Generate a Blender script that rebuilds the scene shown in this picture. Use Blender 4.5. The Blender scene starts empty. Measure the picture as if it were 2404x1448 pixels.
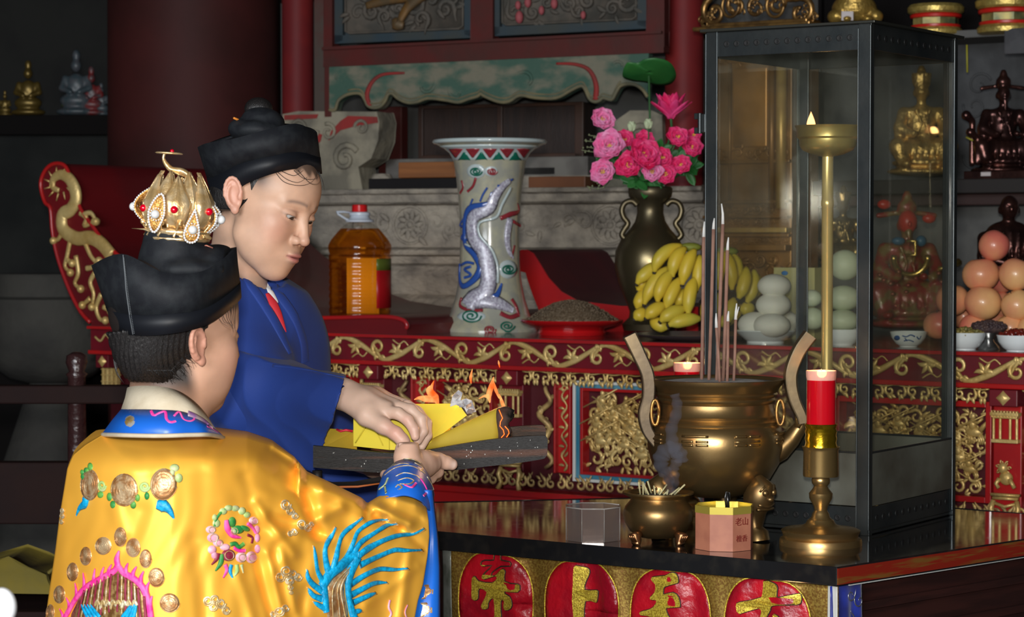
import bpy, math, random
import numpy as np
from mathutils import Vector, Matrix
from mathutils.bvhtree import BVHTree
from mathutils.geometry import tessellate_polygon
C = bpy.context.scene.collection
PI = math.pi
# ---------------------------------------------------------------- camera, light, exposure
F = 5400.0; CAMZ = 1.45; PITCH = math.atan((724 - 560) / F)
cd = bpy.data.cameras.new('camera'); cam = bpy.data.objects.new('camera', cd); C.objects.link(cam)
cam.location = (0, 0, CAMZ); cam.rotation_euler = (PI / 2 - PITCH, 0, 0)
cd.sensor_width = 22.2; cd.lens = 22.2 * F / 2404; cd.clip_start = 0.05
cd.dof.use_dof = True; cd.dof.focus_distance = 3.7; cd.dof.aperture_fstop = 7.5
bpy.context.scene.camera = cam
vs = bpy.context.scene.view_settings
vs.view_transform = 'Standard'; vs.look = 'None'; vs.gamma = 1; vs.exposure = 0.0; vs.use_curve_mapping = False
w = bpy.data.worlds.new('world'); bpy.context.scene.world = w; w.use_nodes = True
w.node_tree.nodes['Background'].inputs[0].default_value = (0.55, 0.62, 0.75, 1)
w.node_tree.nodes['Background'].inputs[1].default_value = 0.10
def area(name, loc, target, size, power, col=(1, 1, 1), sy=None):
    l = bpy.data.lights.new(name, 'AREA'); l.energy = power; l.color = col; l.size = size
    if sy: l.shape = 'RECTANGLE'; l.size_y = sy
    o = bpy.data.objects.new(name, l); C.objects.link(o); o.location = loc
    o.rotation_euler = (Vector(target) - Vector(loc)).to_track_quat('-Z', 'Y').to_euler()
    return o
area('camera_flash', (-0.03, -0.05, CAMZ + 0.16), (0.0, 4.0, 1.3), 0.09, 112, (1, 0.97, 0.92))
area('doorway_daylight', (-2.6, -3.0, 2.6), (0.2, 4.5, 1.2), 3.6, 420, (0.90, 0.95, 1.0), 2.6)

# ---------------------------------------------------------------- pixel -> world
_f = Vector((0, math.cos(PITCH), -math.sin(PITCH))); _u = Vector((0, math.sin(PITCH), math.cos(PITCH)))
CAM = Vector((0, 0, CAMZ))
def ray(px, py):
    return _f + Vector((1, 0, 0)) * ((px - 1202) / F) + _u * (-(py - 724) / F)
def W(px, py, Y):
    d = ray(px, py); return CAM + d * (Y / d.y)
class Plane:
    """a vertical or horizontal plane with its own 2D frame: o + a*s + b*z"""
    def __init__(s, o, a, b):
        s.o = Vector(o); s.a = Vector(a).normalized(); s.b = Vector(b).normalized(); s.n = s.a.cross(s.b).normalized()
        if s.n.dot(CAM - s.o) < 0: s.n = -s.n
    def hit(s, px, py):
        d = ray(px, py); return CAM + d * ((s.o - CAM).dot(s.n) / d.dot(s.n))
    def loc(s, px, py):
        p = s.hit(px, py) - s.o; return (p.dot(s.a), p.dot(s.b))
    def P(s, x, y, out=0.0):
        return s.o + s.a * x + s.b * y + s.n * out
TH = math.radians(34)
U = Vector((math.cos(TH), -math.sin(TH), 0)); V = Vector((math.sin(TH), math.cos(TH), 0)); Z = Vector((0, 0, 1))
P0 = W(850, 782, 6.3); P0.z = 0
def T(s, t, z): return P0 + U * s + V * t + Z * z
def tplane(t): return Plane(T(0, t, 0), U, Z)
def hplane(z): return Plane((0, 0, z), (1, 0, 0), (0, 1, 0))

# ---------------------------------------------------------------- mesh builder
def frame_for(d):
    d = d.normalized(); up = Vector((0, 0, 1)) if abs(d.z) < 0.95 else Vector((1, 0, 0))
    a = d.cross(up).normalized(); return a, a.cross(d).normalized()
class MB:
    def __init__(s): s.v = []; s.f = []; s.m = []; s.mi = 0
    def add(s, vs, fs):
        n = len(s.v); s.v += [tuple(v) for v in vs]; s.f += [tuple(i + n for i in f) for f in fs]; s.m += [s.mi] * len(fs)
        return s
    def box(s, c, size, ax=(Vector((1, 0, 0)), Vector((0, 1, 0)), Vector((0, 0, 1)))):
        c = Vector(c); h = [q / 2 for q in size]
        vs = [c + ax[0] * h[0] * i + ax[1] * h[1] * j + ax[2] * h[2] * k for i in (-1, 1) for j in (-1, 1) for k in (-1, 1)]
        return s.add(vs, [(0, 1, 3, 2), (4, 6, 7, 5), (0, 4, 5, 1), (2, 3, 7, 6), (0, 2, 6, 4), (1, 5, 7, 3)])
    def tbox(s, s0, s1, t0, t1, z0, z1):
        return s.box(T((s0 + s1) / 2, (t0 + t1) / 2, (z0 + z1) / 2), (s1 - s0, t1 - t0, z1 - z0), (U, V, Z))
    def tube(s, pts, r, n=6, caps=True, flat=None, fs=0.5):
        """swept tube; r a number or one per point; flat = direction in which it is squashed by fs"""
        pts = [Vector(p) for p in pts]; m = len(pts)
        if not hasattr(r, '__len__'): r = [r] * m
        vs = []; pa = None
        for i, p in enumerate(pts):
            d = pts[min(i + 1, m - 1)] - pts[max(i - 1, 0)]
            if d.length < 1e-9: d = Vector((0, 0, 1))
            d.normalize()
            if flat is not None:
                b = flat - d * flat.dot(d)
                if b.length < 1e-4: b = frame_for(d)[1]
                b.normalize(); a = d.cross(b)
            else:
                if pa is None: a, b = frame_for(d)
                else:
                    a = pa - d * pa.dot(d)
                    if a.length < 1e-6: a = frame_for(d)[0]
                    a.normalize()
                    b = a.cross(d)
                pa = a
            for k in range(n):
                t = 2 * PI * k / n; vs.append(p + a * math.cos(t) * r[i] + b * math.sin(t) * r[i] * (fs if flat is not None else 1))
        fs_ = [(i * n + k, (i + 1) * n + k, (i + 1) * n + (k + 1) % n, i * n + (k + 1) % n) for i in range(m - 1) for k in range(n)]
        if caps: fs_ += [tuple(range(n)), tuple((m - 1) * n + k for k in range(n))[::-1]]
        return s.add(vs, fs_)
    def lathe(s, c, prof, n=24, a=Vector((1, 0, 0)), b=Vector((0, 1, 0)), ax=Vector((0, 0, 1)), sx=1, sy=1, rmod=None):
        """prof: (radius, height) rows; closes at radius 0"""
        c = Vector(c); vs = []
        for (r, z) in prof:
            for k in range(n):
                t = 2 * PI * k / n; q = r * (rmod(t, z) if rmod else 1)
                vs.append(c + a * math.cos(t) * q * sx + b * math.sin(t) * q * sy + ax * z)
        fs = [(i * n + k, i * n + (k + 1) % n, (i + 1) * n + (k + 1) % n, (i + 1) * n + k) for i in range(len(prof) - 1) for k in range(n)]
        if prof[0][0] > 1e-6: fs.append(tuple(range(n))[::-1])
        if prof[-1][0] > 1e-6: fs.append(tuple((len(prof) - 1) * n + k for k in range(n)))
        return s.add(vs, fs)
    def ell(s, c, r, n=12, m=8, ax=(Vector((1, 0, 0)), Vector((0, 1, 0)), Vector((0, 0, 1)))):
        prof = [(max(math.sin(PI * i / m), 1e-5), -math.cos(PI * i / m)) for i in range(m + 1)]
        c = Vector(c); vs = []
        if not hasattr(r, '__len__'): r = (r, r, r)
        for (q, z) in prof:
            for k in range(n):
                t = 2 * PI * k / n
                vs.append(c + ax[0] * (math.cos(t) * q * r[0]) + ax[1] * (math.sin(t) * q * r[1]) + ax[2] * (z * r[2]))
        fs = [(i * n + k, i * n + (k + 1) % n, (i + 1) * n + (k + 1) % n, (i + 1) * n + k) for i in range(m) for k in range(n)]
        return s.add(vs, fs)
    def prism(s, pts, ext):
        """solid from an outline of 3D points pushed along ext"""
        pts = [Vector(p) for p in pts]; n = len(pts); ext = Vector(ext)
        tr = tessellate_polygon([pts])
        fs = [tuple(t) for t in tr] + [tuple(i + n for i in t[::-1]) for t in tr]
        fs += [(i, (i + 1) % n, (i + 1) % n + n, i + n) for i in range(n)]
        return s.add(pts + [p + ext for p in pts], fs)
    def dome(s, pts, n, h, steps=3, inset=0.3):
        """puffy relief over an outline: rings shrink towards the centre and rise along n"""
        pts = [Vector(p) for p in pts]; k = len(pts); c = sum(pts, Vector()) / k; vs = []
        for j in range(steps + 1):
            t = j / steps; q = 1 - inset * t * t if j < steps else 1 - inset
            for p in pts: vs.append(c + (p - c) * (1 - inset * t) + n * h * math.sin(t * PI / 2))
        fs = [(j * k + i, j * k + (i + 1) % k, (j + 1) * k + (i + 1) % k, (j + 1) * k + i) for j in range(steps) for i in range(k)]
        top = [vs[steps * k + i] for i in range(k)]
        fs += [tuple(steps * k + i for i in t) for t in tessellate_polygon([top])]
        return s.add(vs, fs)
    def grid(s, rows, closed=False):
        n = len(rows[0]); m = len(rows)
        fs = [(i * n + k, i * n + (k + 1) % n, (i + 1) * n + (k + 1) % n, (i + 1) * n + k) for i in range(m - 1) for k in range(n if closed else n - 1)]
        return s.add([p for r in rows for p in r], fs)
    def build(s, name, mats, parent=None, smooth=True, bevel=0, auto=None, solid=0, sub=0):
        return link(name, s.v, s.f, mats, parent, smooth, bevel, auto, solid, sub, s.m)
def link(name, v, f, mats, parent=None, smooth=True, bevel=0, auto=None, solid=0, sub=0, mi=None):
    me = bpy.data.meshes.new(name)
    if parent is not None:
        o3 = wloc(parent); v = np.asarray([tuple(q) for q in v], float) - np.array(o3) if len(v) else v
    me.from_pydata([tuple(q) for q in v], [], [tuple(q) for q in f])
    if not isinstance(mats, (list, tuple)): mats = [mats]
    for m in mats: me.materials.append(m)
    if mi is not None and any(mi): me.polygons.foreach_set('material_index', mi)
    me.polygons.foreach_set('use_smooth', [bool(smooth)] * len(me.polygons))
    me.validate(); me.update()
    if smooth and auto:
        me.set_sharp_from_angle(angle=math.radians(auto))
    o = bpy.data.objects.new(name, me); C.objects.link(o)
    if parent is not None: o.parent = parent
    if bevel:
        b = o.modifiers.new('b', 'BEVEL'); b.width = bevel; b.segments = 2; b.limit_method = 'ANGLE'
    if solid:
        b = o.modifiers.new('s', 'SOLIDIFY'); b.thickness = solid; b.offset = 0
    if sub:
        b = o.modifiers.new('u', 'SUBSURF'); b.levels = sub; b.render_levels = sub
    return o
def wloc(o):
    p = Vector(o.location)
    while o.parent is not None: o = o.parent; p = p + Vector(o.location)
    return p
def thing(name, label, cat, loc, group=None, kind=None):
    o = bpy.data.objects.new(name, None); C.objects.link(o); o.location = loc; o.empty_display_size = 0.05
    return tag(o, label, cat, group, kind)
def tag(o, label=None, cat=None, group=None, kind=None):
    if label: o['label'] = label
    if cat: o['category'] = cat
    if group: o['group'] = group
    if kind: o['kind'] = kind
    return o
def struct(o): o['kind'] = 'structure'; return o
def copy_tree(o, parent=None):
    c = o.copy(); C.objects.link(c); c.parent = parent
    for ch in list(o.children): copy_tree(ch, c)
    return c
def spline(pts, n, closed=False):
    """Catmull-Rom through 2D/3D points, n samples per span"""
    P = [np.array(p, float) for p in pts]; m = len(P); out = []
    rng = range(m) if closed else range(m - 1)
    for i in rng:
        if closed: a, b, c, d = P[i - 1], P[i], P[(i + 1) % m], P[(i + 2) % m]
        else: a, b, c, d = P[max(i - 1, 0)], P[i], P[i + 1], P[min(i + 2, m - 1)]
        for k in range(n):
            t = k / n
            out.append(0.5 * ((2 * b) + (c - a) * t + (2 * a - 5 * b + 4 * c - d) * t * t + (3 * b - a - 3 * c + d) * t ** 3))
    if not closed: out.append(P[-1])
    return [tuple(float(q) for q in o) for o in out]

# ---------------------------------------------------------------- materials
_mats = {}
def mat(name, col, rough=0.5, metal=0.0, col2=None, nscale=8.0, nlo=0.4, nhi=0.6, bump=0.0, bscale=40.0, bdist=0.002, coat=0.0,
        trans=0.0, ior=1.45, sss=0.0, sheen=0.0, emit=0.0, ecol=None, wave=None, attr=None, aniso=0, spec=None, stretch=None, detail=4, alpha=1.0, rough2=None):
    if name in _mats: return _mats[name]
    m = bpy.data.materials.new(name); m.use_nodes = True; nt = m.node_tree; N = nt.nodes; Lk = nt.links
    b = N['Principled BSDF']; c = lambda q: (q[0], q[1], q[2], 1)
    b.inputs['Base Color'].default_value = c(col); b.inputs['Roughness'].default_value = rough; b.inputs['Metallic'].default_value = metal
    b.inputs['IOR'].default_value = ior; b.inputs['Transmission Weight'].default_value = trans; b.inputs['Coat Weight'].default_value = coat
    b.inputs['Coat Roughness'].default_value = 0.08; b.inputs['Alpha'].default_value = alpha
    if spec is not None: b.inputs['Specular IOR Level'].default_value = spec
    if sheen: b.inputs['Sheen Weight'].default_value = sheen
    if aniso: b.inputs['Anisotropic'].default_value = aniso
    if sss:
        b.inputs['Subsurface Weight'].default_value = sss; b.inputs['Subsurface Radius'].default_value = (0.01, 0.004, 0.002); b.inputs['Subsurface Scale'].default_value = 0.6
    if emit: b.inputs['Emission Strength'].default_value = emit; b.inputs['Emission Color'].default_value = c(ecol or col)
    tc = N.new('ShaderNodeTexCoord'); src = tc.outputs['Object']
    if stretch:
        mp = N.new('ShaderNodeMapping'); mp.inputs['Scale'].default_value = stretch; Lk.new(src, mp.inputs['Vector']); src = mp.outputs[0]
    last = None
    if attr:
        at = N.new('ShaderNodeAttribute'); at.attribute_name = attr; last = at.outputs['Color']
        if col2 is not None:
            n = N.new('ShaderNodeTexNoise'); n.inputs['Scale'].default_value = nscale; n.inputs['Detail'].default_value = detail; Lk.new(src, n.inputs['Vector'])
            mx = N.new('ShaderNodeMix'); mx.data_type = 'RGBA'; mx.blend_type = 'MULTIPLY'; mx.inputs['Factor'].default_value = 1
            r = N.new('ShaderNodeMapRange'); r.inputs['From Min'].default_value = nlo; r.inputs['From Max'].default_value = nhi
            r.inputs['To Min'].default_value = col2[0]; r.inputs['To Max'].default_value = 1; Lk.new(n.outputs['Fac'], r.inputs['Value'])
            Lk.new(last, mx.inputs['A']); Lk.new(r.outputs[0], mx.inputs['B']); last = mx.outputs['Result']
    elif col2 is not None:
        if wave:
            n = N.new('ShaderNodeTexWave'); n.inputs['Scale'].default_value = nscale; n.inputs['Distortion'].default_value = wave; n.inputs['Detail'].default_value = 3; n.bands_direction = 'Z'
            n.inputs['Detail Scale'].default_value = 1.5
        else:
            n = N.new('ShaderNodeTexNoise'); n.inputs['Scale'].default_value = nscale; n.inputs['Detail'].default_value = detail
        Lk.new(src, n.inputs['Vector'])
        r = N.new('ShaderNodeValToRGB'); r.color_ramp.elements[0].position = nlo; r.color_ramp.elements[1].position = nhi
        r.color_ramp.elements[0].color = c(col); r.color_ramp.elements[1].color = c(col2); Lk.new(n.outputs['Fac'], r.inputs[0]); last = r.outputs[0]
        if rough2 is not None:
            rr = N.new('ShaderNodeMapRange'); rr.inputs['From Min'].default_value = nlo; rr.inputs['From Max'].default_value = nhi
            rr.inputs['To Min'].default_value = rough; rr.inputs['To Max'].default_value = rough2; Lk.new(n.outputs['Fac'], rr.inputs['Value']); Lk.new(rr.outputs[0], b.inputs['Roughness'])
    if last is not None: Lk.new(last, b.inputs['Base Color'])
    if bump:
        n2 = N.new('ShaderNodeTexNoise'); n2.inputs['Scale'].default_value = bscale; n2.inputs['Detail'].default_value = 5; Lk.new(src, n2.inputs['Vector'])
        bp = N.new('ShaderNodeBump'); bp.inputs['Strength'].default_value = bump; bp.inputs['Distance'].default_value = bdist; Lk.new(n2.outputs['Fac'], bp.inputs['Height']); Lk.new(bp.outputs[0], b.inputs['Normal'])
    _mats[name] = m; return m
GOLD = mat('carved_gilding', (0.58, 0.38, 0.12), 0.42, 0.4, (0.78, 0.58, 0.24), 14, 0.35, 0.65, 0.5, 90, 0.003)
GOLDD = mat('dull_gilding', (0.28, 0.18, 0.08), 0.5, 0.4, (0.66, 0.46, 0.18), 22, 0.36, 0.58, 0.5, 80, 0.003)
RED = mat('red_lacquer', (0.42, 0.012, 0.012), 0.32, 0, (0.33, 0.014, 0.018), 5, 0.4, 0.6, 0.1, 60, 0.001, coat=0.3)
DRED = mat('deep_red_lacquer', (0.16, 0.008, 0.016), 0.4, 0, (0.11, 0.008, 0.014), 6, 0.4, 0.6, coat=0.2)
MAROON = mat('worn_maroon_paint', (0.105, 0.02, 0.018), 0.55, 0, (0.07, 0.026, 0.022), 9, 0.35, 0.7, 0.3, 40, 0.002, spec=0.2)
BRASS = mat('worn_brass', (0.52, 0.34, 0.13), 0.25, 0.9, (0.28, 0.17, 0.07), 9, 0.35, 0.7, 0.15, 30, 0.002, rough2=0.42)
BRONZE = mat('old_bronze', (0.40, 0.26, 0.105), 0.26, 0.9, (0.17, 0.105, 0.045), 7, 0.35, 0.68, 0.2, 30, 0.002, rough2=0.45)
BLACKCLOTH = mat('black_cloth', (0.012, 0.014, 0.017), 0.68, 0, (0.007, 0.008, 0.011), 60, 0.4, 0.6, 0.5, 1100, 0.0004, spec=0.3)
BLACKSATIN = mat('black_satin', (0.006, 0.007, 0.010), 0.5, 0, spec=0.3)
STONE = mat('grey_stone', (0.42, 0.37, 0.30), 0.9, 0, (0.22, 0.195, 0.165), 11, 0.36, 0.66, 0.9, 30, 0.016, detail=10, stretch=(1, 1, 1.6))
DARK = mat('sooty_plaster', (0.02, 0.02, 0.018), 0.9, 0, (0.012, 0.012, 0.012), 3, 0.4, 0.6)
WHITE = mat('white_porcelain', (0.78, 0.83, 0.86), 0.12, 0, coat=0.4)
# ---------------------------------------------------------------- implicit surfaces -> mesh
class SDF:
    def __init__(s, lo, hi, h):
        s.lo = np.array(lo, float); s.h = h; s.n = np.maximum(np.ceil((np.array(hi) - s.lo) / h).astype(int) + 1, 4)
        s.f = np.full(tuple(s.n), 1e3, np.float32); s.ax = [s.lo[i] + h * np.arange(s.n[i]) for i in range(3)]
    def _win(s, lo, hi, pad):
        i0 = np.clip(np.floor((np.array(lo) - pad - s.lo) / s.h).astype(int), 0, s.n - 1)
        i1 = np.clip(np.ceil((np.array(hi) + pad - s.lo) / s.h).astype(int) + 1, 1, s.n)
        sl = tuple(slice(a, b) for a, b in zip(i0, i1))
        X = s.ax[0][sl[0]][:, None, None]; Y = s.ax[1][sl[1]][None, :, None]; Zz = s.ax[2][sl[2]][None, None, :]
        return sl, X, Y, Zz
    def _put(s, sl, d, k, op):
        a = s.f[sl]
        if a.size == 0: return
        d = d.astype(np.float32)
        if op == 'add':
            if k > 0:
                hh = np.clip(0.5 + 0.5 * (a - d) / k, 0, 1); s.f[sl] = a * (1 - hh) + d * hh - k * hh * (1 - hh)
            else: s.f[sl] = np.minimum(a, d)
        elif op == 'sub':
            if k > 0:
                hh = np.clip(0.5 - 0.5 * (a + d) / k, 0, 1); s.f[sl] = a * (1 - hh) - d * hh + k * hh * (1 - hh)
            else: s.f[sl] = np.maximum(a, -d)
        elif op == 'int': s.f[sl] = np.maximum(a, d)
    def ell(s, c, r, R=None, k=0.0, op='add'):
        if not hasattr(r, '__len__'): r = (r, r, r)
        m = max(r); c = np.array(c, float)
        sl, X, Y, Zz = s._win(c - m, c + m, 3 * s.h + k + 0.004)
        x, y, z = X - c[0], Y - c[1], Zz - c[2]
        if R is not None:
            R = np.array(R)      # columns = ellipsoid axes in world
            x, y, z = (x * R[0, i] + y * R[1, i] + z * R[2, i] for i in range(3))
        k0 = np.sqrt((x / r[0]) ** 2 + (y / r[1]) ** 2 + (z / r[2]) ** 2) + 1e-9
        k1 = np.sqrt((x / r[0] ** 2) ** 2 + (y / r[1] ** 2) ** 2 + (z / r[2] ** 2) ** 2) + 1e-9
        s._put(sl, k0 * (k0 - 1) / k1, k, op); return s
    def cone(s, a, b, ra, rb, k=0.0, op='add', flat=None, fs=1.0):
        """tapered capsule; flat: unit direction along which it is thinner by fs"""
        a = np.array(a, float); b = np.array(b, float); m = max(ra, rb)
        sl, X, Y, Zz = s._win(np.minimum(a, b) - m, np.maximum(a, b) + m, 3 * s.h + k + 0.004)
        ba = b - a; L2 = (ba ** 2).sum() + 1e-12
        x, y, z = X - a[0], Y - a[1], Zz - a[2]
        t = np.clip((x * ba[0] + y * ba[1] + z * ba[2]) / L2, 0, 1)
        dx, dy, dz = x - t * ba[0], y - t * ba[1], z - t * ba[2]
        if flat is not None:
            q = (dx * flat[0] + dy * flat[1] + dz * flat[2]) * (1 / fs - 1); dx, dy, dz = dx + q * flat[0], dy + q * flat[1], dz + q * flat[2]
        s._put(sl, np.sqrt(dx * dx + dy * dy + dz * dz) - (ra + (rb - ra) * t), k, op); return s
    def chain(s, pts, rs, k=0.004, op='add'):
        for i in range(len(pts) - 1): s.cone(pts[i], pts[i + 1], rs[i], rs[i + 1], k, op)
        return s
    def half(s, p, n):
        """keep only the side opposite to n"""
        p = np.array(p, float); n = np.array(n, float); n /= np.linalg.norm(n)
        d = (s.ax[0][:, None, None] - p[0]) * n[0] + (s.ax[1][None, :, None] - p[1]) * n[1] + (s.ax[2][None, None, :] - p[2]) * n[2]
        s.f = np.maximum(s.f, d.astype(np.float32)); return s
    def mesh(s):
        f = s.f.copy()
        for i in range(3):
            for e in (0, -1):
                sl = [slice(None)] * 3; sl[i] = e; f[tuple(sl)] = np.maximum(f[tuple(sl)], 1e-3)
        f = np.clip(f, -10 * s.h, 10 * s.h)
        ins = f < 0; nx, ny, nz = np.array(f.shape) - 1
        cnt = np.zeros((nx, ny, nz), np.int8)
        for i in (0, 1):
            for j in (0, 1):
                for k in (0, 1): cnt += ins[i:nx + i, j:ny + j, k:nz + k]
        act = (cnt > 0) & (cnt < 8); idx = np.argwhere(act); ids = np.full(act.shape, -1, np.int64); ids[act] = np.arange(len(idx))
        acc = np.zeros((len(idx), 3)); num = np.zeros(len(idx)); g = idx.T
        cor = {(i, j, k): f[g[0] + i, g[1] + j, g[2] + k] for i in (0, 1) for j in (0, 1) for k in (0, 1)}
        for a in range(3):
            for u in (0, 1):
                for v in (0, 1):
                    c0 = [0, 0, 0]; o = [q for q in range(3) if q != a]; c0[o[0]] = u; c0[o[1]] = v; c1 = list(c0); c1[a] = 1
                    f0 = cor[tuple(c0)]; f1 = cor[tuple(c1)]; cr = (f0 < 0) != (f1 < 0)
                    t = np.where(cr, f0 / np.where(cr, f0 - f1, 1), 0); p = np.tile(np.array(c0, float), (len(idx), 1)); p[:, a] = t
                    acc[cr] += p[cr]; num[cr] += 1
        vv = s.lo + (idx + acc / num[:, None]) * s.h
        faces = []
        for a in range(3):
            o = [q for q in range(3) if q != a]
            sl0 = [slice(None)] * 3; sl1 = [slice(None)] * 3; sl0[a] = slice(0, -1); sl1[a] = slice(1, None)
            for q in o: sl0[q] = slice(1, -1); sl1[q] = slice(1, -1)
            A = ins[tuple(sl0)]; B = ins[tuple(sl1)]
            for flip, M in ((False, A & ~B), (True, ~A & B)):
                e = np.argwhere(M)
                if len(e) == 0: continue
                e[:, o[0]] += 1; e[:, o[1]] += 1
                def gid(du, dv):
                    q = e.copy(); q[:, o[0]] -= du; q[:, o[1]] -= dv; return ids[q[:, 0], q[:, 1], q[:, 2]]
                quad = np.stack([gid(1, 1), gid(0, 1), gid(0, 0), gid(1, 0)], 1)
                if (a == 1) != flip: quad = quad[:, ::-1]
                faces.append(quad)
        fc = np.concatenate(faces) if faces else np.zeros((0, 4), int)
        return vv, fc
def smooth_mesh(v, f, it=2, lam=0.5):
    e = np.concatenate([f[:, [0, 1]], f[:, [1, 2]], f[:, [2, 3]], f[:, [3, 0]]])
    n = len(v); deg = np.bincount(e.ravel(), minlength=n).astype(float)[:, None]
    for _ in range(it):
        for l in (lam, -lam * 1.04):
            a = np.zeros_like(v)
            for q in range(3): a[:, q] = np.bincount(e[:, 0], v[e[:, 1], q], n) + np.bincount(e[:, 1], v[e[:, 0], q], n)
            v = v + l * (a / np.maximum(deg, 1) - v)
    return v
def fast_link(name, v, f, mats, parent=None, smooth=True, cols=None):
    """numpy mesh (quads) -> object; cols = per-vertex colour, on faces with shade painted into creases"""
    me = bpy.data.meshes.new(name); v = np.asarray(v, float)
    if parent is not None: v = v - np.array(wloc(parent))
    f = np.asarray(f); k = f.shape[1]
    me.vertices.add(len(v)); me.vertices.foreach_set('co', v.astype(np.float32).ravel())
    me.loops.add(len(f) * k); me.loops.foreach_set('vertex_index', f.astype(np.int32).ravel())
    me.polygons.add(len(f)); me.polygons.foreach_set('loop_start', np.arange(0, len(f) * k, k, dtype=np.int32))
    me.polygons.foreach_set('use_smooth', [bool(smooth)] * len(f))
    me.update(calc_edges=True); me.validate()
    if not isinstance(mats, (list, tuple)): mats = [mats]
    for m in mats: me.materials.append(m)
    if cols is not None:
        at = me.color_attributes.new('Col', 'FLOAT_COLOR', 'POINT'); c4 = np.ones((len(v), 4), np.float32); c4[:, :3] = cols; at.data.foreach_set('color', c4.ravel())
    o = bpy.data.objects.new(name, me); C.objects.link(o)
    if parent is not None: o.parent = parent
    return o
def joinvf(parts):
    vs, fs, n = [], [], 0
    for v, f in parts: vs.append(v); fs.append(f + n); n += len(v)
    return np.concatenate(vs), np.concatenate(fs)
def rotm(yaw, pitch, roll):
    cy, sy, cp, sp, cr, sr = math.cos(yaw), math.sin(yaw), math.cos(pitch), math.sin(pitch), math.cos(roll), math.sin(roll)
    return np.array([[cy, -sy, 0], [sy, cy, 0], [0, 0, 1]]) @ np.array([[cp, 0, sp], [0, 1, 0], [-sp, 0, cp]]) @ np.array([[1, 0, 0], [0, cr, -sr], [0, sr, cr]])

# ---------------------------------------------------------------- carved relief
def curl(mb, pl, c, r, a0=0.0, turns=1.1, sgn=1, w=0.25, n=16, out=0.0, thick=0.6, tail=0):
    """a scroll of tapering strap that winds inwards, lying on plane pl; r = outer radius, w = strap width / r"""
    pts, rad = [], []
    if tail:
        for k in range(4):
            t = k / 4; a = a0
            e = (math.cos(a), math.sin(a)); tg = (-e[1] * sgn, e[0] * sgn)
            pts.append(pl.P(c[0] + e[0] * r - tg[0] * tail * (1 - t) + e[0] * tail * 0.3 * (1 - t) ** 2, c[1] + e[1] * r - tg[1] * tail * (1 - t) + e[1] * tail * 0.3 * (1 - t) ** 2, out)); rad.append(r * w * (0.25 + 0.6 * t))
    for k in range(n + 1):
        t = k / n; a = a0 + sgn * turns * 2 * PI * t; q = r * (1 - 0.78 * t)
        pts.append(pl.P(c[0] + math.cos(a) * q, c[1] + math.sin(a) * q, out + r * 0.15 * t)); rad.append(r * w * (1 - 0.45 * t))
    rad[-1] *= 1.3
    mb.tube(pts, rad, 6, flat=pl.n, fs=thick)
def leaf(mb, pl, c, ang, L, w, out=0.0, bend=0.3, n=6):
    pts, rad = [], []
    for k in range(n + 1):
        t = k / n; a = ang + bend * t
        x = c[0] + math.cos(a) * L * t; y = c[1] + math.sin(a) * L * t
        pts.append(pl.P(x, y, out + w * 0.3)); rad.append(max(w * math.sin(PI * (0.12 + 0.85 * t)), w * 0.1))
    mb.tube(pts, rad, 6, flat=pl.n, fs=0.5)
def filigree(mb, pl, s0, s1, z0, z1, rng, r=0.016, dens=1.0, out=0.0, w=0.24, leaves=1.0):
    A = (s1 - s0) * (z1 - z0); n = int(dens * A / (r * r * 5)); pts = []
    for _ in range(n * 12):
        if len(pts) >= n: break
        q = (rng.uniform(s0 + r, s1 - r) if s1 - s0 > 2 * r else (s0 + s1) / 2, rng.uniform(z0 + r, z1 - r) if z1 - z0 > 2 * r else (z0 + z1) / 2)
        if all((q[0] - p[0]) ** 2 + (q[1] - p[1]) ** 2 > (1.5 * r) ** 2 for p in pts): pts.append(q)
    for q in pts:
        rr = r * rng.uniform(0.75, 1.15)
        curl(mb, pl, q, rr, rng.uniform(0, 6.28), rng.uniform(0.8, 1.3), rng.choice((-1, 1)), w, 12, out + rng.uniform(0, r * 0.5), tail=rr * rng.uniform(0.5, 1.4))
        for _ in range(int(2 * leaves)):
            a = rng.uniform(0, 6.28); leaf(mb, pl, (q[0] + math.cos(a) * rr * 1.1, q[1] + math.sin(a) * rr * 1.1), a + rng.uniform(-0.6, 0.6), rr * 1.3, rr * 0.28, out + rng.uniform(0, r * 0.4))
def pxpoly(pl, pts, out=0.0):
    return [pl.P(*pl.loc(x, y), out) for x, y in pts]
def pbox(mb, pl, x0, y0, x1, y1, o0, o1):
    a = pl.loc(x0, (y0 + y1) / 2); b = pl.loc(x1, (y0 + y1) / 2); xm = (x0 + x1) / 2; za = pl.loc(xm, y1)[1]; zb = pl.loc(xm, y0)[1]
    mb.box(pl.P((a[0] + b[0]) / 2, (za + zb) / 2, (o0 + o1) / 2), (abs(b[0] - a[0]), abs(zb - za), abs(o1 - o0)), (pl.a, pl.b, pl.n)); return mb
# ================================================================ the hall
FLOORM = mat('stone_flags', (0.06, 0.055, 0.05), 0.6, 0, (0.035, 0.033, 0.03), 4, 0.4, 0.6, 0.3, 20)
def sbox(name, lo, hi, m):
    b = MB(); b.box([(p + q) / 2 for p, q in zip(lo, hi)], [q - p for p, q in zip(lo, hi)]); return struct(b.build(name, m, smooth=False))
sbox('floor', (-6, -4.5, -0.1), (7, 11, 0), FLOORM)
sbox('ceiling', (-6, -4.5, 4.2), (7, 11, 4.3), DARK)
sbox('wall_back', (-6, 10.5, 0), (7, 10.7, 4.2), DARK)
sbox('wall_left', (-6.1, -4.5, 0), (-6, 10.7, 4.2), DARK)
sbox('wall_right', (7, -4.5, 0), (7.1, 10.7, 4.2), DARK)
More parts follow.
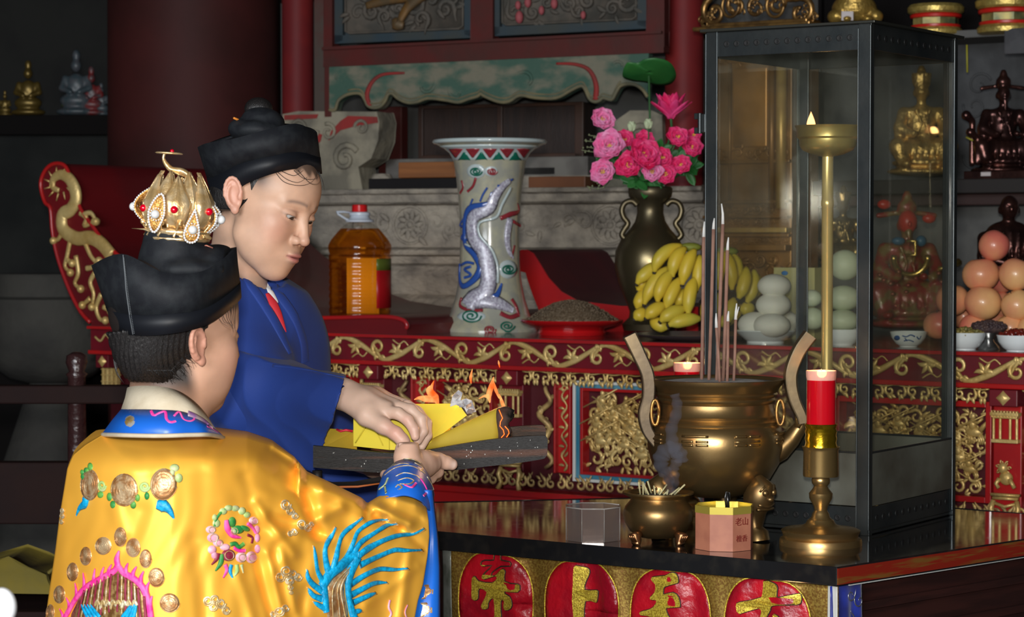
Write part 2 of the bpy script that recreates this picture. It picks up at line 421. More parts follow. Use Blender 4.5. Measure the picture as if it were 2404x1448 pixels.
# ---- stone shrine plane at the back of the red table
PH = math.radians(24)
_o = W(1000, 560, 7.6); _o.z = 0
def splane(back=0.0): return Plane(_o + Vector((math.sin(PH), math.cos(PH), 0)) * back, (math.cos(PH), -math.sin(PH), 0), Z)
SP = splane()
def zy(pl, px, py): return pl.loc(px, py)[1]
# stone pedestal: one moulded profile run along the shrine
sL = SP.loc(560, 500)[0]; sR = SP.loc(1655, 500)[0]
zz = lambda y: zy(SP, 1000, y)
prof = [(-0.39, 0), (-0.39, zz(443)), (0.03, zz(443)), (0.035, zz(452)), (0.015, zz(457)), (0.012, zz(474)), (0.03, zz(478)), (-0.01, zz(482)), (-0.01, zz(580)),
        (0.03, zz(586)), (0.035, zz(596)), (0.0, zz(602)), (-0.005, zz(618)), (0.03, zz(624)), (0.045, zz(640)), (0.03, zz(690)), (0.05, zz(700)), (0.07, zz(730)), (0.06, zz(775)), (0.06, 0)]
m = MB(); ring0 = [SP.P(sL, z, o) for o, z in prof]; m.prism(ring0, SP.a * (sR - sL))
ped = m.build('stone_pedestal', STONE, smooth=False, bevel=0.004)
tag(ped, 'long grey carved stone pedestal running behind the red altar table', 'pedestal')
m = MB(); rg = random.Random(5)
for cx in (960, 1430, 1640):
    c = SP.loc(cx, 528)
    for k in range(10):
        a = 2 * PI * k / 10; leaf(m, SP, (c[0] + math.cos(a) * 0.018, c[1] + math.sin(a) * 0.018), a, 0.034, 0.011, -0.012)
    m.tube([SP.P(c[0] + math.cos(a) * 0.062, c[1] + math.sin(a) * 0.062, -0.008) for a in np.linspace(0, 2 * PI, 25)], 0.005, 5)
    m.ell(SP.P(c[0], c[1], -0.01), 0.012)
c0 = SP.loc(800, 570); c1 = SP.loc(1600, 490)
filigree(m, SP, c0[0], c1[0], c0[1] + 0.01, c1[1] - 0.005, rg, 0.03, 0.7, -0.014, 0.14, 0.5)
m.build('carved_relief', STONE, ped)
# ---- back of the niche above the pedestal
NB = splane(0.5); NICHE = mat('niche_plaster', (0.10, 0.10, 0.095), 0.9, 0, (0.06, 0.058, 0.055), 3, 0.4, 0.6)
m = MB(); pbox(m, NB, 660, -40, 2700, 470, -0.1, 0); struct(m.build('wall_niche', NICHE, smooth=False))
# wooden doors behind (brown box with frame)
WOODB = mat('brown_wood', (0.032, 0.016, 0.011), 0.5, 0, (0.018, 0.010, 0.008), 4, 0.35, 0.65, 0.2, 30, stretch=(8, 8, 1))
WOODO = mat('orange_wood', (0.32, 0.12, 0.035), 0.5, 0, (0.22, 0.08, 0.025), 3, 0.35, 0.65, 0.2, 30, stretch=(1, 1, 12))
BP = splane(0.36)
o = thing('wooden_chest', 'dark brown wooden chest at the back of the stone niche behind the dragon vase', 'chest', SP.P(*SP.loc(1180, 443), -0.4))
m = MB(); pbox(m, BP, 985, 244, 1372, 415, -0.1, 0); m.build('chest_body', WOODB, o, False, 0.004)
m = MB()
for q in ((985, 362, 1372, 376), (985, 244, 1372, 252), (985, 244, 996, 370), (1352, 244, 1372, 370), (1170, 250, 1182, 364)): pbox(m, BP, *q, 0, 0.012)
m.build('chest_frame', mat('rubbed_wood', (0.06, 0.026, 0.014), 0.5, 0, (0.035, 0.016, 0.011), 5), o, False, 0.002)
m = MB(); pbox(m, splane(0.3), 888, 250, 943, 443, -0.05, 0.0); q = m.build('maroon_post', MAROON, smooth=False, bevel=0.004)
tag(q, 'dull maroon square post at the left side of the stone niche', 'post')
# planks stacked on the ledge
def ledge_plank(name, label, x0, x1, y0, y1, o0, o1, mm, cat='plank'):
    m = MB(); pl = splane(-o1); pbox(m, pl, x0, y0, x1, y1, -(o1 - o0), 0); q = m.build(name, mm, smooth=False, bevel=0.003); tag(q, label, cat); return q
BLK = mat('black_lacquer_wood', (0.010, 0.009, 0.010), 0.35)
ledge_plank('lacquer_plank', 'black lacquered plank lying on the stone ledge left of the dragon vase', 865, 1075, 418, 444, -0.14, 0.0, BLK)
ledge_plank('wooden_plank', 'orange brown plank lying on top of the black plank, left of the vase', 935, 1070, 380, 417, -0.16, -0.02, WOODO)
ledge_plank('wooden_block', 'brown wooden block lying on the ledge right of the dragon vase', 1240, 1374, 414, 441, -0.12, 0.0, mat('brown_block', (0.2, 0.07, 0.025), 0.5, 0, (0.14, 0.05, 0.02), 4))
ledge_plank('lacquer_bar', 'black bar lying on the ledge behind the right rim of the vase', 1140, 1304, 392, 412, -0.3, -0.2, BLK)
ledge_plank('stone_slab', 'pale stone slab under the black bar right of the dragon vase', 1150, 1390, 412, 444, -0.32, -0.18, STONE)
ledge_plank('stone_sill', 'pale stone sill beneath the brown chest, left of the vase', 905, 1380, 370, 443, -0.34, -0.2, mat('pale_stone', (0.2, 0.19, 0.17), 0.85, 0, (0.13, 0.12, 0.11), 8, 0.4, 0.6, 0.4, 30))
# ---- carved drum stones left and right
PAINTS = mat('painted_drum_stone', (0.30, 0.27, 0.20), 0.85, 0, (0.17, 0.155, 0.12), 12, 0.4, 0.6, 0.6, 30, 0.008)
def drum(label, pts, depth, pl, curls, reds):
    m = MB(); m.prism([pl.P(a, max(b, zz(443) + 0.001)) for a, b in (pl.loc(x, y) for x, y in pts)], -pl.n * depth); o = m.build('drum_stone', PAINTS, bevel=0.008, smooth=False)
    tag(o, label, 'carved stone')
    m = MB()
    for x, y, r, a, s in curls:
        curl(m, pl, pl.loc(x, y), r, a, 1.2, s, 0.22, 16, 0.004)
    m.build('stone_scroll', PAINTS, o)
    if not reds: return o
    m = MB()
    for st in reds: m.prism(pxpoly(pl, st, 0.0005), pl.n * 0.003)
    m.build('red_paint_band', mat('faded_red_paint', (0.3, 0.025, 0.022), 0.7, 0, (0.2, 0.03, 0.025), 14), o, False)
    return o
DP = splane(-0.01)
drum('carved drum shaped stone with faded red paint beside the front hat brim', [(664, 268), (700, 262), (885, 262), (891, 285), (888, 330), (872, 372), (842, 392), (850, 444), (664, 444)], 0.12, DP,
     [(735, 340, 0.045, 1.0, 1), (812, 372, 0.05, 0.5, 1), (772, 310, 0.03, 2.0, -1), (700, 300, 0.03, 0, 1), (850, 300, 0.028, 3, -1), (720, 410, 0.03, 2, 1)],
     [[(818, 272), (886, 274), (888, 288), (835, 296), (800, 306), (782, 322), (772, 330), (778, 308), (800, 284)], [(668, 270), (748, 268), (744, 278), (668, 282)], [(745, 312), (757, 316), (753, 332), (745, 340)]])
DP2 = splane(0.1)
drum('grey carved drum stone half hidden behind the pink flowers', [(1420, 330), (1440, 290), (1480, 262), (1530, 262), (1555, 270), (1558, 452), (1420, 452)], 0.1, DP2, [(1500, 330, 0.05, 1, 1)], [])
q = MB(); q.lathe(SP.P(*SP.loc(880, 443), -0.05), [(0.035, 0), (0.045, 0.02), (0.03, 0.05), (0.0, 0.052)], 14); tag(q.build('rounded_stone', STONE), 'small rounded grey stone lying on the ledge beside the drum stone', 'stone')
# ---- red column, posts and carved screen
m = MB(); cc = W(457, 500, 8.45); cc.z = 0; rc = 0.318
m.lathe(cc, [(rc + 0.1, 0), (rc + 0.11, 0.12), (rc + 0.03, 0.2), (rc, 0.21), (rc * 0.985, 2.0), (rc * 0.96, 4.2)], 64)
q = m.build('column', mat('glossy_maroon_paint', (0.064, 0.015, 0.014), 0.62, 0, (0.042, 0.012, 0.011), 2.5, 0.4, 0.6, 0.12, 8, 0.004, spec=0.22), auto=40); tag(q, 'thick round dark red pillar behind the two people', 'pillar')
def post(label, x, r, Y):
    c = W(x, 400, Y); c.z = 0; m = MB(); m.lathe(c, [(r, zz(443) + 0.001), (r, 4.2)], 24); tag(m.build('post', mat('red_post_paint', (0.20, 0.018, 0.018), 0.55, 0, (0.15, 0.016, 0.018), 5, 0.4, 0.6, spec=0.2), auto=40), label, 'post')
post('narrow round red post just right of the thick pillar', 700, 0.055, 7.95)
post('round red post behind the lotus leaf, left of the glass lantern', 1606, 0.062, 7.4)
m = MB(); pbox(m, splane(0.06), 738, -60, 780, 262, -0.06, 0); tag(m.build('screen_stile', mat('grey_brown_wood', (0.075, 0.055, 0.045), 0.7, 0, (0.09, 0.03, 0.025), 9), smooth=False), 'upright grey brown board at the left edge of the carved screen', 'board')
FP = splane(0.0); FRM = MAROON
scr = thing('carved_screen', 'maroon framed wooden screen with two carved panels above the green valance', 'screen', SP.P(*SP.loc(1150, 100)))
def slant(pts, o0, o1, pl=FP): return pxpoly(pl, pts, o0), pl.n * (o1 - o0)
m = MB(); p, e = slant([(765, 112), (1560, 74), (1560, 122), (765, 156)], -0.04, 0.015); m.prism(p, e); m.build('rail', FRM, scr, False, 0.004)
m = MB(); p, e = slant([(765, 112), (1560, 74), (1560, 80), (765, 119)], 0.015, 0.03); m.prism(p, e); m.build('moulding', MAROON, scr, False, 0.002)
for (x0, x1) in ((765, 782), (1110, 1158), (1522, 1560)):
    m = MB(); p, e = slant([(x0, -60), (x1, -60), (x1, 108), (x0, 118)], -0.04, 0.012); m.prism(p, e); m.build('stile', FRM, scr, False, 0.004)
m = MB(); pbox(m, FP, 765, 150, 782, 275, -0.04, 0.012); m.build('stile', FRM, scr, False, 0.003)
BLUE = mat('dusky_blue_paint', (0.025, 0.045, 0.06), 0.7, 0, (0.045, 0.05, 0.045), 7, 0.4, 0.7)
PANS = mat('soot_carving', (0.12, 0.10, 0.08), 0.75, 0, (0.07, 0.065, 0.055), 20, 0.35, 0.65, 0.5, 60)
rg = random.Random(11)
for (x0, x1, yb0, yb1, xi0, xi1, yi0, yi1) in ((782, 1110, 102, 88, 803, 1085, 78, 66), (1158, 1522, 84, 66, 1172, 1492, 58, 44)):
    m = MB(); p, e = slant([(x0, -60), (x1, -60), (x1, yb1), (x0, yb0)], -0.05, -0.03); m.prism(p, e)
    p, e = slant([(x0, yb0), (x0, yi0 + 4), (xi0, yi0 + 4), (xi1, yi1 + 4), (x1, yi1 + 4), (x1, yb1)], -0.03, -0.01); m.prism(p, e)
    p, e = slant([(x0, -60), (xi0 - 2, -60), (xi0 - 2, yb0 - 8), (x0, yb0)], -0.03, -0.01); m.prism(p, e)
    p, e = slant([(x1, -60), (xi1 + 2, -60), (xi1 + 2, yb1 - 8), (x1, yb1)], -0.03, -0.01); m.prism(p, e)
    fr = m.build('panel_frame', BLUE, scr, False, 0.003)
    m = MB(); a = FP.loc(xi0, yi0); b = FP.loc(xi1, -30)
    p, e = slant([(xi0, -60), (xi1, -60), (xi1, yi1), (xi1 - 10, yi1 + 2), (xi0 + 10, yi0 + 1), (xi0, yi0 - 8)], -0.03, -0.02); m.prism(p, e)
    filigree(m, FP, a[0] + .01, b[0] - .01, max(a[1], zy(FP, xi1, yi1)) + 0.004, b[1], rg, 0.03, 1.0, -0.02, 0.3)
    m.tube([FP.P(*FP.loc(x, y), -0.015) for x, y in ((xi0 + 3, -40), (xi0 + 3, yi0 - 5), (xi0 + 12, yi0 - 1), (xi1 - 12, yi1), (xi1 - 3, yi1 - 6), (xi1 - 3, -40))], 0.004, 5)
    m.build('carving', PANS, scr)
m = MB()
for pts in ([(860, 14), (900, 2), (960, -10), (1000, -20), (975, 0), (955, 20), (938, 50)], [(938, 50), (930, 56), (948, 60)]):
    m.tube([FP.P(*FP.loc(x, y), 0.0) for x, y in spline(pts, 5)], [0.012 + 0.010 * math.sin(PI * i / (5 * (len(pts) - 1))) for i in range(5 * (len(pts) - 1) + 1)], 8, flat=FP.n, fs=0.5)
m.build('gilt_beast', mat('faded_gilt', (0.22, 0.11, 0.03), 0.5, 0.3, (0.12, 0.08, 0.04), 15), scr)
m = MB()
for x, y, r in ((1218, 40, .014), (1238, 5, .012), (1270, 24, .01), (1368, 35, .009), (1215, 12, .01), (1300, 8, .012)): m.ell(FP.P(*FP.loc(x, y), -0.004), (r, r, r * 1.5), 8, 6)
m.build('pink_petals', mat('faded_pink', (0.36, 0.08, 0.09), 0.7), scr)
# green valance with scalloped lower edge
low = [(778, 262), (792, 262), (800, 240), (822, 226), (850, 224), (862, 240), (868, 252), (880, 257), (898, 254), (910, 240), (916, 226), (926, 224), (940, 236), (962, 245), (985, 243), (1010, 235), (1050, 239), (1080, 244),
       (1105, 236), (1126, 230), (1133, 224), (1142, 230), (1175, 243), (1200, 242), (1225, 228), (1262, 234), (1310, 234), (1345, 216), (1368, 206), (1378, 214), (1388, 236), (1400, 243), (1412, 240), (1420, 234), (1440, 238), (1450, 222), (1462, 205), (1490, 202), (1512, 214), (1524, 232)]
low = spline(low, 4)
GRN = mat('faded_green_paint', (0.05, 0.11, 0.08), 0.75, 0, (0.19, 0.18, 0.13), 9, 0.44, 0.60, 0.5, 22, 0.008, detail=7, stretch=(1, 1, 1.8))
m = MB(); m.prism(pxpoly(FP, [(778, 158), (1527, 126)] + [(x, y) for x, y in low[::-1]], -0.02), FP.n * 0.035)
va = m.build('valance', GRN, smooth=False, bevel=0.003); tag(va, 'long scalloped green painted wooden valance with faded red scrolls under the carved screen', 'valance')
m = MB(); m.tube([FP.P(*FP.loc(x, y - 4), 0.015) for x, y in low], 0.006, 6); m.tube([FP.P(*FP.loc(x, y - 13), 0.015) for x, y in low[12:-12]], 0.0035, 6)
m.build('edge_bead', mat('ochre_edge', (0.20, 0.17, 0.09), 0.7, 0, (0.14, 0.13, 0.08), 20), va)
m = MB()
for pts in ([(872, 250), (866, 225), (874, 200), (890, 182), (912, 174), (955, 172)], [(1402, 235), (1404, 205), (1396, 178), (1380, 160), (1350, 151), (1310, 150)]):
    m.tube([FP.P(*FP.loc(x, y), 0.015) for x, y in spline(pts, 5)], [0.0105 * (1 - 0.6 * i / 25) for i in range(26)], 6, flat=FP.n, fs=0.5)
m.build('red_scroll', mat('faded_red_paint', (0.3, 0.025, 0.022), 0.7), va)
m = MB()
for x, y, r, a, sg in ((800, 185, .03, 0, 1), (1000, 200, .05, 1, -1), (1080, 215, .045, 2, 1), (1240, 195, .05, 3, -1), (1460, 160, .04, 4, -1)):
    curl(m, FP, FP.loc(x, y), r, a, 0.55, sg, 0.16, 16, 0.012, thick=0.35, tail=r)
m.build('carved_cloud', GRN, va)
# ---- dark shelf and bits on the far left
LP = Plane(W(120, 560, 8.7), (1, 0, 0), Z)
DK = mat('dark_cloth', (0.022, 0.023, 0.022), 0.9, 0, (0.014, 0.015, 0.015), 3, spec=0.1)
o = thing('side_altar', 'dark side altar with a shelf and grey cloth front in the left background', 'altar', LP.P(0, -1.45))
m = MB(); pbox(m, LP, -400, 272, 560, 318, -0.5, 0.06); m.build('shelf', mat('near_black', (0.006, 0.005, 0.005), 0.8, spec=0.1), o, False, 0.003)
a = LP.loc(-400, 318)[1]; zf = a + LP.o.z
m = MB(); m.box(LP.P(-0.15, a - 0.35, -0.2), (1.9, 0.7, 0.4), (LP.a, LP.b, LP.n)); m.build('cloth_front', DK, o, False)
m = MB(); m.box(LP.P(-0.15, (zf - 0.7) / 2 - LP.o.z, -0.22), (1.9, zf - 0.7, 0.36), (LP.a, LP.b, LP.n)); m.build('plinth', mat('near_black', (0.01, 0.009, 0.008), 0.6), o, False)
# ================================================================ red and gold altar table
TP = tplane(0.0)
sx = lambda px: TP.loc(px, 800)[0]
tz = lambda y, px=1400: TP.loc(px, y)[1]
ZT = tz(798); SL, SR = sx(213), sx(2700); DEP = 0.95
alt = thing('altar_table', 'long red altar table with gilded carving and upturned scroll ends', 'table', T((sx(250) + SR) / 2, 0.4, 0))
m = MB(); m.tbox(SL, SR, -0.012, DEP, tz(806), ZT); m.build('tabletop', mat('dusty_red_top', (0.13, 0.03, 0.03), 0.22, 0, (0.09, 0.035, 0.035), 6, coat=0.5), alt, False, 0.002)
m = MB(); m.tbox(SL, SR, -0.018, -0.0125, tz(807), ZT - 0.001); m.build('top_edge', RED, alt, False, 0.0015)
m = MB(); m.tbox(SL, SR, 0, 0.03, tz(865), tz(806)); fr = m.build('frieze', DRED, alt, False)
m = MB(); m.tbox(SL, SR, -0.014, 0.02, tz(876), tz(865)); m.build('moulding', RED, alt, False, 0.003)
rg = random.Random(3)
zc = (tz(806) + tz(865)) / 2; hh = (tz(806) - tz(865)) / 2
per = (sx(1404) - sx(1190)) / 2; k0 = sx(1404); n0 = int((SL - k0) / per) + 1; n1 = int((SR - k0) / per) - 1
m = MB()
for k in range(n0, n1 + 1):
    c = k0 + k * per; sg = 1 if k % 2 else -1
    pts = []
    curl(m, TP, (c, zc + sg * hh * 0.12), hh * 0.72, PI * 0.5 * sg + 2.6, 1.15, -sg, 0.28, 20, 0.002, 0.5)
    st = [(c - hh * 0.6, zc + sg * hh * 0.5), (c + per * 0.1, zc - sg * hh * 0.85), (c + per * 0.45, zc - sg * hh * 0.55), (c + per * 0.75, zc + sg * hh * 0.1), (c + per * 1.0, zc + sg * hh * 0.78)]
    sp = spline(st, 5); m.tube([TP.P(x, y, 0.003) for x, y in sp], [hh * 0.19 * (0.5 + 0.9 * math.sin(PI * i / len(sp))) for i in range(len(sp))], 6, flat=TP.n, fs=0.5)
    for j in range(4):
        leaf(m, TP, (c + per * 0.45, zc - sg * hh * 0.3), (PI * 0.5 * sg) + (j - 1.5) * 0.55, hh * (0.95 - 0.1 * abs(j - 1.5)), hh * 0.2, 0.003, 0.5 * (j - 1.5))
    for j in range(3): leaf(m, TP, (c + hh * (0.3 * j - 0.2), zc - sg * hh * (0.5)), -sg * PI / 2 + (j - 1) * 0.6, hh * 0.5, hh * 0.16, 0.002, 0.4)
    sp = spline([(c + per * 0.35, zc + sg * hh * 0.8), (c + per * 0.5, zc + sg * hh * 0.45), (c + per * 0.62, zc + sg * hh * 0.7), (c + per * 0.72, zc + sg * hh * 0.35)], 4)
    m.tube([TP.P(x, y, 0.002) for x, y in sp], hh * 0.07, 5, flat=TP.n, fs=0.5)
g = m.build('frieze_scrollwork', GOLD, alt)
# carved bracket row under the moulding, with red backing
TB = tplane(0.045)
m = MB(); m.tbox(sx(232), SR, 0.05, 0.07, tz(1165), tz(876)); m.build('back_board', mat('backing_red', (0.07, 0.006, 0.01), 0.5), alt, False)  # plain dark red backing behind the open carving
POSTS = [872, 1197, 1756, 2362]
PW = 0.034
for px in POSTS + [248]:
    c = sx(px)
    m = MB(); m.tbox(c - PW * (0.75 if px == 248 else 1), c + PW * (0.75 if px == 248 else 1), -0.016, 0.03, tz(912), tz(877)); bl = m.build('corner_block', DRED, alt, False, 0.002)
    m = MB(); zc2 = (tz(912) + tz(877)) / 2; r = 0.0165; BPn = tplane(-0.016)
    m.dome([BPn.P(c + r * math.cos(a) * (1.05 if i % 2 == 0 else 0.72), zc2 + r * math.sin(a) * (1.05 if i % 2 == 0 else 0.72)) for i, a in enumerate(np.arange(8) * PI / 4)], BPn.n, 0.007, 3, 0.7); m.build('gilt_diamond', GOLD, bl)
m = MB(); c = sx(258)
for dx in (-0.026, -0.009, 0.009, 0.026): m.tbox(c + dx - 0.004, c + dx + 0.004, -0.004, 0.012, tz(960), tz(913))
for yy in (915, 930, 948): m.tbox(c - 0.032, c + 0.032, -0.006, 0.014, tz(yy + 3), tz(yy))
m.build('gilt_fretwork', GOLD, alt, False, 0.001)
m = MB(); zz0, zz1 = tz(905), tz(876)
edges = [sx(300)] + [q for px in POSTS for q in (sx(px) - PW, sx(px) + PW)] + [SR]
for i in range(0, len(edges), 2):
    a, b = edges[i] + 0.006, edges[i + 1] - 0.006; n = max(int((b - a) / 0.028), 1)
    for k in range(n):
        c = a + (b - a) * (k + 0.5) / n; sg = 1 if k % 2 else -1
        curl(m, TP, (c, (zz0 + zz1) / 2 + sg * 0.002), 0.0125, 1.6 + sg, 1.0, sg, 0.36, 12, -0.002 + 0.002 * rg.random(), 0.7, tail=0.016)
        for j in range(2): leaf(m, TP, (c + 0.008 * (j - .5), (zz0 + zz1) / 2 - 0.006), rg.uniform(-2.4, -0.7), 0.016, 0.005, 0)
    mm = [TP.P(a + (b - a) * t, zz1 - 0.002 - 0.002 * math.sin(t * 60)) for t in np.linspace(0, 1, 60)]; m.tube(mm, 0.002, 5)
m.build('gilt_bracket_row', GOLD, alt)
# posts, strips and pierced panels
def strip(px0, px1, y0=903, y1=1118, tt=0.012):
    m = MB(); a, b = sx(px0), sx(px1); m.tbox(a, b, tt + 0.01, 0.05, tz(y1), tz(y0)); m.tbox(a, a + 0.006, tt - 0.006, 0.05, tz(y1), tz(y0)); m.tbox(b - 0.006, b, tt - 0.006, 0.05, tz(y1), tz(y0)); s = m.build('red_strip', RED, alt, False, 0.002)
    pl = tplane(tt + 0.008); c = (a + b) / 2; w = (b - a) * 0.2; z0, z1 = tz(y1 - 6), tz(y0 + 6); n = 9
    m = MB(); pts = [pl.P(c + w * math.sin(k * 0.9) * 0.8, z0 + (z1 - z0) * k / 30, 0.002) for k in range(31)]; m.tube(pts, [0.0032 + 0.0015 * math.sin(k * 1.3) for k in range(31)], 6, flat=pl.n, fs=0.6)
    curl(m, pl, (c, z1 - w), w * 1.1, 0, 1.0, 1, 0.25, 12, 0.002)
    for k in range(n):
        z = z0 + (z1 - z0) * (k + 0.5) / n; leaf(m, pl, (c, z), (0.5 if k % 2 else PI - 0.5), w * 1.7, w * 0.4, 0.001, 0.4)
    m.build('gilt_tendril', GOLDD, s)
def figures(m, pl, a, b, z0, z1, rg, sc=1.0, dens=1.0):
    """pierced battle scene: riders, clouds and branches in the round"""
    filigree(m, pl, a, b, z0, z1, rg, 0.018 * sc, 1.15 * dens, -0.006, 0.3, 2.0)
    nf = max(1, int((b - a) * (z1 - z0) / (0.0042 * sc * sc)))
    for k in range(nf):
        x = a + (b - a) * ((k * 0.618 + 0.3) % 0.86 + 0.07); z = z0 + (z1 - z0) * (0.2 + 0.62 * ((k * 0.382 + 0.25) % 1)); s = sc * rg.uniform(0.8, 1.15); d = rg.choice((-1, 1))
        ax = (pl.a, pl.n, pl.b)
        m.ell(pl.P(x, z, 0.008), (0.020 * s, 0.008 * s, 0.011 * s), 10, 7, ax)                    # horse body
        m.tube([pl.P(x + d * 0.014 * s, z + 0.003 * s, 0.01), pl.P(x + d * 0.022 * s, z + 0.013 * s, 0.012), pl.P(x + d * 0.028 * s, z + 0.019 * s, 0.012), pl.P(x + d * 0.036 * s, z + 0.013 * s, 0.012)], [0.006 * s, 0.005 * s, 0.005 * s, 0.003 * s], 7)
        for q in (-0.014, -0.009, 0.011, 0.016): m.tube([pl.P(x + q * s, z - 0.006 * s, 0.008), pl.P(x + (q + d * 0.006) * s, z - 0.016 * s, 0.01), pl.P(x + (q + d * 0.002) * s, z - 0.025 * s, 0.009)], [0.0042 * s, 0.003 * s, 0.0025 * s], 6)
        m.ell(pl.P(x - d * 0.002 * s, z + 0.016 * s, 0.012), (0.009 * s, 0.007 * s, 0.013 * s), 9, 7, ax)
        m.ell(pl.P(x, z + 0.033 * s, 0.014), (0.006 * s, 0.006 * s, 0.0075 * s), 8, 6, ax)
        m.tube([pl.P(x - d * 0.004 * s, z + 0.022 * s, 0.016), pl.P(x + d * 0.012 * s, z + 0.020 * s, 0.018), pl.P(x + d * 0.022 * s, z + 0.029 * s, 0.018)], 0.0033 * s, 6)
        m.tube([pl.P(x - d * 0.05 * s, z - 0.002 * s, 0.02), pl.P(x + d * 0.05 * s, z + 0.048 * s, 0.02)], 0.0018 * s, 5)
        for q in range(3): leaf(m, pl, (x - d * 0.018 * s, z + 0.002 * s), PI / 2 - d * (0.9 + 0.35 * q), 0.022 * s, 0.004 * s, 0.01, 0.6 * d)
def panel(px0, px1, colours, y0=896, y1=1134, holes=True):
    a, b = sx(px0), sx(px1); z0, z1 = tz(y1), tz(y0); off = 0
    def ringbox(m, a, b, z0, z1, w, t0, t1):
        m.tbox(a, a + w, t0, t1, z0, z1); m.tbox(b - w, b, t0, t1, z0, z1); m.tbox(a + w, b - w, t0, t1, z0, z0 + w); m.tbox(a + w, b - w, t0, t1, z1 - w, z1)
    root = None
    for mm, w in colours:
        m = MB(); ringbox(m, a, b, z0, z1, w, 0.008 + off, 0.05); fo = m.build('panel_frame', mm, root or alt, False, 0.0015)
        root = root or fo; a += w; b -= w; z0 += w; z1 -= w; off += 0.004
    pl = tplane(0.034); m = MB(); figures(m, pl, a, b, z0, z1, rg, 1.0)
    m.build('gilt_carving', GOLD, root)
WHT = mat('white_paint', (0.6, 0.62, 0.6), 0.5); BLU = mat('blue_paint', (0.02, 0.16, 0.26), 0.5, 0, (0.12, 0.3, 0.4), 3)
panel(1340, 1640, [(WHT, 0.008), (BLU, 0.010), (RED, 0.008)])
panel(1012, 1150, [(RED, 0.008)], 905, 1112)
panel(1955, 2325, [(RED, 0.014)], 905, 1120)
panel(760, 820, [(RED, 0.006)], 905, 1112)
panel(2420, 2640, [(RED, 0.008)], 905, 1112)
for q in ((1296, 1336), (960, 1004), (1880, 1945), (1648, 1690)): strip(*q)
# little gilded pavilions and dragons on the posts
for px in POSTS:
    c = sx(px); m = MB(); y0, y1 = 912, 1118
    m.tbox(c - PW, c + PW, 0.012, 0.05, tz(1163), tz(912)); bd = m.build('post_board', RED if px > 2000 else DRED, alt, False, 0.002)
    m = MB(); pl = tplane(0.008); z = tz(925)
    m.tbox(c - 0.034, c + 0.034, -0.012, 0.012, z - 0.008, z); m.tbox(c - 0.03, c + 0.03, -0.008, 0.012, z - 0.014, z - 0.008)
    for q in (-0.028, -0.012, 0.012, 0.028): m.tube([T(c + q, -0.002, z - 0.014), T(c + q, -0.002, z - 0.062)], 0.0034, 7)
    m.tbox(c - 0.032, c + 0.032, -0.008, 0.012, z - 0.070, z - 0.062)
    for q in np.linspace(-0.03, 0.03, 9): m.tbox(c + q - 0.0014, c + q + 0.0014, -0.011, 0.0, z - 0.012, z + 0.004)
    m.build('gilt_pavilion', GOLD, bd, False, 0.0008)
    m = MB(); z = tz(1068)
    m.ell(pl.P(c - 0.004, z + 0.028, 0.012), (0.012, 0.01, 0.013), 10, 8, (pl.a, pl.n, pl.b))
    for q in range(7): curl(m, pl, (c - 0.004 + 0.014 * math.cos(q * 0.9), z + 0.028 + 0.014 * math.sin(q * 0.9)), 0.005, q, 1, 1, 0.4, 8, 0.01)
    m.ell(pl.P(c + 0.002, z + 0.005, 0.008), (0.017, 0.01, 0.016), 10, 8, (pl.a, pl.n, pl.b))
    m.tube([pl.P(c - 0.012, z + 0.004, 0.012), pl.P(c - 0.02, z - 0.008, 0.014), pl.P(c - 0.014, z - 0.018, 0.012)], [0.006, 0.005, 0.005], 7)
    m.tube([pl.P(c + 0.012, z + 0.004, 0.012), pl.P(c + 0.02, z - 0.008, 0.014), pl.P(c + 0.024, z - 0.016, 0.012)], [0.006, 0.005, 0.005], 7)
    m.build('gilt_lion', GOLD, bd)
    m = MB(); z = tz(1096); m.tbox(c - 0.034, c + 0.034, -0.006, 0.012, z - 0.006, z); m.tbox(c - 0.03, c + 0.03, -0.004, 0.012, z - 0.014, z - 0.008)
    for q in (-1, 1):
        m.tube([T(c + q * 0.028, 0, z - 0.016), T(c + q * 0.033, -0.004, z - 0.035), T(c + q * 0.026, -0.002, z - 0.055), T(c + q * 0.034, -0.006, tz(1163))], [0.006, 0.007, 0.006, 0.007], 7)
    m.tube([T(c - 0.026, -0.002, z - 0.022), T(c, -0.002, z - 0.03), T(c + 0.026, -0.002, z - 0.022)], 0.004, 6)
    m.build('gilt_pedestal', GOLD, bd)
def dragon(px0, px1, flip):
    a, b = sx(px0), sx(px1); c = (a + b) / 2; w = (b - a) * 0.3; pl = tplane(0.045); m = MB()
    pts = [pl.P(c + flip * w * math.sin(k * 0.55) * (0.6 + 0.4 * math.cos(k * 0.3)), tz(1110) + (tz(915) - tz(1110)) * k / 30, 0.006 + 0.004 * math.cos(k * 0.7)) for k in range(31)]
    m.tube(pts, [0.005 + 0.0035 * math.sin(PI * k / 30) for k in range(31)], 7)
    for k in range(7):
        p = 2 + k * 4; q = pts[p] - pl.o; s_, z_ = q.dot(pl.a), q.dot(pl.b); curl(m, pl, (s_ + flip * (-1) ** k * 0.008, z_), 0.009, k, 0.9, (-1) ** k, 0.28, 10, 0.006)
        leaf(m, pl, (s_, z_), k * 2.1, 0.02, 0.005, 0.006)
    m.build('gilt_dragon', GOLDD, alt)
for q in ((1236, 1290, 1), (820, 838, 1), (905, 958, -1), (1150, 1165, 1), (1792, 1860, -1), (2398, 2420, 1)): dragon(*q)
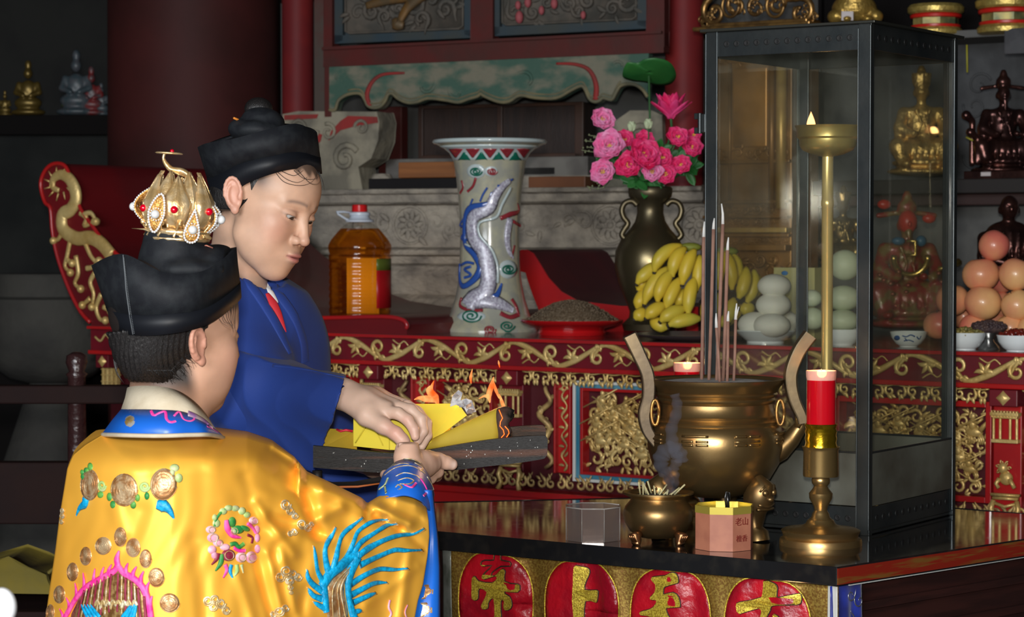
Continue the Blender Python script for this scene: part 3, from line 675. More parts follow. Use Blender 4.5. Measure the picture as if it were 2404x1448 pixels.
# lower carved row, rails and foot
m = MB(); a, b = sx(300), SR; n = int((b - a) / 0.03); z0, z1 = tz(1160), tz(1124)
for k in range(n):
    c = a + (b - a) * (k + 0.5) / n; sg = 1 if k % 2 else -1
    curl(m, TP, (c, (z0 + z1) / 2), 0.0145, 1.6 + sg * 0.6, 1.0, sg, 0.34, 11, -0.004, 0.7, tail=0.018)
    leaf(m, TP, (c, z1 - 0.012), rg.uniform(0.3, 2.8), 0.018, 0.004, 0.0)
m.build('gilt_lower_row', GOLDD, alt)
m = MB(); m.tbox(sx(290), SR, -0.02, 0.06, tz(1178), tz(1163)); m.build('upper_rail', RED, alt, False, 0.003)
m = MB(); m.tbox(sx(290), SR, -0.006, 0.06, tz(1215), tz(1178)); m.tbox(sx(290), SR, -0.03, 0.06, tz(1260), tz(1215)); m.build('lower_rail', RED, alt, False, 0.004)
m = MB(); m.tbox(sx(290), SR, 0.02, 0.06, 0.12, tz(1260)); m.build('skirt_board', DRED, alt, False)
for px in (300, 900, 1500, 2100, 2600):
    for t_ in (0.0, DEP - 0.08):
        m = MB(); m.tbox(sx(px) - 0.035, sx(px) + 0.035, t_, t_ + 0.07, 0, tz(1165) if t_ > 0.1 else tz(1215)); m.build('leg', RED, alt, False, 0.004)
m = MB(); m.tbox(sx(300), SR, DEP - 0.05, DEP - 0.02, tz(1165), tz(806)); m.tbox(sx(240), sx(262), 0.03, DEP - 0.02, tz(960), tz(806)); m.build('rear_apron', DRED, alt, False)
# upturned scroll end
prf = [(214, 757), (192, 733), (168, 688), (146, 632), (132, 584), (124, 536), (120, 488), (108, 476), (99, 448), (98, 424), (108, 400), (124, 386), (144, 384), (158, 394), (168, 420), (180, 456), (192, 492), (220, 532), (244, 564), (276, 596), (330, 640), (400, 685), (500, 724), (620, 744), (760, 746), (900, 743), (945, 750), (957, 762), (955, 771)]
dn = [(TP.loc(x, y)) for x, y in prf]; dn = [(s_, max(z_, ZT)) for (s_, z_), (x, y) in zip(dn, prf)]
dn += [(dn[-1][0], ZT), (dn[0][0], ZT)]
m = MB(); m.prism([TP.P(s_, z_, 0.0) for s_, z_ in dn], V * DEP)
fl = m.build('upturned_end', mat('end_board_red', (0.15, 0.006, 0.009), 0.45, 0, (0.11, 0.007, 0.010), 3, coat=0.15), alt, auto=35)
m = MB(); s2 = spline([TP.loc(x, y) for x, y in prf], 3); 
m.tube([TP.P(x, max(z, ZT), 0.003) for x, z in s2], 0.0065, 6); m.build('red_bead', RED, fl)
m = MB(); P_ = lambda x, y, o=0.004: TP.P(*TP.loc(x, y), o)
body = spline([(141, 447), (127, 440), (128, 420), (145, 410), (165, 420), (178, 445), (180, 470), (168, 492), (150, 503), (148, 530), (160, 548), (185, 560), (215, 558), (240, 572), (264, 600)], 5)
m.tube([P_(x, y) for x, y in body], [0.007 + 0.015 * min(1, i / 25) for i in range(len(body))], 10, flat=TP.n, fs=0.5)
for i in range(6, len(body), 2): curl(m, TP, TP.loc(body[i][0], body[i][1]), 0.009, i * .4, 0.9, 1, 0.25, 8, 0.008)
for k in range(11):
    a = k * 0.57 + 1.6; m.tube([P_(140 + 22 * math.cos(a), 430 + 24 * math.sin(a)), P_(140 + 36 * math.cos(a + .12), 432 + 40 * math.sin(a + .12))], [0.003, 0.0012], 5)
for pts in ([(190, 500), (205, 512), (200, 530), (225, 520)], [(195, 505), (215, 500), (228, 520)], [(150, 540), (140, 560), (128, 565)], [(168, 560), (160, 600), (155, 625), (168, 640)], [(200, 565), (215, 600), (232, 620)], [(180, 600), (186, 640), (178, 665), (192, 678)],
            [(225, 640), (214, 662), (222, 690), (218, 720)], [(214, 700), (196, 716)], [(240, 690), (228, 720), (236, 748), (250, 752)], [(245, 720), (262, 730)], [(160, 610), (172, 618)], [(205, 630), (222, 626), (235, 612)]):
    sp = spline(pts, 5); m.tube([P_(x, y) for x, y in sp], [0.0095 * (1 - 0.4 * i / len(sp)) for i in range(len(sp))], 6, flat=TP.n, fs=0.6); m.ell(P_(*pts[-1]), 0.0125, 8, 6)
for x, y in ((225, 565), (245, 580), (200, 552), (180, 553)): m.ell(P_(x, y), (0.011, 0.008, 0.009), 8, 6)
m.build('gilt_dragon', GOLD, fl)
m = MB(); m.tube([P_(x, y) for x, y in spline([(225, 790), (238, 800), (250, 785), (262, 795), (275, 775)], 4)], 0.004, 6, flat=TP.n, fs=0.6); m.build('gilt_zigzag', GOLD, alt)
# ---- smaller red altar stand behind the offering plate
AP = tplane(0.5); st = [(1214, 606), (1216, 592), (1226, 586), (1240, 586), (1254, 594), (1268, 616), (1290, 652), (1320, 684), (1360, 706), (1460, 718), (1640, 720), (1640, 800), (1290, 800), (1272, 740), (1252, 690), (1240, 655), (1236, 640), (1222, 636), (1214, 622)]
zb = AP.loc(1400, 764)[1]
m = MB(); pp = [AP.loc(x, y) for x, y in st]; m.prism([AP.P(s_, max(z_, ZT)) for s_, z_ in pp], V * 0.4)
bo = m.build('altar_stand', mat('stand_red', (0.085, 0.014, 0.018), 0.5, 0, (0.06, 0.014, 0.018), 4), auto=35); tag(bo, 'small plain red altar stand with a curled end behind the plate of seeds', 'stand')
m = MB(); s2 = spline(pp, 3); m.prism([AP.P(s_, max(z_, ZT), 0.001) for s_, z_ in pp], AP.n * 0.004); m.build('end_face', RED, bo, False)
# ================================================================ black stone offering table
ZB = CAMZ - 0.556
HB = hplane(ZB)
def onT(px, py, z=None): return (HB if z is None else hplane(z)).hit(px, py)
A = onT(1965, 1330); RT = onT(2404, 1264); RT = A + (RT - A) * 1.5
L0 = A - U * 1.05
far = [onT(2620, 1222), onT(2280, 1196), onT(1900, 1163), onT(1640, 1166), onT(960, 1180), onT(700, 1190)]
top = [A, RT] + far + [L0]
BLKST = mat('polished_black_stone', (0.010, 0.010, 0.011), 0.07, 0, (0.02, 0.018, 0.016), 30, 0.5, 0.75, coat=0.6, rough2=0.16)
bt = thing('offering_table', 'polished black stone topped table with a gold lettered cloth hung on its front', 'table', (sum(p.x for p in top) / len(top), sum(p.y for p in top) / len(top), 0))
m = MB(); m.prism([Vector((p.x, p.y, ZB - 0.033)) for p in top], Z * 0.033); m.build('stone_top', BLKST, bt, False, 0.0015)
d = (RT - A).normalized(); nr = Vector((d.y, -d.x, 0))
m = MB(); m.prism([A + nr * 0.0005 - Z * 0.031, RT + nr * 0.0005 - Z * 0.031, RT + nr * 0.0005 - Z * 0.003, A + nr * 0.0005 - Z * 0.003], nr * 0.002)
EDGEM = mat('edge_reflection_paint', (0.20, 0.016, 0.008), 0.15, 0, (0.16, 0.07, 0.015), 4, 0.5, 0.62, stretch=(2, 2, 26), coat=0.6)  # red and gold reflections painted into the colour of the side edge
m.build('side_edge_reflection', EDGEM, bt, False)
ins = lambda p, q: Vector((p.x, p.y, 0)) + q
WDK = mat('dark_mahogany', (0.035, 0.012, 0.010), 0.35, 0, (0.022, 0.009, 0.008), 5, 0.4, 0.6, 0.2, 30, stretch=(1, 1, 10), coat=0.2)
body = [A - d * 0 + (-U + V) * 0.012 - U * 0.02, RT - nr * 0.03, far[0], far[1], far[3], far[4], L0 + V * 0.03 - U * 0.02]
body = [Vector((p.x, p.y, 0.0)) for p in (A + V * 0.03 - U * 0.035, RT - nr * 0.035 - d * 0.02, far[0] - V * 0.03, far[1] - V * 0.03, far[2] - V * 0.03, far[3] - V * 0.03, far[5] - V * 0.02, L0 + V * 0.03)]
m = MB(); m.prism(body, Z * (ZB - 0.0345)); m.build('table_body', WDK, bt, False, 0.003)
m = MB()
for zz_ in (0.075, 0.13, 0.2): m.prism([A - nr * 0.034 + d * 0.03 - Z * zz_, RT - nr * 0.034 - Z * zz_, RT - nr * 0.026 - Z * zz_, A - nr * 0.026 + d * 0.03 - Z * zz_], -Z * 0.014)
m.build('side_moulding', WDK, bt, False, 0.002)
m = MB(); m.prism([A - nr * 0.012 - Z * 0.034 + d * 0.045, RT - nr * 0.012 - Z * 0.034, RT - nr * 0.009 - Z * 0.034, A - nr * 0.009 - Z * 0.034 + d * 0.045], -Z * 0.004); m.build('white_glue_line', WHT, bt, False)
# ---- hanging cloth with the four characters
CPn = Plane(A + V * 0.012, U, Z)
def cl(x, y): return CPn.loc(x, y)
zt = -0.034
cS0, cS1 = cl(1048, 1290)[0], cl(1966, 1380)[0]
cloth = thing('altar_cloth', 'gold brocade front cloth with four red roundels bearing gold characters', 'cloth', CPn.P((cS0 + cS1) / 2, zt))
def wav(s_, z_): return 0.004 * math.sin(s_ * 55 + 1) + 0.0025 * math.sin(s_ * 90 + z_ * 14) + 0.003 * max(0, (zt - z_)) * math.sin(s_ * 40) * 4
def clothgrid(s0, s1, z0, z1, off, ns=60, nz=24):
    m = MB(); m.grid([[CPn.P(s0 + (s1 - s0) * i / ns, z1 + (z0 - z1) * j / nz, off + wav(s0 + (s1 - s0) * i / ns, z1 + (z0 - z1) * j / nz)) for i in range(ns + 1)] for j in range(nz + 1)]); return m
clothgrid(cS0, cS1, zt - 0.55, zt, -0.004, 160, 40).build('brocade', mat('gold_brocade', (0.20, 0.10, 0.02), 0.45, 0.55, (0.36, 0.24, 0.05), 260, 0.42, 0.62, 0.5, 300, 0.0008), cloth, solid=0.0015)
for (a, b, mm, nm) in ((1036, 1062, mat('silver_trim', (0.30, 0.32, 0.29), 0.4, 0.4, (0.16, 0.18, 0.15), 30, 0.4, 0.6, 0.4, 60), 'silver_border'), (1943, 1967, mat('white_satin', (0.5, 0.5, 0.47), 0.45), 'white_border')):
    clothgrid(cl(a, 1340)[0], cl(b, 1340)[0], zt - 0.55, zt - 0.002, 0.0005, 8, 30).build(nm, mm, cloth, solid=0.0015)
# characters: outlines traced in the cloth's own plane (x to the right, y down, pixels of each roundel)
REDSAT = mat('red_satin', (0.46, 0.006, 0.016), 0.34, 0, (0.26, 0.004, 0.014), 14, 0.4, 0.6, 0.7, 26, 0.012)
GLIT = mat('gold_sequin_cloth', (0.80, 0.62, 0.07), 0.35, 0.45, (0.42, 0.28, 0.03), 330, 0.42, 0.58, 0.8, 420, 0.001)
OUTL = mat('dark_cord', (0.02, 0.016, 0.014), 0.6)
R_ = lambda pts: [(1000 + x / 2.357, 1240 + y / 2.357) for x, y in pts]
roundels = [(1165, 1293, 84, 118), (1369, 1313, 88, 118), (1575, 1333, 96, 124), (1802, 1352, 100, 124)]
glyphs = [
    [[(378, 140), (410, 135), (425, 150), (425, 172), (480, 180), (484, 205), (425, 208), (372, 240), (365, 258), (385, 262), (412, 240), (436, 222), (455, 235), (448, 290), (520, 305), (530, 325), (520, 350), (455, 345), (448, 358), (480, 375), (492, 410), (485, 440), (450, 450), (440, 425), (446, 400), (425, 395), (420, 440), (425, 540), (400, 560), (385, 540), (388, 470), (382, 392), (368, 388), (352, 412), (350, 440), (322, 445), (315, 425), (330, 395), (345, 350), (310, 330), (298, 345), (296, 385), (280, 396), (262, 385), (262, 330), (264, 275), (280, 265), (300, 290), (372, 300), (398, 275), (385, 262), (330, 280), (318, 265), (335, 240), (365, 205), (320, 208), (310, 190), (330, 175), (375, 175)]],
    [[(832, 212), (855, 208), (895, 220), (905, 245), (888, 290), (882, 340), (948, 342), (955, 358), (948, 402), (935, 408), (885, 402), (880, 500), (885, 560), (960, 556), (1000, 570), (1000, 600), (740, 610), (735, 580), (760, 565), (826, 560), (822, 400), (828, 300)]],
    [[(1258, 268), (1340, 258), (1372, 242), (1400, 248), (1410, 292), (1395, 302), (1335, 320), (1325, 350), (1330, 362), (1385, 350), (1412, 378), (1420, 425), (1412, 432), (1350, 436), (1342, 450), (1370, 500), (1450, 570), (1440, 610), (1395, 590), (1335, 530), (1310, 500), (1270, 560), (1215, 610), (1180, 600), (1230, 545), (1262, 490), (1195, 478), (1193, 460), (1240, 448), (1268, 430), (1282, 398), (1250, 392), (1248, 378), (1272, 352), (1275, 310), (1256, 290)]],
    [[(1870, 292), (1940, 300), (1962, 325), (1958, 375), (2000, 372), (2070, 360), (2082, 378), (2078, 408), (2060, 420), (1960, 420), (1920, 430), (1915, 450), (1880, 520), (1960, 540), (1990, 590), (1960, 620), (1900, 590), (1830, 600), (1800, 580), (1820, 540), (1855, 480), (1845, 440), (1745, 470), (1728, 440), (1728, 420), (1745, 405), (1860, 380)], [(1935, 480), (1960, 478), (2010, 530), (2000, 560), (1970, 540)]],
]
for (cx, y0, rx, ry), gl in zip(roundels, glyphs):
    cyy = y0 + ry; c = cl(cx, cyy); rs = rx * c[0] * 0 + (cl(cx + rx, cyy)[0] - cl(cx - rx, cyy)[0]) / 2; rz = (cl(cx, y0)[1] - cl(cx, cyy)[1])
    m = MB(); rows = []
    for j in range(9):
        q = j / 8; rows.append([(c[0] + rs * q * math.copysign(abs(math.cos(a)) ** 0.8, math.cos(a)), c[1] + rz * q * math.copysign(abs(math.sin(a)) ** 0.8, math.sin(a)), q) for a in np.linspace(0, 2 * PI, 41)])
    m.grid([[CPn.P(x, min(z, zt - 0.001), 0.0006 + wav(x, z) + 0.0025 * (1 - q ** 4)) for x, z, q in r] for r in rows]); ro = m.build('red_roundel', REDSAT, cloth, solid=0.001)
    m = MB(); m.tube([CPn.P(x, min(z, zt), 0.003 + wav(x, z)) for x, z, q in rows[-1]], 0.0016, 5); m.build('gold_cord', GLIT, ro)
    for g_ in gl:
        pp = [cl(*q) for q in R_(g_)]
        for k_ in range(1): pp = spline(pp, 2, True)
        m = MB(); m.prism([CPn.P(x, z, 0.0035 + wav(x, z)) for x, z in pp], CPn.n * 0.0035); m.build('gold_character', GLIT, ro, False, 0.0012)
        m = MB(); pts = [CPn.P(x, z, 0.0045 + wav(x, z)) for x, z in pp]; m.tube(pts + pts[:1], 0.0014, 5); m.build('dark_outline', OUTL, ro)
sw = thing('side_hanging', 'deep blue cloth hanging with silver scroll embroidery at the table corner', 'cloth', A + nr * 0.0 + d * 0.03 - Z * 0.05)
HPn = Plane(A + d * 0.0 - nr * 0.022, d, Z)
m = MB(); m.grid([[HPn.P(0.004 + 0.085 * i / 14, -0.036 - 0.4 * j / 20, 0.004 + 0.004 * math.sin(i * 1.1) * min(1, j / 3)) for i in range(15)] for j in range(21)]); m.build('blue_cloth', mat('deep_blue_satin', (0.012, 0.025, 0.26), 0.4, 0, (0.01, 0.015, 0.14), 20, sheen=0.3), sw, solid=0.0015)
m = MB()
for j in range(6):
    for i in (0, 1): curl(m, HPn, (0.052 + i * 0.022, -0.055 - j * 0.045 - i * 0.012), 0.012, i * 3 + j, 1.0, 1 if i else -1, 0.12, 12, 0.010, tail=0.01)
m.build('silver_embroidery', mat('silver_thread', (0.5, 0.5, 0.5), 0.3, 0.9), sw)

# ================================================================ glass lantern cabinet
CN = onT(2040, 1258)
GP = lambda s_, t_, z_: CN + U * s_ + V * t_ + Z * (z_)
CW, CD, CH = 0.352, 0.405, 0.958
STEEL = mat('dark_painted_iron', (0.035, 0.042, 0.045), 0.36, 0.7, (0.065, 0.07, 0.068), 9, 0.35, 0.7, 0.3, 40, 0.0015)
RUST = mat('tarnished_panel', (0.13, 0.135, 0.11), 0.5, 0.1, (0.06, 0.055, 0.042), 7, 0.35, 0.68, 0.3, 30, 0.002)
cab = thing('glass_lantern', 'tall iron framed glass lantern case standing on the black table, brass lamp inside', 'lantern', GP(-CW / 2, CD / 2, 0))
def gbox(m, s0, s1, t0, t1, z0, z1): return m.box(GP((s0 + s1) / 2, (t0 + t1) / 2, (z0 + z1) / 2), (abs(s1 - s0), abs(t1 - t0), abs(z1 - z0)), (U, V, Z))
for (s_, t_) in ((0, 0), (-CW, 0), (0, CD), (-CW, CD)):
    a = s_ - 0.026 if s_ == 0 else s_; b = a + 0.026; c0 = t_ if t_ == 0 else t_ - 0.014
    m = MB(); gbox(m, a, b, c0, c0 + 0.004, 0, CH); 
    x = (s_ - 0.004, s_) if s_ == 0 else (s_, s_ + 0.004); gbox(m, x[0], x[1], c0, c0 + 0.014, 0, CH)
    m.tube([GP(a + 0.002 if s_ else b - 0.001, c0 - 0.001, 0.01), GP(a + 0.002 if s_ else b - 0.001, c0 - 0.001, CH - 0.005)], 0.0022, 6)
    if s_ == 0 and t_ == 0: m.tube([GP(a, -0.001, 0.01), GP(a, -0.001, CH - 0.01)], 0.0015, 6)
    m.build('post', STEEL, cab, False, 0.001)
for nm, z0, z1 in (('top_band', CH - 0.05, CH - 0.002), ('base_band', 0.008, 0.052)):
    for side in ('front', 'right', 'left', 'back'):
        m = MB()
        if side in ('front', 'back'): tt = 0.003 if side == 'front' else CD - 0.006; gbox(m, -CW + 0.02, -0.02, tt, tt + 0.003, z0, z1); n = 13; pos = [(-CW + 0.045 + (CW - 0.09) * k / (n - 1), tt - 0.0005, 'f') for k in range(n)]
        else: ss = -0.006 if side == 'right' else -CW + 0.003; gbox(m, ss, ss + 0.003, 0.01, CD - 0.01, z0, z1); n = 12; pos = [(ss + 0.0035, 0.04 + (CD - 0.08) * k / (n - 1), 'r') for k in range(n)]
        bo = m.build(nm, STEEL, cab, False, 0.001)
        if side in ('front', 'right'):
            m = MB()
            for s_, t_, k_ in pos:
                ax = (U, Z, -V) if k_ == 'f' else (V, Z, U)
                m.lathe(GP(s_, t_, (z0 + z1) / 2), [(0.0062, -0.001), (0.0062, 0.0003), (0.0050, 0.0006), (0.0036, 0.0002), (0.0001, 0.0001)], 10, ax[0], ax[1], ax[2])
            m.build('punched_hole', mat('hole_black', (0.006, 0.006, 0.006), 0.6), bo)
for side, (a, b, c0, c1) in dict(front=(-CW + 0.024, -0.024, 0.001, 0.004), right=(-0.004, -0.001, 0.014, CD - 0.014), left=(-CW + 0.001, -CW + 0.004, 0.014, CD - 0.014), back=(-CW + 0.024, -0.024, CD - 0.004, CD - 0.001)).items():
    m = MB(); gbox(m, a, b, c0, c1, 0.054, 0.153); m.build('lower_panel', RUST, cab, False, 0.001)
    m = MB(); gbox(m, a, b, c0 - 0.001, c1 + 0.001, 0.153, 0.157); m.build('panel_lip', STEEL, cab, False, 0.0005)
GLASS = bpy.data.materials.new('dusty_glass'); GLASS.use_nodes = True
nt = GLASS.node_tree; N = nt.nodes; N.remove(N['Principled BSDF']); out = N['Material Output']
tr = N.new('ShaderNodeBsdfTransparent'); tr.inputs[0].default_value = (0.95, 0.95, 0.92, 1); gl = N.new('ShaderNodeBsdfGlossy'); gl.inputs['Roughness'].default_value = 0.04
df = N.new('ShaderNodeBsdfDiffuse'); df.inputs[0].default_value = (0.5, 0.52, 0.42, 1)
lwf = N.new('ShaderNodeLayerWeight'); fr_ = N.new('ShaderNodeMapRange'); fr_.inputs['To Min'].default_value = 0.02; fr_.inputs['To Max'].default_value = 0.16; nt.links.new(lwf.outputs['Facing'], fr_.inputs['Value']); m1 = N.new('ShaderNodeMixShader'); m2 = N.new('ShaderNodeMixShader')
nz = N.new('ShaderNodeTexNoise'); nz.inputs['Scale'].default_value = 9; nz.inputs['Detail'].default_value = 6; tcg = N.new('ShaderNodeTexCoord'); nt.links.new(tcg.outputs['Object'], nz.inputs['Vector'])
mr = N.new('ShaderNodeMapRange'); mr.inputs['From Min'].default_value = 0.35; mr.inputs['From Max'].default_value = 0.7; mr.inputs['To Min'].default_value = 0.004; mr.inputs['To Max'].default_value = 0.028; nt.links.new(nz.outputs['Fac'], mr.inputs['Value'])
nt.links.new(mr.outputs[0], m1.inputs[0]); nt.links.new(tr.outputs[0], m1.inputs[1]); nt.links.new(df.outputs[0], m1.inputs[2])
nt.links.new(fr_.outputs[0], m2.inputs[0]); nt.links.new(m1.outputs[0], m2.inputs[1]); nt.links.new(gl.outputs[0], m2.inputs[2]); nt.links.new(m2.outputs[0], out.inputs[0])
for side, (a, b, c0, c1) in dict(front=(-CW + 0.02, -0.02, 0.005, 0.007), right=(-0.008, -0.006, 0.012, CD - 0.016), left=(-CW + 0.006, -CW + 0.008, 0.012, CD - 0.016), back=(-CW + 0.02, -0.02, CD - 0.008, CD - 0.006)).items():
    m = MB(); gbox(m, a, b, c0, c1, 0.157, CH - 0.05); m.build('glass_pane', GLASS, cab, False)
m = MB(); pk = [GP(-CW - 0.008, -0.008, CH), GP(0.01, -0.008, CH), GP(0.01, CD + 0.008, CH), GP(-CW - 0.008, CD + 0.008, CH)]
m.prism([p - Z * 0.002 for p in pk], Z * 0.005); m.build('lid', mat('lid_iron', (0.05, 0.05, 0.042), 0.4, 0.7), cab, False, 0.001)
m = MB(); gbox(m, -CW + 0.004, -0.004, 0.004, CD - 0.004, 0.002, 0.007); m.build('floor_plate', STEEL, cab, False)
m = MB(); hz = (W(1635, 290, 4.5).z - ZB); gbox(m, -CW - 0.012, -CW + 0.001, -0.003, 0.006, hz - 0.018, hz + 0.018); m.tube([GP(-CW - 0.01, -0.003, hz - 0.02), GP(-CW - 0.01, -0.003, hz + 0.02)], 0.0045, 8)
gbox(m, -CW - 0.024, -CW - 0.01, -0.002, 0.002, hz - 0.02, hz - 0.008); gbox(m, -CW - 0.024, -CW - 0.01, -0.002, 0.002, hz + 0.008, hz + 0.02); m.build('hinge', STEEL, cab, False, 0.001)
# lamp inside
FLM = bpy.data.materials.new('flame'); FLM.use_nodes = True
nt = FLM.node_tree; b_ = nt.nodes['Principled BSDF']; nt.nodes.remove(b_); em = nt.nodes.new('ShaderNodeEmission'); em.inputs[1].default_value = 5; em.inputs[0].default_value = (1, 0.40, 0.13, 1); nt.links.new(em.outputs[0], nt.nodes['Material Output'].inputs[0])
def flame(name, base, h, w_, label, parent=None, lean=(0, 0), mt=None, power=0.25, par_n=10):
    prof = [(w_ * 0.45, 0), (w_ * 0.85, h * 0.12), (w_, h * 0.28), (w_ * 0.8, h * 0.5), (w_ * 0.42, h * 0.75), (w_ * 0.14, h * 0.92), (0.0001, h)]
    m = MB(); vs = []
    m.lathe(base, prof, par_n)
    m.v = [(x + lean[0] * ((z - base.z) / h) ** 2, y, z) if False else (x + lean[0] * ((z - base.z) / h) ** 2, y + lean[1] * ((z - base.z) / h), z) for x, y, z in m.v]
    o = m.build(name, mt or FLM, parent)
    if power:
        l = bpy.data.lights.new('flame_light', 'POINT'); l.energy = power; l.color = (1, 0.55, 0.2); l.shadow_soft_size = 0.01; lo = bpy.data.objects.new('flame_light', l); C.objects.link(lo); lo.location = base + Z * h * 0.5 + Vector((0, -w_ * 1.6, 0))
    return o
def pxlathe(mb, base, cx, prof, n=32, **kw):
    """prof rows (radius in photo pixels, y in photo pixels) at the depth of base"""
    k = base.y / F; return mb.lathe(Vector((base.x, base.y, 0)), [(r * k, W(cx, y, base.y).z) for r, y in prof], n, **kw)
LB = onT(1941, 1232); LB = Vector((W(1941, 900, 4.52).x, 4.52, ZB + 0.007))
lamp = thing('oil_lamp', 'tall brass oil lamp with a wide cup inside the glass lantern', 'lamp', LB)
m = MB(); pxlathe(m, LB, 1941, [(13, 1200), (13.5, 900), (13.5, 486), (15, 484), (15, 470), (13.5, 468), (13, 362)], 24); m.build('stem', mat('bright_brass', (0.72, 0.56, 0.22), 0.3, 0.55, (0.58, 0.44, 0.17), 8, 0.35, 0.7), lamp, auto=40)
m = MB(); pxlathe(m, LB, 1941, [(12, 368), (36, 363), (58, 353), (66, 342), (67, 327), (72, 322), (73, 303), (76, 298), (78, 295), (75, 295), (70, 300), (66, 320), (40, 340), (1, 348)], 36); m.build('cup', mat('dim_brass', (0.46, 0.36, 0.13), 0.32, 0.6, (0.28, 0.21, 0.08), 10), lamp, auto=40)
m = MB(); m.lathe(LB, [(0.055, 0), (0.055, 0.012), (0.03, 0.02), (0.016, 0.05), (0.012, 0.06)], 24); m.build('foot', BRASS, lamp, auto=40)
f0 = Vector((W(1904, 300, 4.49).x, 4.49, W(1904, 302, 4.49).z)); fl_ = flame('flame', f0, 0.033, 0.0085, None, lamp)

# ================================================================ brass candlesticks with red candles
REDGL = mat('red_candle_glass', (0.62, 0.004, 0.012), 0.12, 0, (0.5, 0.004, 0.012), 4, trans=0.12, coat=0.6, sss=0.4)
def candlestick(cx, Y, ybase, label, yshift=0.0, sc=1.0, base_r=97, lit=0.3):
    B = Vector((W(cx, 900, Y).x, Y, ZB)); k = Y / F
    t = thing('candlestick', label, 'candlestick', B)
    k4 = 4.17 / F * sc; zz_ = lambda y: ZB + 0.0012 + (1281 - y) * k4
    L_ = lambda prof: [(r * k4, (1281 - y) * k4 + 0.0) for r, y in prof]
    m = MB(); m.lathe(B, L_([(base_r, 1281), (base_r, 1272), (base_r * .98, 1266), (base_r * .9, 1262), (base_r * .94, 1252), (base_r * .96, 1247), (base_r * .88, 1243), (base_r * .5, 1238), (36, 1232), (30, 1222)]), 48); m.build('base', BRASS, t, auto=35)
    m = MB(); m.lathe(B, L_([(30, 1223), (22, 1216), (20, 1208), (15, 1200), (17, 1190), (27, 1172), (28, 1160), (20, 1150), (16, 1143), (21, 1136), (22, 1128), (20, 1123), (14, 1122)]), 32); m.build('stem', BRASS, t, auto=40)
    m = MB(); m.lathe(B, L_([(15, 1122), (41, 1120), (42, 1116), (41, 1060), (43, 1054), (45, 1050), (42, 1050), (38, 1056), (38, 1100), (1, 1102)]), 36); m.build('cup', BRASS, t, auto=40)
    m = MB(); m.lathe(B, L_([(34, 1098), (38, 1048), (36, 1040), (38, 1030), (36, 1022), (38, 1014), (35.5, 1007), (39, 998), (37, 996), (33, 1004), (32, 1090)]), 36, rmod=lambda a, z: 1 + 0.01 * math.sin(a * 18)); m.build('gold_foil_cup', mat('gold_foil', (0.85, 0.6, 0.03), 0.16, 0.95, (0.7, 0.42, 0.02), 18, 0.4, 0.6, 0.4, 60), t, auto=30)
    m = MB(); m.lathe(B, L_([(1, 1085), (31, 1085), (34.5, 996), (34, 893), (33, 892), (1, 893)]), 36); m.build('red_wax', REDGL, t, auto=30)
    m = MB(); m.lathe(B, L_([(34, 893), (35.5, 885), (36, 871), (34.5, 871), (33.5, 885), (32, 893)]), 36); m.build('candle_rim', mat('pink_glass', (0.75, 0.5, 0.42), 0.2, 0, trans=0.3), t, auto=30)
    m = MB(); m.tube([B + Z * (1281 - 893) * k4, B + Z * (1281 - 880) * k4], 0.0012, 5); m.build('wick', OUTL, t)
    flame('flame', B + Z * (1281 - 884) * k4, 0.013, 0.004, None, t, power=lit)
    return t
candlestick(1928, 4.17, 1281, 'turned brass candlestick holding a lit red candle, right of the censer')
candlestick(1613, 4.52, 1281, 'brass candlestick mostly hidden behind the big censer, only its glowing pink rim showing', 0, 0.985, 50)

# ================================================================ big bronze censer
CB = Vector((W(1680, 900, 4.30).x, 4.30, ZB)); CY = CB.y; ck = CY / F
cens = thing('censer', 'large three legged bronze incense burner with tall curved handles', 'censer', CB)
m = MB(); pxlathe(m, CB, 1680, [(1, 1166), (50, 1164), (92, 1150), (128, 1122), (150, 1085), (160, 1050), (160, 1020), (153, 998), (146, 992), (147, 988), (150, 985), (146, 981), (141, 978), (143, 974), (138, 970), (135, 950), (134, 945), (138, 942), (141, 936), (138, 931), (142, 928), (146, 923), (143, 919), (147, 915), (150, 908), (157, 900), (160, 894), (161, 889), (155, 888), (148, 893), (140, 912), (132, 930), (132, 945), (1, 950)], 64)
m.build('bowl', BRONZE, cens, auto=50)
m = MB(); pxlathe(m, CB, 1680, [(120, 925), (136, 908), (149, 896), (100, 893), (1, 892)], 40); m.build('ash', mat('pale_ash', (0.42, 0.41, 0.40), 0.95, 0, (0.3, 0.29, 0.28), 60, 0.4, 0.6, 0.8, 90, 0.004), cens)
# trigram bars round the shoulder
m = MB()
for g_ in range(8):
    a0 = -PI / 2 - 0.52 + g_ * PI / 4 + 0.13
    for r_, (yy, br) in enumerate(((1012, g_ % 2), (1024, (g_ + 1) % 2), (1032, 1))):
        for (u0, u1) in (((-0.2, -0.02), (0.02, 0.2)) if br else ((-0.2, 0.2),)):
            rr = (160 - abs(yy - 1035) * 0.05) * ck; zz_ = W(1680, yy, CY).z
            m.tube([CB + Vector((math.cos(a0 + t), math.sin(a0 + t), 0)) * (rr + 0.0005) + Z * (zz_ - ZB) for t in np.linspace(u0, u1, 7)], 0.0026, 6)
m.build('trigram_bars', BRONZE, cens)
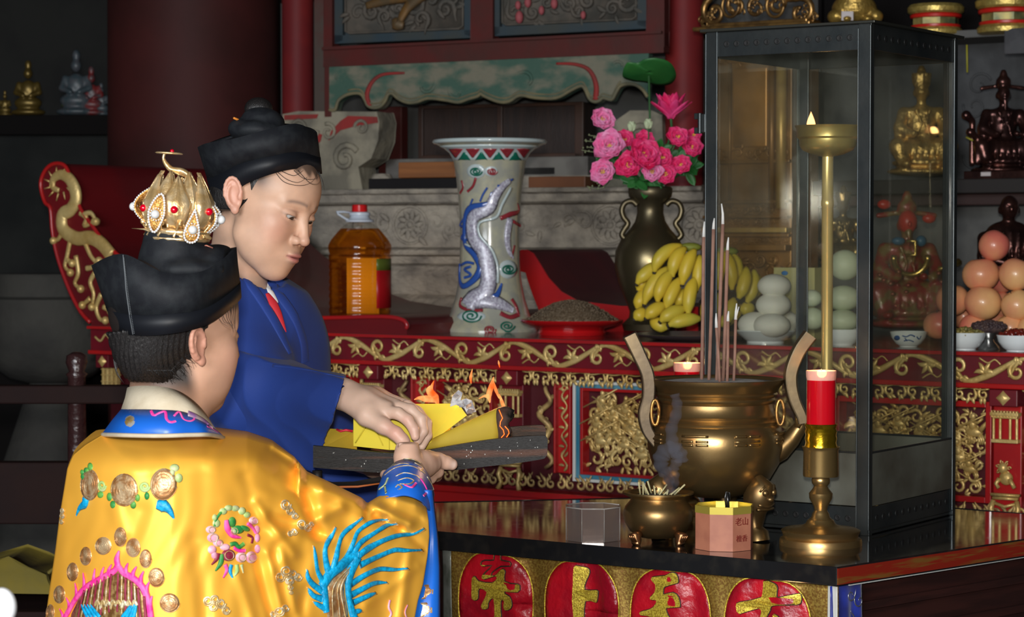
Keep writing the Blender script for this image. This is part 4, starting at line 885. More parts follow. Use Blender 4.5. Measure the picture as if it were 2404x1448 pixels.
# legs with lion heads
for ang, foot in ((-0.85, 0.0), (-2.75, 0.0), (1.3, 0.0)):
    e = Vector((math.cos(ang), math.sin(ang), 0)); m = MB()
    zz0 = W(1680, 1120, CY).z - ZB
    pts = [CB + e * 0.105 + Z * zz0 * 1.05, CB + e * 0.116 + Z * zz0 * 0.93, CB + e * 0.110 + Z * zz0 * 0.72, CB + e * 0.1 + Z * zz0 * 0.5, CB + e * 0.098 + Z * zz0 * 0.22, CB + e * 0.106 + Z * 0.012, CB + e * 0.108 + Z * 0.0]
    m.tube(pts, [0.012, 0.026, 0.029, 0.022, 0.017, 0.022, 0.023], 16)
    lg = m.build('leg', BRONZE, cens, auto=60)
    m = MB(); sdir = Vector((-e.y, e.x, 0)); q = CB + e * 0.136 + Z * zz0 * 0.80
    for s_ in (-1, 1):
        m.ell(q + sdir * s_ * 0.011 + Z * 0.004, 0.0065, 10, 8); m.tube([q + sdir * s_ * 0.004 + Z * 0.012, q + sdir * s_ * 0.013 + Z * 0.016, q + sdir * s_ * 0.021 + Z * 0.006 - e * 0.004], [0.002, 0.003, 0.002], 6)
    m.ell(q - Z * 0.008 + e * 0.002, (0.008, 0.008, 0.006), 10, 8); m.tube([q + sdir * t * 0.02 - Z * (0.02 + 0.002 * math.cos(t * 3)) - e * (0.002 + abs(t) * 0.006) for t in np.linspace(-1, 1, 7)], 0.0035, 6)
    m.tube([q + sdir * t * 0.022 - Z * 0.027 - e * (0.004 + abs(t) * 0.006) for t in np.linspace(-1, 1, 7)], 0.003, 6); m.build('lion_face', BRONZE, lg)
DBR = mat('dark_bronze', (0.15, 0.11, 0.06), 0.42, 0.85, (0.08, 0.06, 0.04), 12, 0.35, 0.68, 0.2, 40, 0.002)
def handle(pxs, Y, wpx, depth):
    sp = spline(pxs, 6); n = len(sp); rows = []
    for i, (x, y) in enumerate(sp):
        x0, y0 = sp[max(i - 1, 0)]; x1, y1 = sp[min(i + 1, n - 1)]; L = math.hypot(x1 - x0, y1 - y0); nx, ny = -(y1 - y0) / L, (x1 - x0) / L; w_ = wpx * (1 - 0.25 * i / n)
        a = W(x + nx * w_, y + ny * w_, Y); b = W(x - nx * w_, y - ny * w_, Y); D = Vector((0, depth, 0))
        rows.append([a - D, b - D, b + D, a + D])
    m = MB(); m.grid(rows, True); m.add(rows[0], [(0, 1, 2, 3)]); m.add(rows[-1], [(3, 2, 1, 0)]); return m
handle([(1478, 786), (1500, 832), (1520, 880), (1522, 930), (1512, 972), (1520, 1010), (1542, 1040)], 4.27, 17, 0.018).build('handle', DBR, cens, False, 0.003)
handle([(1902, 786), (1876, 822), (1858, 866), (1856, 900), (1864, 938), (1880, 975), (1884, 992)], 4.27, 16, 0.018).build('handle', DBR, cens, False, 0.003)
m = MB(); pp = [W(x, y, 4.28) for x, y in ((1800, 1072), (1832, 1055), (1858, 1030), (1880, 1000), (1886, 978))]; m.tube(pp, [0.022, 0.021, 0.017, 0.013, 0.012], 14)
for a in range(5): m.tube([W(1872, 1002, 4.265), W(1880 + 8 * math.cos(a), 980 - 6 * a, 4.262), W(1896 - a * 4, 972 - 5 * a, 4.262)], [0.006, 0.004, 0.0012], 6)
m.build('dragon_bracket', BRONZE, cens)
m = MB(); pp = [W(x, y, 4.28) for x, y in ((1560, 1060), (1545, 1045), (1538, 1030))]; m.tube(pp, [0.018, 0.014, 0.012], 12); m.build('dragon_bracket', BRONZE, cens)
for x in (1538, 1832):
    m = MB()
    for q in (0, 1): m.tube([W(x + 9 * math.cos(a), 968 - 0 + 30 * math.sin(a), 4.25 + 0.012 * q) for a in np.linspace(0, 2 * PI, 17)], 0.0032, 6)
    m.build('gilt_boss', mat('copper_gilt', (0.55, 0.28, 0.08), 0.35, 0.8, (0.3, 0.16, 0.05), 20), cens)
# joss sticks standing in the ash
INC = mat('incense_brown', (0.27, 0.15, 0.11), 0.85, 0, (0.21, 0.11, 0.08), 30); ASHW = mat('incense_ash', (0.58, 0.58, 0.56), 0.9)
sticks = [(1652, 520, 1647, 4.33, 36, 'leftmost of the tall joss sticks, in front of the lantern post'), (1675, 512, 1664, 4.31, 26, 'second tall joss stick from the left, with a straight ash tip'), (1697, 478, 1682, 4.30, 48, 'tallest joss stick with a long curved ash tip'),
          (1708, 557, 1697, 4.28, 30, 'tall joss stick leaning right, lower than the tallest one'), (1682, 735, 1690, 4.26, 34, 'short joss stick leaning left with ash at its tip'), (1709, 730, 1707, 4.27, 24, 'short joss stick close beside the leaning tall one'), (1727, 712, 1722, 4.29, 38, 'short joss stick farthest right, with forked ash')]
for (xt, yt, xb, Y, ash, lab) in sticks:
    t = thing('incense_stick', lab, 'incense', W(xb, 893, Y)); b0 = W(xb, 905, Y); ta = W(xt, yt + ash, Y); tt = W(xt, yt, Y)
    m = MB(); m.tube([b0, b0 + (ta - b0) * 0.5 + Vector((0.0006, 0, 0)), ta], 0.0034 if yt < 700 else 0.0029, 10); m.build('stick', INC, t)
    dr = (ta - b0).normalized(); bend = -0.004 if xt == 1697 else 0.001
    m = MB(); m.tube([ta, ta + dr * ash * Y / F * 0.5 + Vector((bend * 0.2, 0, 0)), ta + dr * ash * Y / F + Vector((bend, 0, 0))], [0.0031, 0.0025, 0.0012], 8)
    if xt == 1727: m.tube([ta, ta + Vector((0.006, 0, 0.024))], [0.0018, 0.001], 6)
    m.build('ash_tip', ASHW, t)
# ================================================================ small bronze pot with matchsticks
PB = Vector((W(1545, 1200, 4.20).x, 4.20, ZB))
pot = thing('incense_pot', 'small round bronze tripod pot holding burnt matchsticks, in front of the big censer', 'pot', PB)
m = MB(); pxlathe(m, PB, 1545, [(1, 1262), (40, 1260), (66, 1246), (80, 1222), (83, 1204), (78, 1188), (66, 1174), (64, 1168), (74, 1163), (84, 1158), (84, 1154), (76, 1154), (66, 1160), (60, 1170), (1, 1174)], 48); m.build('bowl', BRONZE, pot, auto=50)
for a in (-0.9, -2.35, 1.57):
    e = Vector((math.cos(a), math.sin(a), 0)); k_ = W(1545, 1248, 4.2).z - ZB; m = MB(); m.tube([PB + e * 0.05 + Z * k_ * 1.1, PB + e * 0.064 + Z * k_ * 0.9, PB + e * 0.056 + Z * k_ * 0.4, PB + e * 0.062 + Z * 0.002], [0.007, 0.012, 0.007, 0.009], 10)
    for s_ in (-1, 0, 1): m.tube([PB + e * 0.074 + Vector((-e.y, e.x, 0)) * s_ * 0.005 + Z * k_ * 1.0, PB + e * 0.066 + Vector((-e.y, e.x, 0)) * s_ * 0.004 + Z * k_ * 0.4], 0.0022, 5)
    m.build('leg', mat('copper_leg', (0.34, 0.16, 0.07), 0.3, 0.9), pot)
m = MB(); pxlathe(m, PB, 1545, [(60, 1172), (62, 1163), (1, 1160)], 24); m.build('ash', mat('dark_ash', (0.07, 0.07, 0.07), 0.95), pot)
rg = random.Random(8); MATCH = mat('pale_matchwood', (0.55, 0.5, 0.27), 0.8)
for k in range(13):
    x = 1505 + k * 6.5 + rg.uniform(-3, 3); y = 1161; x2 = 1490 + k * 9.5 + rg.uniform(-10, 10); y2 = 1120 + rg.uniform(0, 30) + abs(k - 5) * 1.5; Yq = 4.2 + rg.uniform(-0.03, 0.03)
    m = MB(); m.tube([W(x, y, Yq), W(x2, y2, Yq + rg.uniform(-0.01, 0.01))], 0.0017, 5); tag(m.build('matchstick', MATCH), 'spent pale matchstick leaning in the small bronze pot', 'matchstick', 'matchsticks in the small bronze pot')
# ================================================================ octagonal boxes
BOXM = mat('salmon_card', (0.42, 0.16, 0.095), 0.55, 0, (0.36, 0.13, 0.08), 30); GFO = mat('gold_card', (0.58, 0.46, 0.08), 0.25, 0.6)
XB = Vector((W(1700, 1240, 4.12).x, 4.12, ZB)); xb = thing('paper_box', 'salmon pink octagonal paper box with a gold rim and small dark lettering', 'box', XB)
oc = lambda r, z, a0=PI / 8: [XB + Vector((math.cos(a0 + k * PI / 4) * r, math.sin(a0 + k * PI / 4) * r, z)) for k in range(8)]
ph = 0.20; R8 = 0.0535
m = MB(); m.grid([oc(R8, 0.0005, ph), oc(R8, 0.067, ph), oc(R8 - 0.002, 0.067, ph), oc(R8 - 0.002, 0.003, ph)], True); m.prism(oc(R8 - 0.001, 0.0005, ph), Z * 0.003); m.build('box_body', BOXM, xb, False)
m = MB(); m.grid([oc(R8 + 0.0008, 0.066, ph), oc(R8 + 0.0008, 0.079, ph), oc(R8 - 0.001, 0.079, ph), oc(R8 - 0.001, 0.066, ph)], True); m.build('gold_rim', GFO, xb, False)
m = MB(); m.prism(oc(R8 - 0.003, 0.070, ph), Z * 0.002); m.build('inner_lid', GFO, xb, False)
f0_, f1_ = [p for p in sorted(oc(R8, 0, ph), key=lambda p: p.y)[:0]], None
pts8 = oc(R8, 0, ph); fa = max(range(8), key=lambda k: ((pts8[k] + pts8[(k + 1) % 8]) / 2 - XB).normalized().dot(Vector((0.62, -0.78, 0)))); pa, pb_ = pts8[fa], pts8[(fa + 1) % 8]
fn = ((pa + pb_) / 2 - XB).normalized(); fd = Vector((-fn.y, fn.x, 0)); fm = (pa + pb_) / 2
def text_obj(txt, size, loc, xdir, up, mt, parent, name, ext=0.0004):
    cu = bpy.data.curves.new(name, 'FONT'); cu.body = txt; cu.size = size; cu.align_x = 'CENTER'; cu.align_y = 'CENTER'; cu.extrude = ext; cu.resolution_u = 3
    to = bpy.data.objects.new(name, cu); C.objects.link(to); bpy.context.view_layer.update()
    me = bpy.data.meshes.new_from_object(to.evaluated_get(bpy.context.evaluated_depsgraph_get())); bpy.data.objects.remove(to)
    M = Matrix((xdir, up, xdir.cross(up))).transposed().to_4x4(); M.translation = loc - wloc(parent); me.transform(M); me.materials.clear(); me.materials.append(mt)
    o = bpy.data.objects.new(name, me); C.objects.link(o); o.parent = parent; return o
DKI = mat('dark_red_ink', (0.16, 0.012, 0.008), 0.7)
text_obj('\u8001\u5c71', 0.0155, fm + fn * 0.0004 + Z * 0.052, fd, Z, DKI, xb, 'printed_lettering')
text_obj('\u6a80\u9999', 0.013, fm + fn * 0.0004 + Z * 0.022, fd, Z, DKI, xb, 'printed_lettering')
m = MB(); q = XB + Vector((0.003, -0.005, 0.08)); m.tube([q - Z * 0.008, q + Z * 0.012 + Vector((-0.002, 0, 0)), q + Z * 0.022, q + Z * 0.021 + Vector((0.006, 0, 0)), q + Vector((0.007, 0, 0.006))], 0.0017, 6); m.tube([q + Vector((0.002, 0, 0.02)), q + Vector((0.004, 0, -0.008))], 0.003, 6); tag(m.build('metal_clip', mat('dark_metal', (0.08, 0.08, 0.08), 0.3, 0.9)), 'small dark metal clip standing up from the pink box', 'clip')
AC = Vector((W(1392, 1230, 4.24).x, 4.24, ZB)); XB2 = AC
ACR = bpy.data.materials.new('clear_acrylic'); ACR.use_nodes = True; nt = ACR.node_tree; N = nt.nodes; N.remove(N['Principled BSDF'])
tr = N.new('ShaderNodeBsdfTransparent'); tr.inputs[0].default_value = (0.74, 0.7, 0.68, 1); gl = N.new('ShaderNodeBsdfPrincipled'); gl.inputs['Base Color'].default_value = (0.30, 0.24, 0.22, 1); gl.inputs['Roughness'].default_value = 0.12
mx = N.new('ShaderNodeMixShader'); mx.inputs[0].default_value = 0.28; nt.links.new(tr.outputs[0], mx.inputs[1]); nt.links.new(gl.outputs[0], mx.inputs[2]); nt.links.new(mx.outputs[0], N['Material Output'].inputs[0])
ab = thing('acrylic_box', 'clear smoky acrylic octagonal box standing left of the small bronze pot', 'box', AC)
oc2 = lambda r, z: [AC + Vector((math.cos(0.36 + k * PI / 4) * r, math.sin(0.36 + k * PI / 4) * r, z)) for k in range(8)]
m = MB(); m.grid([oc2(0.053, 0.0005), oc2(0.053, 0.062), oc2(0.0505, 0.062), oc2(0.0505, 0.002)], True); m.build('box_wall', ACR, ab, False)
m = MB(); m.prism(oc2(0.0495, 0.0005), Z * 0.0015); m.build('box_base', ACR, ab, False)
m = MB(); p8 = oc2(0.0535, 0.062); m.tube(p8 + p8[:1], 0.0012, 5); 
for p in p8: m.tube([p, p - Z * 0.061], 0.0006, 4)
m.build('bright_edge', mat('acrylic_edge', (0.4, 0.38, 0.36), 0.2), ab)
# smoke rising from the small pot
SMK = bpy.data.materials.new('smoke'); SMK.use_nodes = True; nt = SMK.node_tree; N = nt.nodes; N.remove(N['Principled BSDF']); pv = N.new('ShaderNodeVolumePrincipled'); pv.inputs['Color'].default_value = (0.62, 0.68, 0.9, 1); pv.inputs['Density'].default_value = 10; nt.links.new(pv.outputs[0], N['Material Output'].inputs['Volume'])
for pts, rr, lab in (([(1574, 1158), (1568, 1120), (1552, 1092), (1556, 1066), (1578, 1054), (1596, 1066), (1600, 1086)], 0.011, 'thick curl of blue smoke rising from the small bronze pot'), ([(1580, 1158), (1586, 1126), (1582, 1100), (1590, 1076), (1582, 1050), (1576, 1010), (1590, 960), (1584, 925)], 0.008, 'thin strand of blue smoke drifting up in front of the censer')):
    m = MB(); sp = spline(pts, 6); m.tube([W(x, y, 4.12) for x, y in sp], [rr * (0.5 + 0.9 * math.sin(PI * min(1, (i + 2) / len(sp)) * 0.8) + 0.2 * math.sin(i * 1.7)) for i in range(len(sp))], 12)
    tag(m.build('smoke', SMK), lab, 'smoke', kind='stuff')
# ================================================================ people
SKIN = mat('skin', (1, 1, 1), 0.48, 0, (0.88,), 30, 0.35, 0.65, 0.12, 260, 0.0006, attr='Col', sss=0.12, coat=0.0)
HAIRM = mat('black_hair', (0.010, 0.009, 0.009), 0.36, 0, (0.018, 0.016, 0.016), 90, 0.4, 0.65, 0.8, 120, 0.0015, stretch=(6, 6, 0.7))
def sstep(a, b, x):
    t = np.clip((x - a) / (b - a), 0, 1); return t * t * (3 - 2 * t)
def head(R, o, h=0.0018, gaze=(0.85, -0.1, -0.5), neck=None, skin=(0.60, 0.37, 0.255), hairfn=None):
    """head and neck in its own frame (x forward, y left, z up), then placed by R and o"""
    S = SDF((-0.13, -0.105, -0.21), (0.135, 0.105, 0.135), h)
    S.ell((-0.010, 0, 0.034), (0.090, 0.073, 0.080))
    S.ell((0.026, 0, 0.028), (0.060, 0.064, 0.060), k=0.02)
    S.ell((0.026, 0, -0.028), (0.055, 0.058, 0.060), k=0.02)
    for s in (-1, 1):
        S.ell((0.050, s * 0.038, -0.024), (0.027, 0.024, 0.024), k=0.022)
        S.ell((0.042, s * 0.031, -0.056), (0.035, 0.029, 0.036), k=0.02)
        S.cone((0.012, s * 0.044, -0.056), (0.056, s * 0.016, -0.095), 0.017, 0.016, k=0.03)
    S.ell((0.030, 0, -0.070), (0.048, 0.042, 0.034), k=0.02)
    S.ell((0.062, 0, -0.099), (0.019, 0.020, 0.015), k=0.018)
    S.ell((0.068, 0, -0.066), (0.024, 0.027, 0.022), k=0.016)
    for s in (-1, 1):                                   # brow ridge, socket
        S.cone((0.079, s * 0.012, 0.017), (0.064, s * 0.044, 0.016), 0.006, 0.005, k=0.014)
        S.ell((0.093, s * 0.031, -0.001), (0.017, 0.019, 0.011), k=0.012, op='sub')
    S.cone((0.078, 0, 0.010), (0.096, 0, -0.033), 0.0068, 0.0085, k=0.011)
    S.ell((0.0985, 0, -0.0365), (0.0085, 0.0095, 0.0080), k=0.005)
    for s in (-1, 1):
        S.ell((0.089, s * 0.0125, -0.0395), (0.0095, 0.0068, 0.0072), k=0.005)
        S.ell((0.093, s * 0.0068, -0.0475), (0.0055, 0.0030, 0.0032), k=0.002, op='sub')
        S.ell((0.0690, s * 0.0295, -0.002), (0.0138, 0.0168, 0.0125), k=0.004)       # lids
        S.ell((0.0785, s * 0.0297, -0.0052), (0.0110, 0.0145, 0.0032), R=rotm(s * 0.35, 0, s * 0.10), k=0.0015, op='sub')
    S.ell((0.0900, 0, -0.0630), (0.0078, 0.0175, 0.0048), k=0.004)
    S.ell((0.0885, 0, -0.0722), (0.0085, 0.0155, 0.0058), k=0.004)
    S.ell((0.0990, 0, -0.0675), (0.0090, 0.0205, 0.0009), k=0.002, op='sub')
    for s in (-1, 1):                                   # ears
        Re = rotm(-s * 0.36, -0.42, 0); c = np.array((-0.012, s * 0.0790, -0.002))
        S.ell(c, (0.0155, 0.005, 0.027), R=Re, k=0.005)
        S.ell(c + Re @ np.array((0.002, s * 0.0060, -0.002)), (0.0095, 0.0050, 0.0185), R=Re, k=0.0015, op='sub')
        hx = [c + Re @ np.array((0.0138 * math.cos(a) * (1 if math.sin(a) > -0.2 else 0.8), s * 0.0035, 0.003 + 0.0248 * math.sin(a))) for a in np.linspace(-0.35, 4.0, 13)]
        S.chain(hx, [0.0030] * 13, 0.0015)
        hx = [c + Re @ np.array((0.0078 * math.cos(a) - 0.001, s * 0.004, -0.001 + 0.016 * math.sin(a))) for a in np.linspace(1.9, 4.3, 7)]
        S.chain(hx, [0.0023] * 7, 0.002)
        S.ell(c + Re @ np.array((0.001, s * 0.003, -0.025)), (0.0068, 0.0042, 0.0078), R=Re, k=0.004)
        S.ell(c + Re @ np.array((0.0115, s * 0.003, -0.004)), (0.0035, 0.003, 0.006), R=Re, k=0.003)
    if neck is not None:
        Ri = np.linalg.inv(R); a = Ri @ (np.array(neck[0]) - o); b = Ri @ (np.array(neck[1]) - o); S.cone(a, b, neck[2], neck[3], k=0.022)
    v, f = S.mesh(); v = smooth_mesh(v, f, 2)
    x, y, z = v.T; ay = np.abs(y)
    col = np.tile(np.array(skin), (len(v), 1))
    def mixc(c, m): 
        nonlocal col
        col = col * (1 - m[:, None]) + np.array(c) * m[:, None]
    ch = np.exp(-(((x - 0.062) / 0.03) ** 2 + ((ay - 0.045) / 0.02) ** 2 + ((z + 0.03) / 0.026) ** 2)); mixc((0.66, 0.27, 0.20), 0.5 * ch)
    nt_ = np.exp(-(((x - 0.1) / 0.014) ** 2 + (y / 0.014) ** 2 + ((z + 0.038) / 0.014) ** 2)); mixc((0.66, 0.30, 0.22), 0.35 * nt_)
    lipd = np.exp(-np.clip(((y / 0.0200) ** 2 + ((z + 0.0675) / (0.0090 * np.sqrt(np.clip(1 - (ay / 0.025) ** 2, 0.05, 1)))) ** 2), 0, 20) ** 2.5) * (x > 0.06); mixc((0.46, 0.15, 0.15), 0.85 * lipd)
    seam = np.exp(-((z + 0.0675) / 0.0011) ** 2) * (ay < 0.0205) * (x > 0.066); mixc((0.18, 0.05, 0.05), 0.7 * seam)  # parting of the lips darkened, shade put into the skin colour
    zb = 0.0185 + 0.004 * np.cos((ay - 0.028) / 0.02 * 1.3) - 0.09 * np.clip(ay - 0.040, 0, 1) - 0.03 * np.clip(0.02 - ay, 0, 1)
    br = np.exp(-((z - zb) / 0.0032) ** 2) * sstep(0.009, 0.014, ay) * (1 - sstep(0.043, 0.054, ay)) * (x > 0.03); mixc((0.10, 0.075, 0.07), 0.62 * br)
    Eye = np.exp(-(((ay - 0.0312) / 0.0158) ** 4 + ((z + 0.0034 - 0.10 * (ay - 0.030)) / 0.0021) ** 2)) * (x > 0.055); mixc((0.03, 0.02, 0.02), 0.85 * Eye)
    fold = np.exp(-(((ay - 0.031) / 0.016) ** 4 + ((z - 0.0065) / 0.0016) ** 2)) * (x > 0.055); mixc((0.40, 0.21, 0.15), 0.5 * fold)  # eyelid crease drawn as painted shade
    nost = np.exp(-(((x - 0.093) / 0.006) ** 2 + ((ay - 0.0068) / 0.0034) ** 2 + ((z + 0.0475) / 0.0035) ** 2)); mixc((0.12, 0.04, 0.03), 0.9 * nost)  # shade of the nostril hollows painted into the skin colour
    er = sstep(0.070, 0.078, ay) * (x < 0.012) * (np.abs(z) < 0.045); mixc((0.62, 0.25, 0.19), 0.45 * er)
    if hairfn is not None: mixc((0.016, 0.012, 0.011), np.clip(hairfn(x, y, z), 0, 1))
    # eyeballs
    g = np.array(gaze) / np.linalg.norm(gaze); EV, EF, EC = [], [], []; n0 = 0
    for s in (-1, 1):
        c = np.array((0.0685, s * 0.0295, -0.002)); nu, nv = 28, 20; vv = []
        for i in range(nv + 1):
            for j in range(nu): t = PI * i / nv; p = 2 * PI * j / nu; vv.append((math.sin(t) * math.cos(p), math.sin(t) * math.sin(p), math.cos(t)))
        a_, b_ = frame_for(Vector(tuple(g))); M_ = np.stack([np.array(a_), np.array(b_), g], 1)
        vv = np.array(vv); w_ = vv @ M_.T; ang = np.degrees(np.arccos(np.clip(vv[:, 2], -1, 1)))
        cc_ = np.tile(np.array((0.40, 0.37, 0.35)), (len(vv), 1)); cc_[ang < 31] = (0.035, 0.018, 0.010); cc_[ang < 13] = (0.004, 0.004, 0.004)
        EV.append(c + w_ * 0.0124); EC.append(cc_)
        EF.append(np.array([(i * nu + j, i * nu + (j + 1) % nu, (i + 1) * nu + (j + 1) % nu, (i + 1) * nu + j) for i in range(nv) for j in range(nu)]))
    V_, F_ = joinvf([(v, f)] + list(zip(EV, EF))); C_ = np.concatenate([col] + EC)
    return V_ @ R.T + o, F_, C_, (lambda p: R @ np.array(p) + o)
def skincol(v, c, pts=None):
    col = np.tile(np.array(c), (len(v), 1))
    if pts:
        for p, r, cc_, am in pts:
            m = am * np.exp(-((v - np.array(p)) ** 2).sum(1) / r ** 2); col = col * (1 - m[:, None]) + np.array(cc_) * m[:, None]
    return col
def Wn(x, y, Y): return np.array(W(x, y, Y))
def ringcap(name, rows, mt, parent, thick=0.003, n=8):
    """closed loft through rows of (px, py, Y) control points"""
    g_ = []
    for r in rows: g_.append([W(*q) for q in spline(r, n, True)])
    m = MB(); m.grid(g_, True); return m.build(name, mt, parent, solid=thick)
def strands(mb, lines, Y, r=0.0006):
    for pts in lines:
        sp = spline(pts, 5)
        mb.tube([W(q[0], q[1], q[2] if len(q) > 2 else Y) for q in sp], [r * (1 - 0.7 * i / len(sp)) for i in range(len(sp))], 4)
def folds(v, amp, seed, freq=(14, 5), zdir=0.2):
    rg_ = np.random.RandomState(seed); d = np.zeros(len(v))
    for k in range(7):
        a = rg_.uniform(0, 2 * PI); w_ = np.array([math.cos(a) * freq[0], math.sin(a) * freq[0], rg_.uniform(-1, 1) * freq[0] * zdir]) * rg_.uniform(0.6, 1.8)
        d += np.sin(v @ w_ + rg_.uniform(0, 6) + 1.3 * np.sin(v @ (w_[[1, 2, 0]] * 0.5) + k)) / 7
    return d * amp
def normals(v, f):
    n = np.zeros_like(v); a = v[f[:, 2]] - v[f[:, 0]]; b = v[f[:, 3]] - v[f[:, 1]]; fn_ = np.cross(a, b)
    for k in range(4):
        for q in range(3): n[:, q] += np.bincount(f[:, k], fn_[:, q], len(v))
    return n / (np.linalg.norm(n, axis=1)[:, None] + 1e-12)

# ---------------------------------------------------------------- the woman in blue
FY = 3.857; FR = rotm(math.radians(-28), math.radians(19), math.radians(-7)); FO = Wn(622, 474, FY)
def hairw(x, y, z): return 0.8 * sstep(0.066, 0.076, z + 0.42 * np.clip(0.05 - x, 0, 1) + 0.004 * np.sin(y * 300)) * (np.abs(y) < 0.1) * (z > 0.015) + 0.75 * sstep(-0.022, -0.045, x) * sstep(-0.065, -0.02, z) + 0.85 * np.exp(-(((x - 0.020) / 0.020) ** 2 + ((z - 0.040) / 0.017) ** 2)) * (np.abs(y) > 0.04)
V1, F1, C1, f2w = head(FR, FO, neck=(Wn(566, 545, FY + 0.03), Wn(552, 700, FY + 0.09), 0.046, 0.055), gaze=(0.80, -0.05, -0.55), hairfn=hairw)
# her right hand and forearm (near), left hand behind the tray
def hand_mesh(lo, hi, h, parts, k=0.004):
    S = SDF(lo, hi, h)
    for p in parts:
        if p[0] == 'c': S.chain([Wn(*q[:3]) for q in p[1]], [q[3] for q in p[1]], p[2] if len(p) > 2 else k)
        else: S.ell(Wn(*p[1]), p[2], R=p[3] if len(p) > 3 else None, k=p[4] if len(p) > 4 else 0.008, op='sub' if p[0] == 's' else 'add')
    v, f = S.mesh(); return smooth_mesh(v, f, 2), f
lo = Wn(620, 1090, 3.50); hi = Wn(1030, 780, 3.86)
hw = [('c', [(600, 905, 3.78, 0.034), (720, 918, 3.70, 0.027), (800, 923, 3.645, 0.0215), (815, 929, 3.64, 0.0205)], 0.01),
      ('c', [(812, 926, 3.64, 0.020), (850, 945, 3.625, 0.0205), (905, 962, 3.61, 0.0150)], 0.015),
      ('c', [(812, 928, 3.645, 0.018), (865, 940, 3.645, 0.019), (930, 954, 3.63, 0.0125)], 0.014),
      ('c', [(815, 925, 3.66, 0.016), (880, 935, 3.67, 0.017), (945, 950, 3.66, 0.0105)], 0.014),
      ('c', [(820, 940, 3.625, 0.016), (862, 972, 3.605, 0.0165), (895, 992, 3.60, 0.0125)], 0.012),
      ('c', [(905, 966, 3.605, 0.0112), (934, 970, 3.596, 0.0098), (957, 985, 3.59, 0.0092), (972, 1008, 3.585, 0.0082), (975, 1024, 3.582, 0.0072)], 0.003),
      ('c', [(938, 957, 3.622, 0.0112), (965, 963, 3.615, 0.0100), (988, 984, 3.608, 0.0094), (993, 1012, 3.602, 0.0083), (981, 1034, 3.598, 0.0072)], 0.003),
      ('c', [(955, 953, 3.640, 0.0106), (980, 968, 3.634, 0.0096), (1001, 993, 3.626, 0.0088), (1003, 1022, 3.618, 0.0078), (990, 1047, 3.612, 0.0068)], 0.003),
      ('c', [(955, 950, 3.66, 0.009), (985, 975, 3.655, 0.008), (1003, 1000, 3.645, 0.0075), (1000, 1030, 3.635, 0.0066)], 0.003),
      ('c', [(862, 978, 3.60, 0.0150), (900, 1000, 3.585, 0.0125), (930, 1018, 3.575, 0.0105), (944, 1032, 3.572, 0.0095), (950, 1038, 3.572, 0.0085)], 0.006)]
V2, F2 = hand_mesh(lo, hi, 0.0016, hw)
C2 = skincol(V2, (0.62, 0.42, 0.32), [(Wn(928, 1012, 3.565), 0.022, (0.66, 0.32, 0.24), 0.7), (Wn(975, 1020, 3.58), 0.018, (0.62, 0.33, 0.25), 0.5), (Wn(955, 984, 3.58), 0.008, (0.60, 0.30, 0.22), 0.5)])
# torso and legs under the robe
S = SDF((-0.62, 3.62, 0.02), (0.02, 4.28, 1.36), 0.009)
S.ell(Wn(590, 810, FY + 0.11), (0.10, 0.09, 0.13)); S.ell(Wn(610, 1050, FY + 0.13), (0.11, 0.09, 0.2), k=0.05); S.ell((-0.42, FY + 0.13, 0.92), (0.12, 0.1, 0.15), k=0.05)
S.cone(Wn(556, 640, FY + 0.07), Wn(556, 740, FY + 0.11), 0.05, 0.07, k=0.03)
for s in (-1, 1): S.chain([(-0.42, FY + 0.13 + s * 0.07, 0.9), (-0.42, FY + 0.13 + s * 0.08, 0.5), (-0.42, FY + 0.13 + s * 0.08, 0.1), (-0.37, FY + 0.13 + s * 0.08, 0.05)], [0.08, 0.055, 0.035, 0.03], 0.03)
S.chain([Wn(575, 730, FY + 0.03), Wn(575, 850, FY - 0.03), Wn(640, 890, FY - 0.1)], [0.045, 0.038, 0.034], 0.03)
S.chain([Wn(640, 720, FY + 0.22), Wn(700, 880, FY + 0.25), Wn(830, 1060, FY + 0.1), Wn(900, 1080, FY - 0.03)], [0.05, 0.04, 0.026, 0.020], 0.03)
V3, F3 = S.mesh(); C3 = skincol(V3, (0.6, 0.37, 0.255))
hl = [('c', [(835, 1075, FY + 0.02, 0.022), (880, 1088, FY - 0.06, 0.022), (905, 1092, FY - 0.09, 0.018)], 0.01)] + [('c', [(895 + 6 * q, 1094, FY - 0.07 - 0.018 * q, 0.010), (925 + 5 * q, 1110, FY - 0.09 - 0.018 * q, 0.009), (938 + 4 * q, 1122, FY - 0.12 - 0.016 * q, 0.008)], 0.003) for q in range(4)] + [('c', [(890, 1080, FY - 0.06, 0.012), (925, 1050, FY - 0.08, 0.010), (950, 1040, FY - 0.11, 0.009)], 0.004)]
V4, F4 = hand_mesh(Wn(800, 1160, FY - 0.26), Wn(1010, 1000, FY + 0.08), 0.0025, hl); C4 = skincol(V4, (0.6, 0.38, 0.28))
V_, F_ = joinvf([(V1, F1), (V2, F2), (V3, F3), (V4, F4)]); C_ = np.concatenate([C1, C2, C3, C4])
woman = fast_link('person', V_, F_, SKIN, None, True, C_)
tag(woman, 'woman in a deep blue robe and black cap looking down, holding folded yellow paper', 'person')
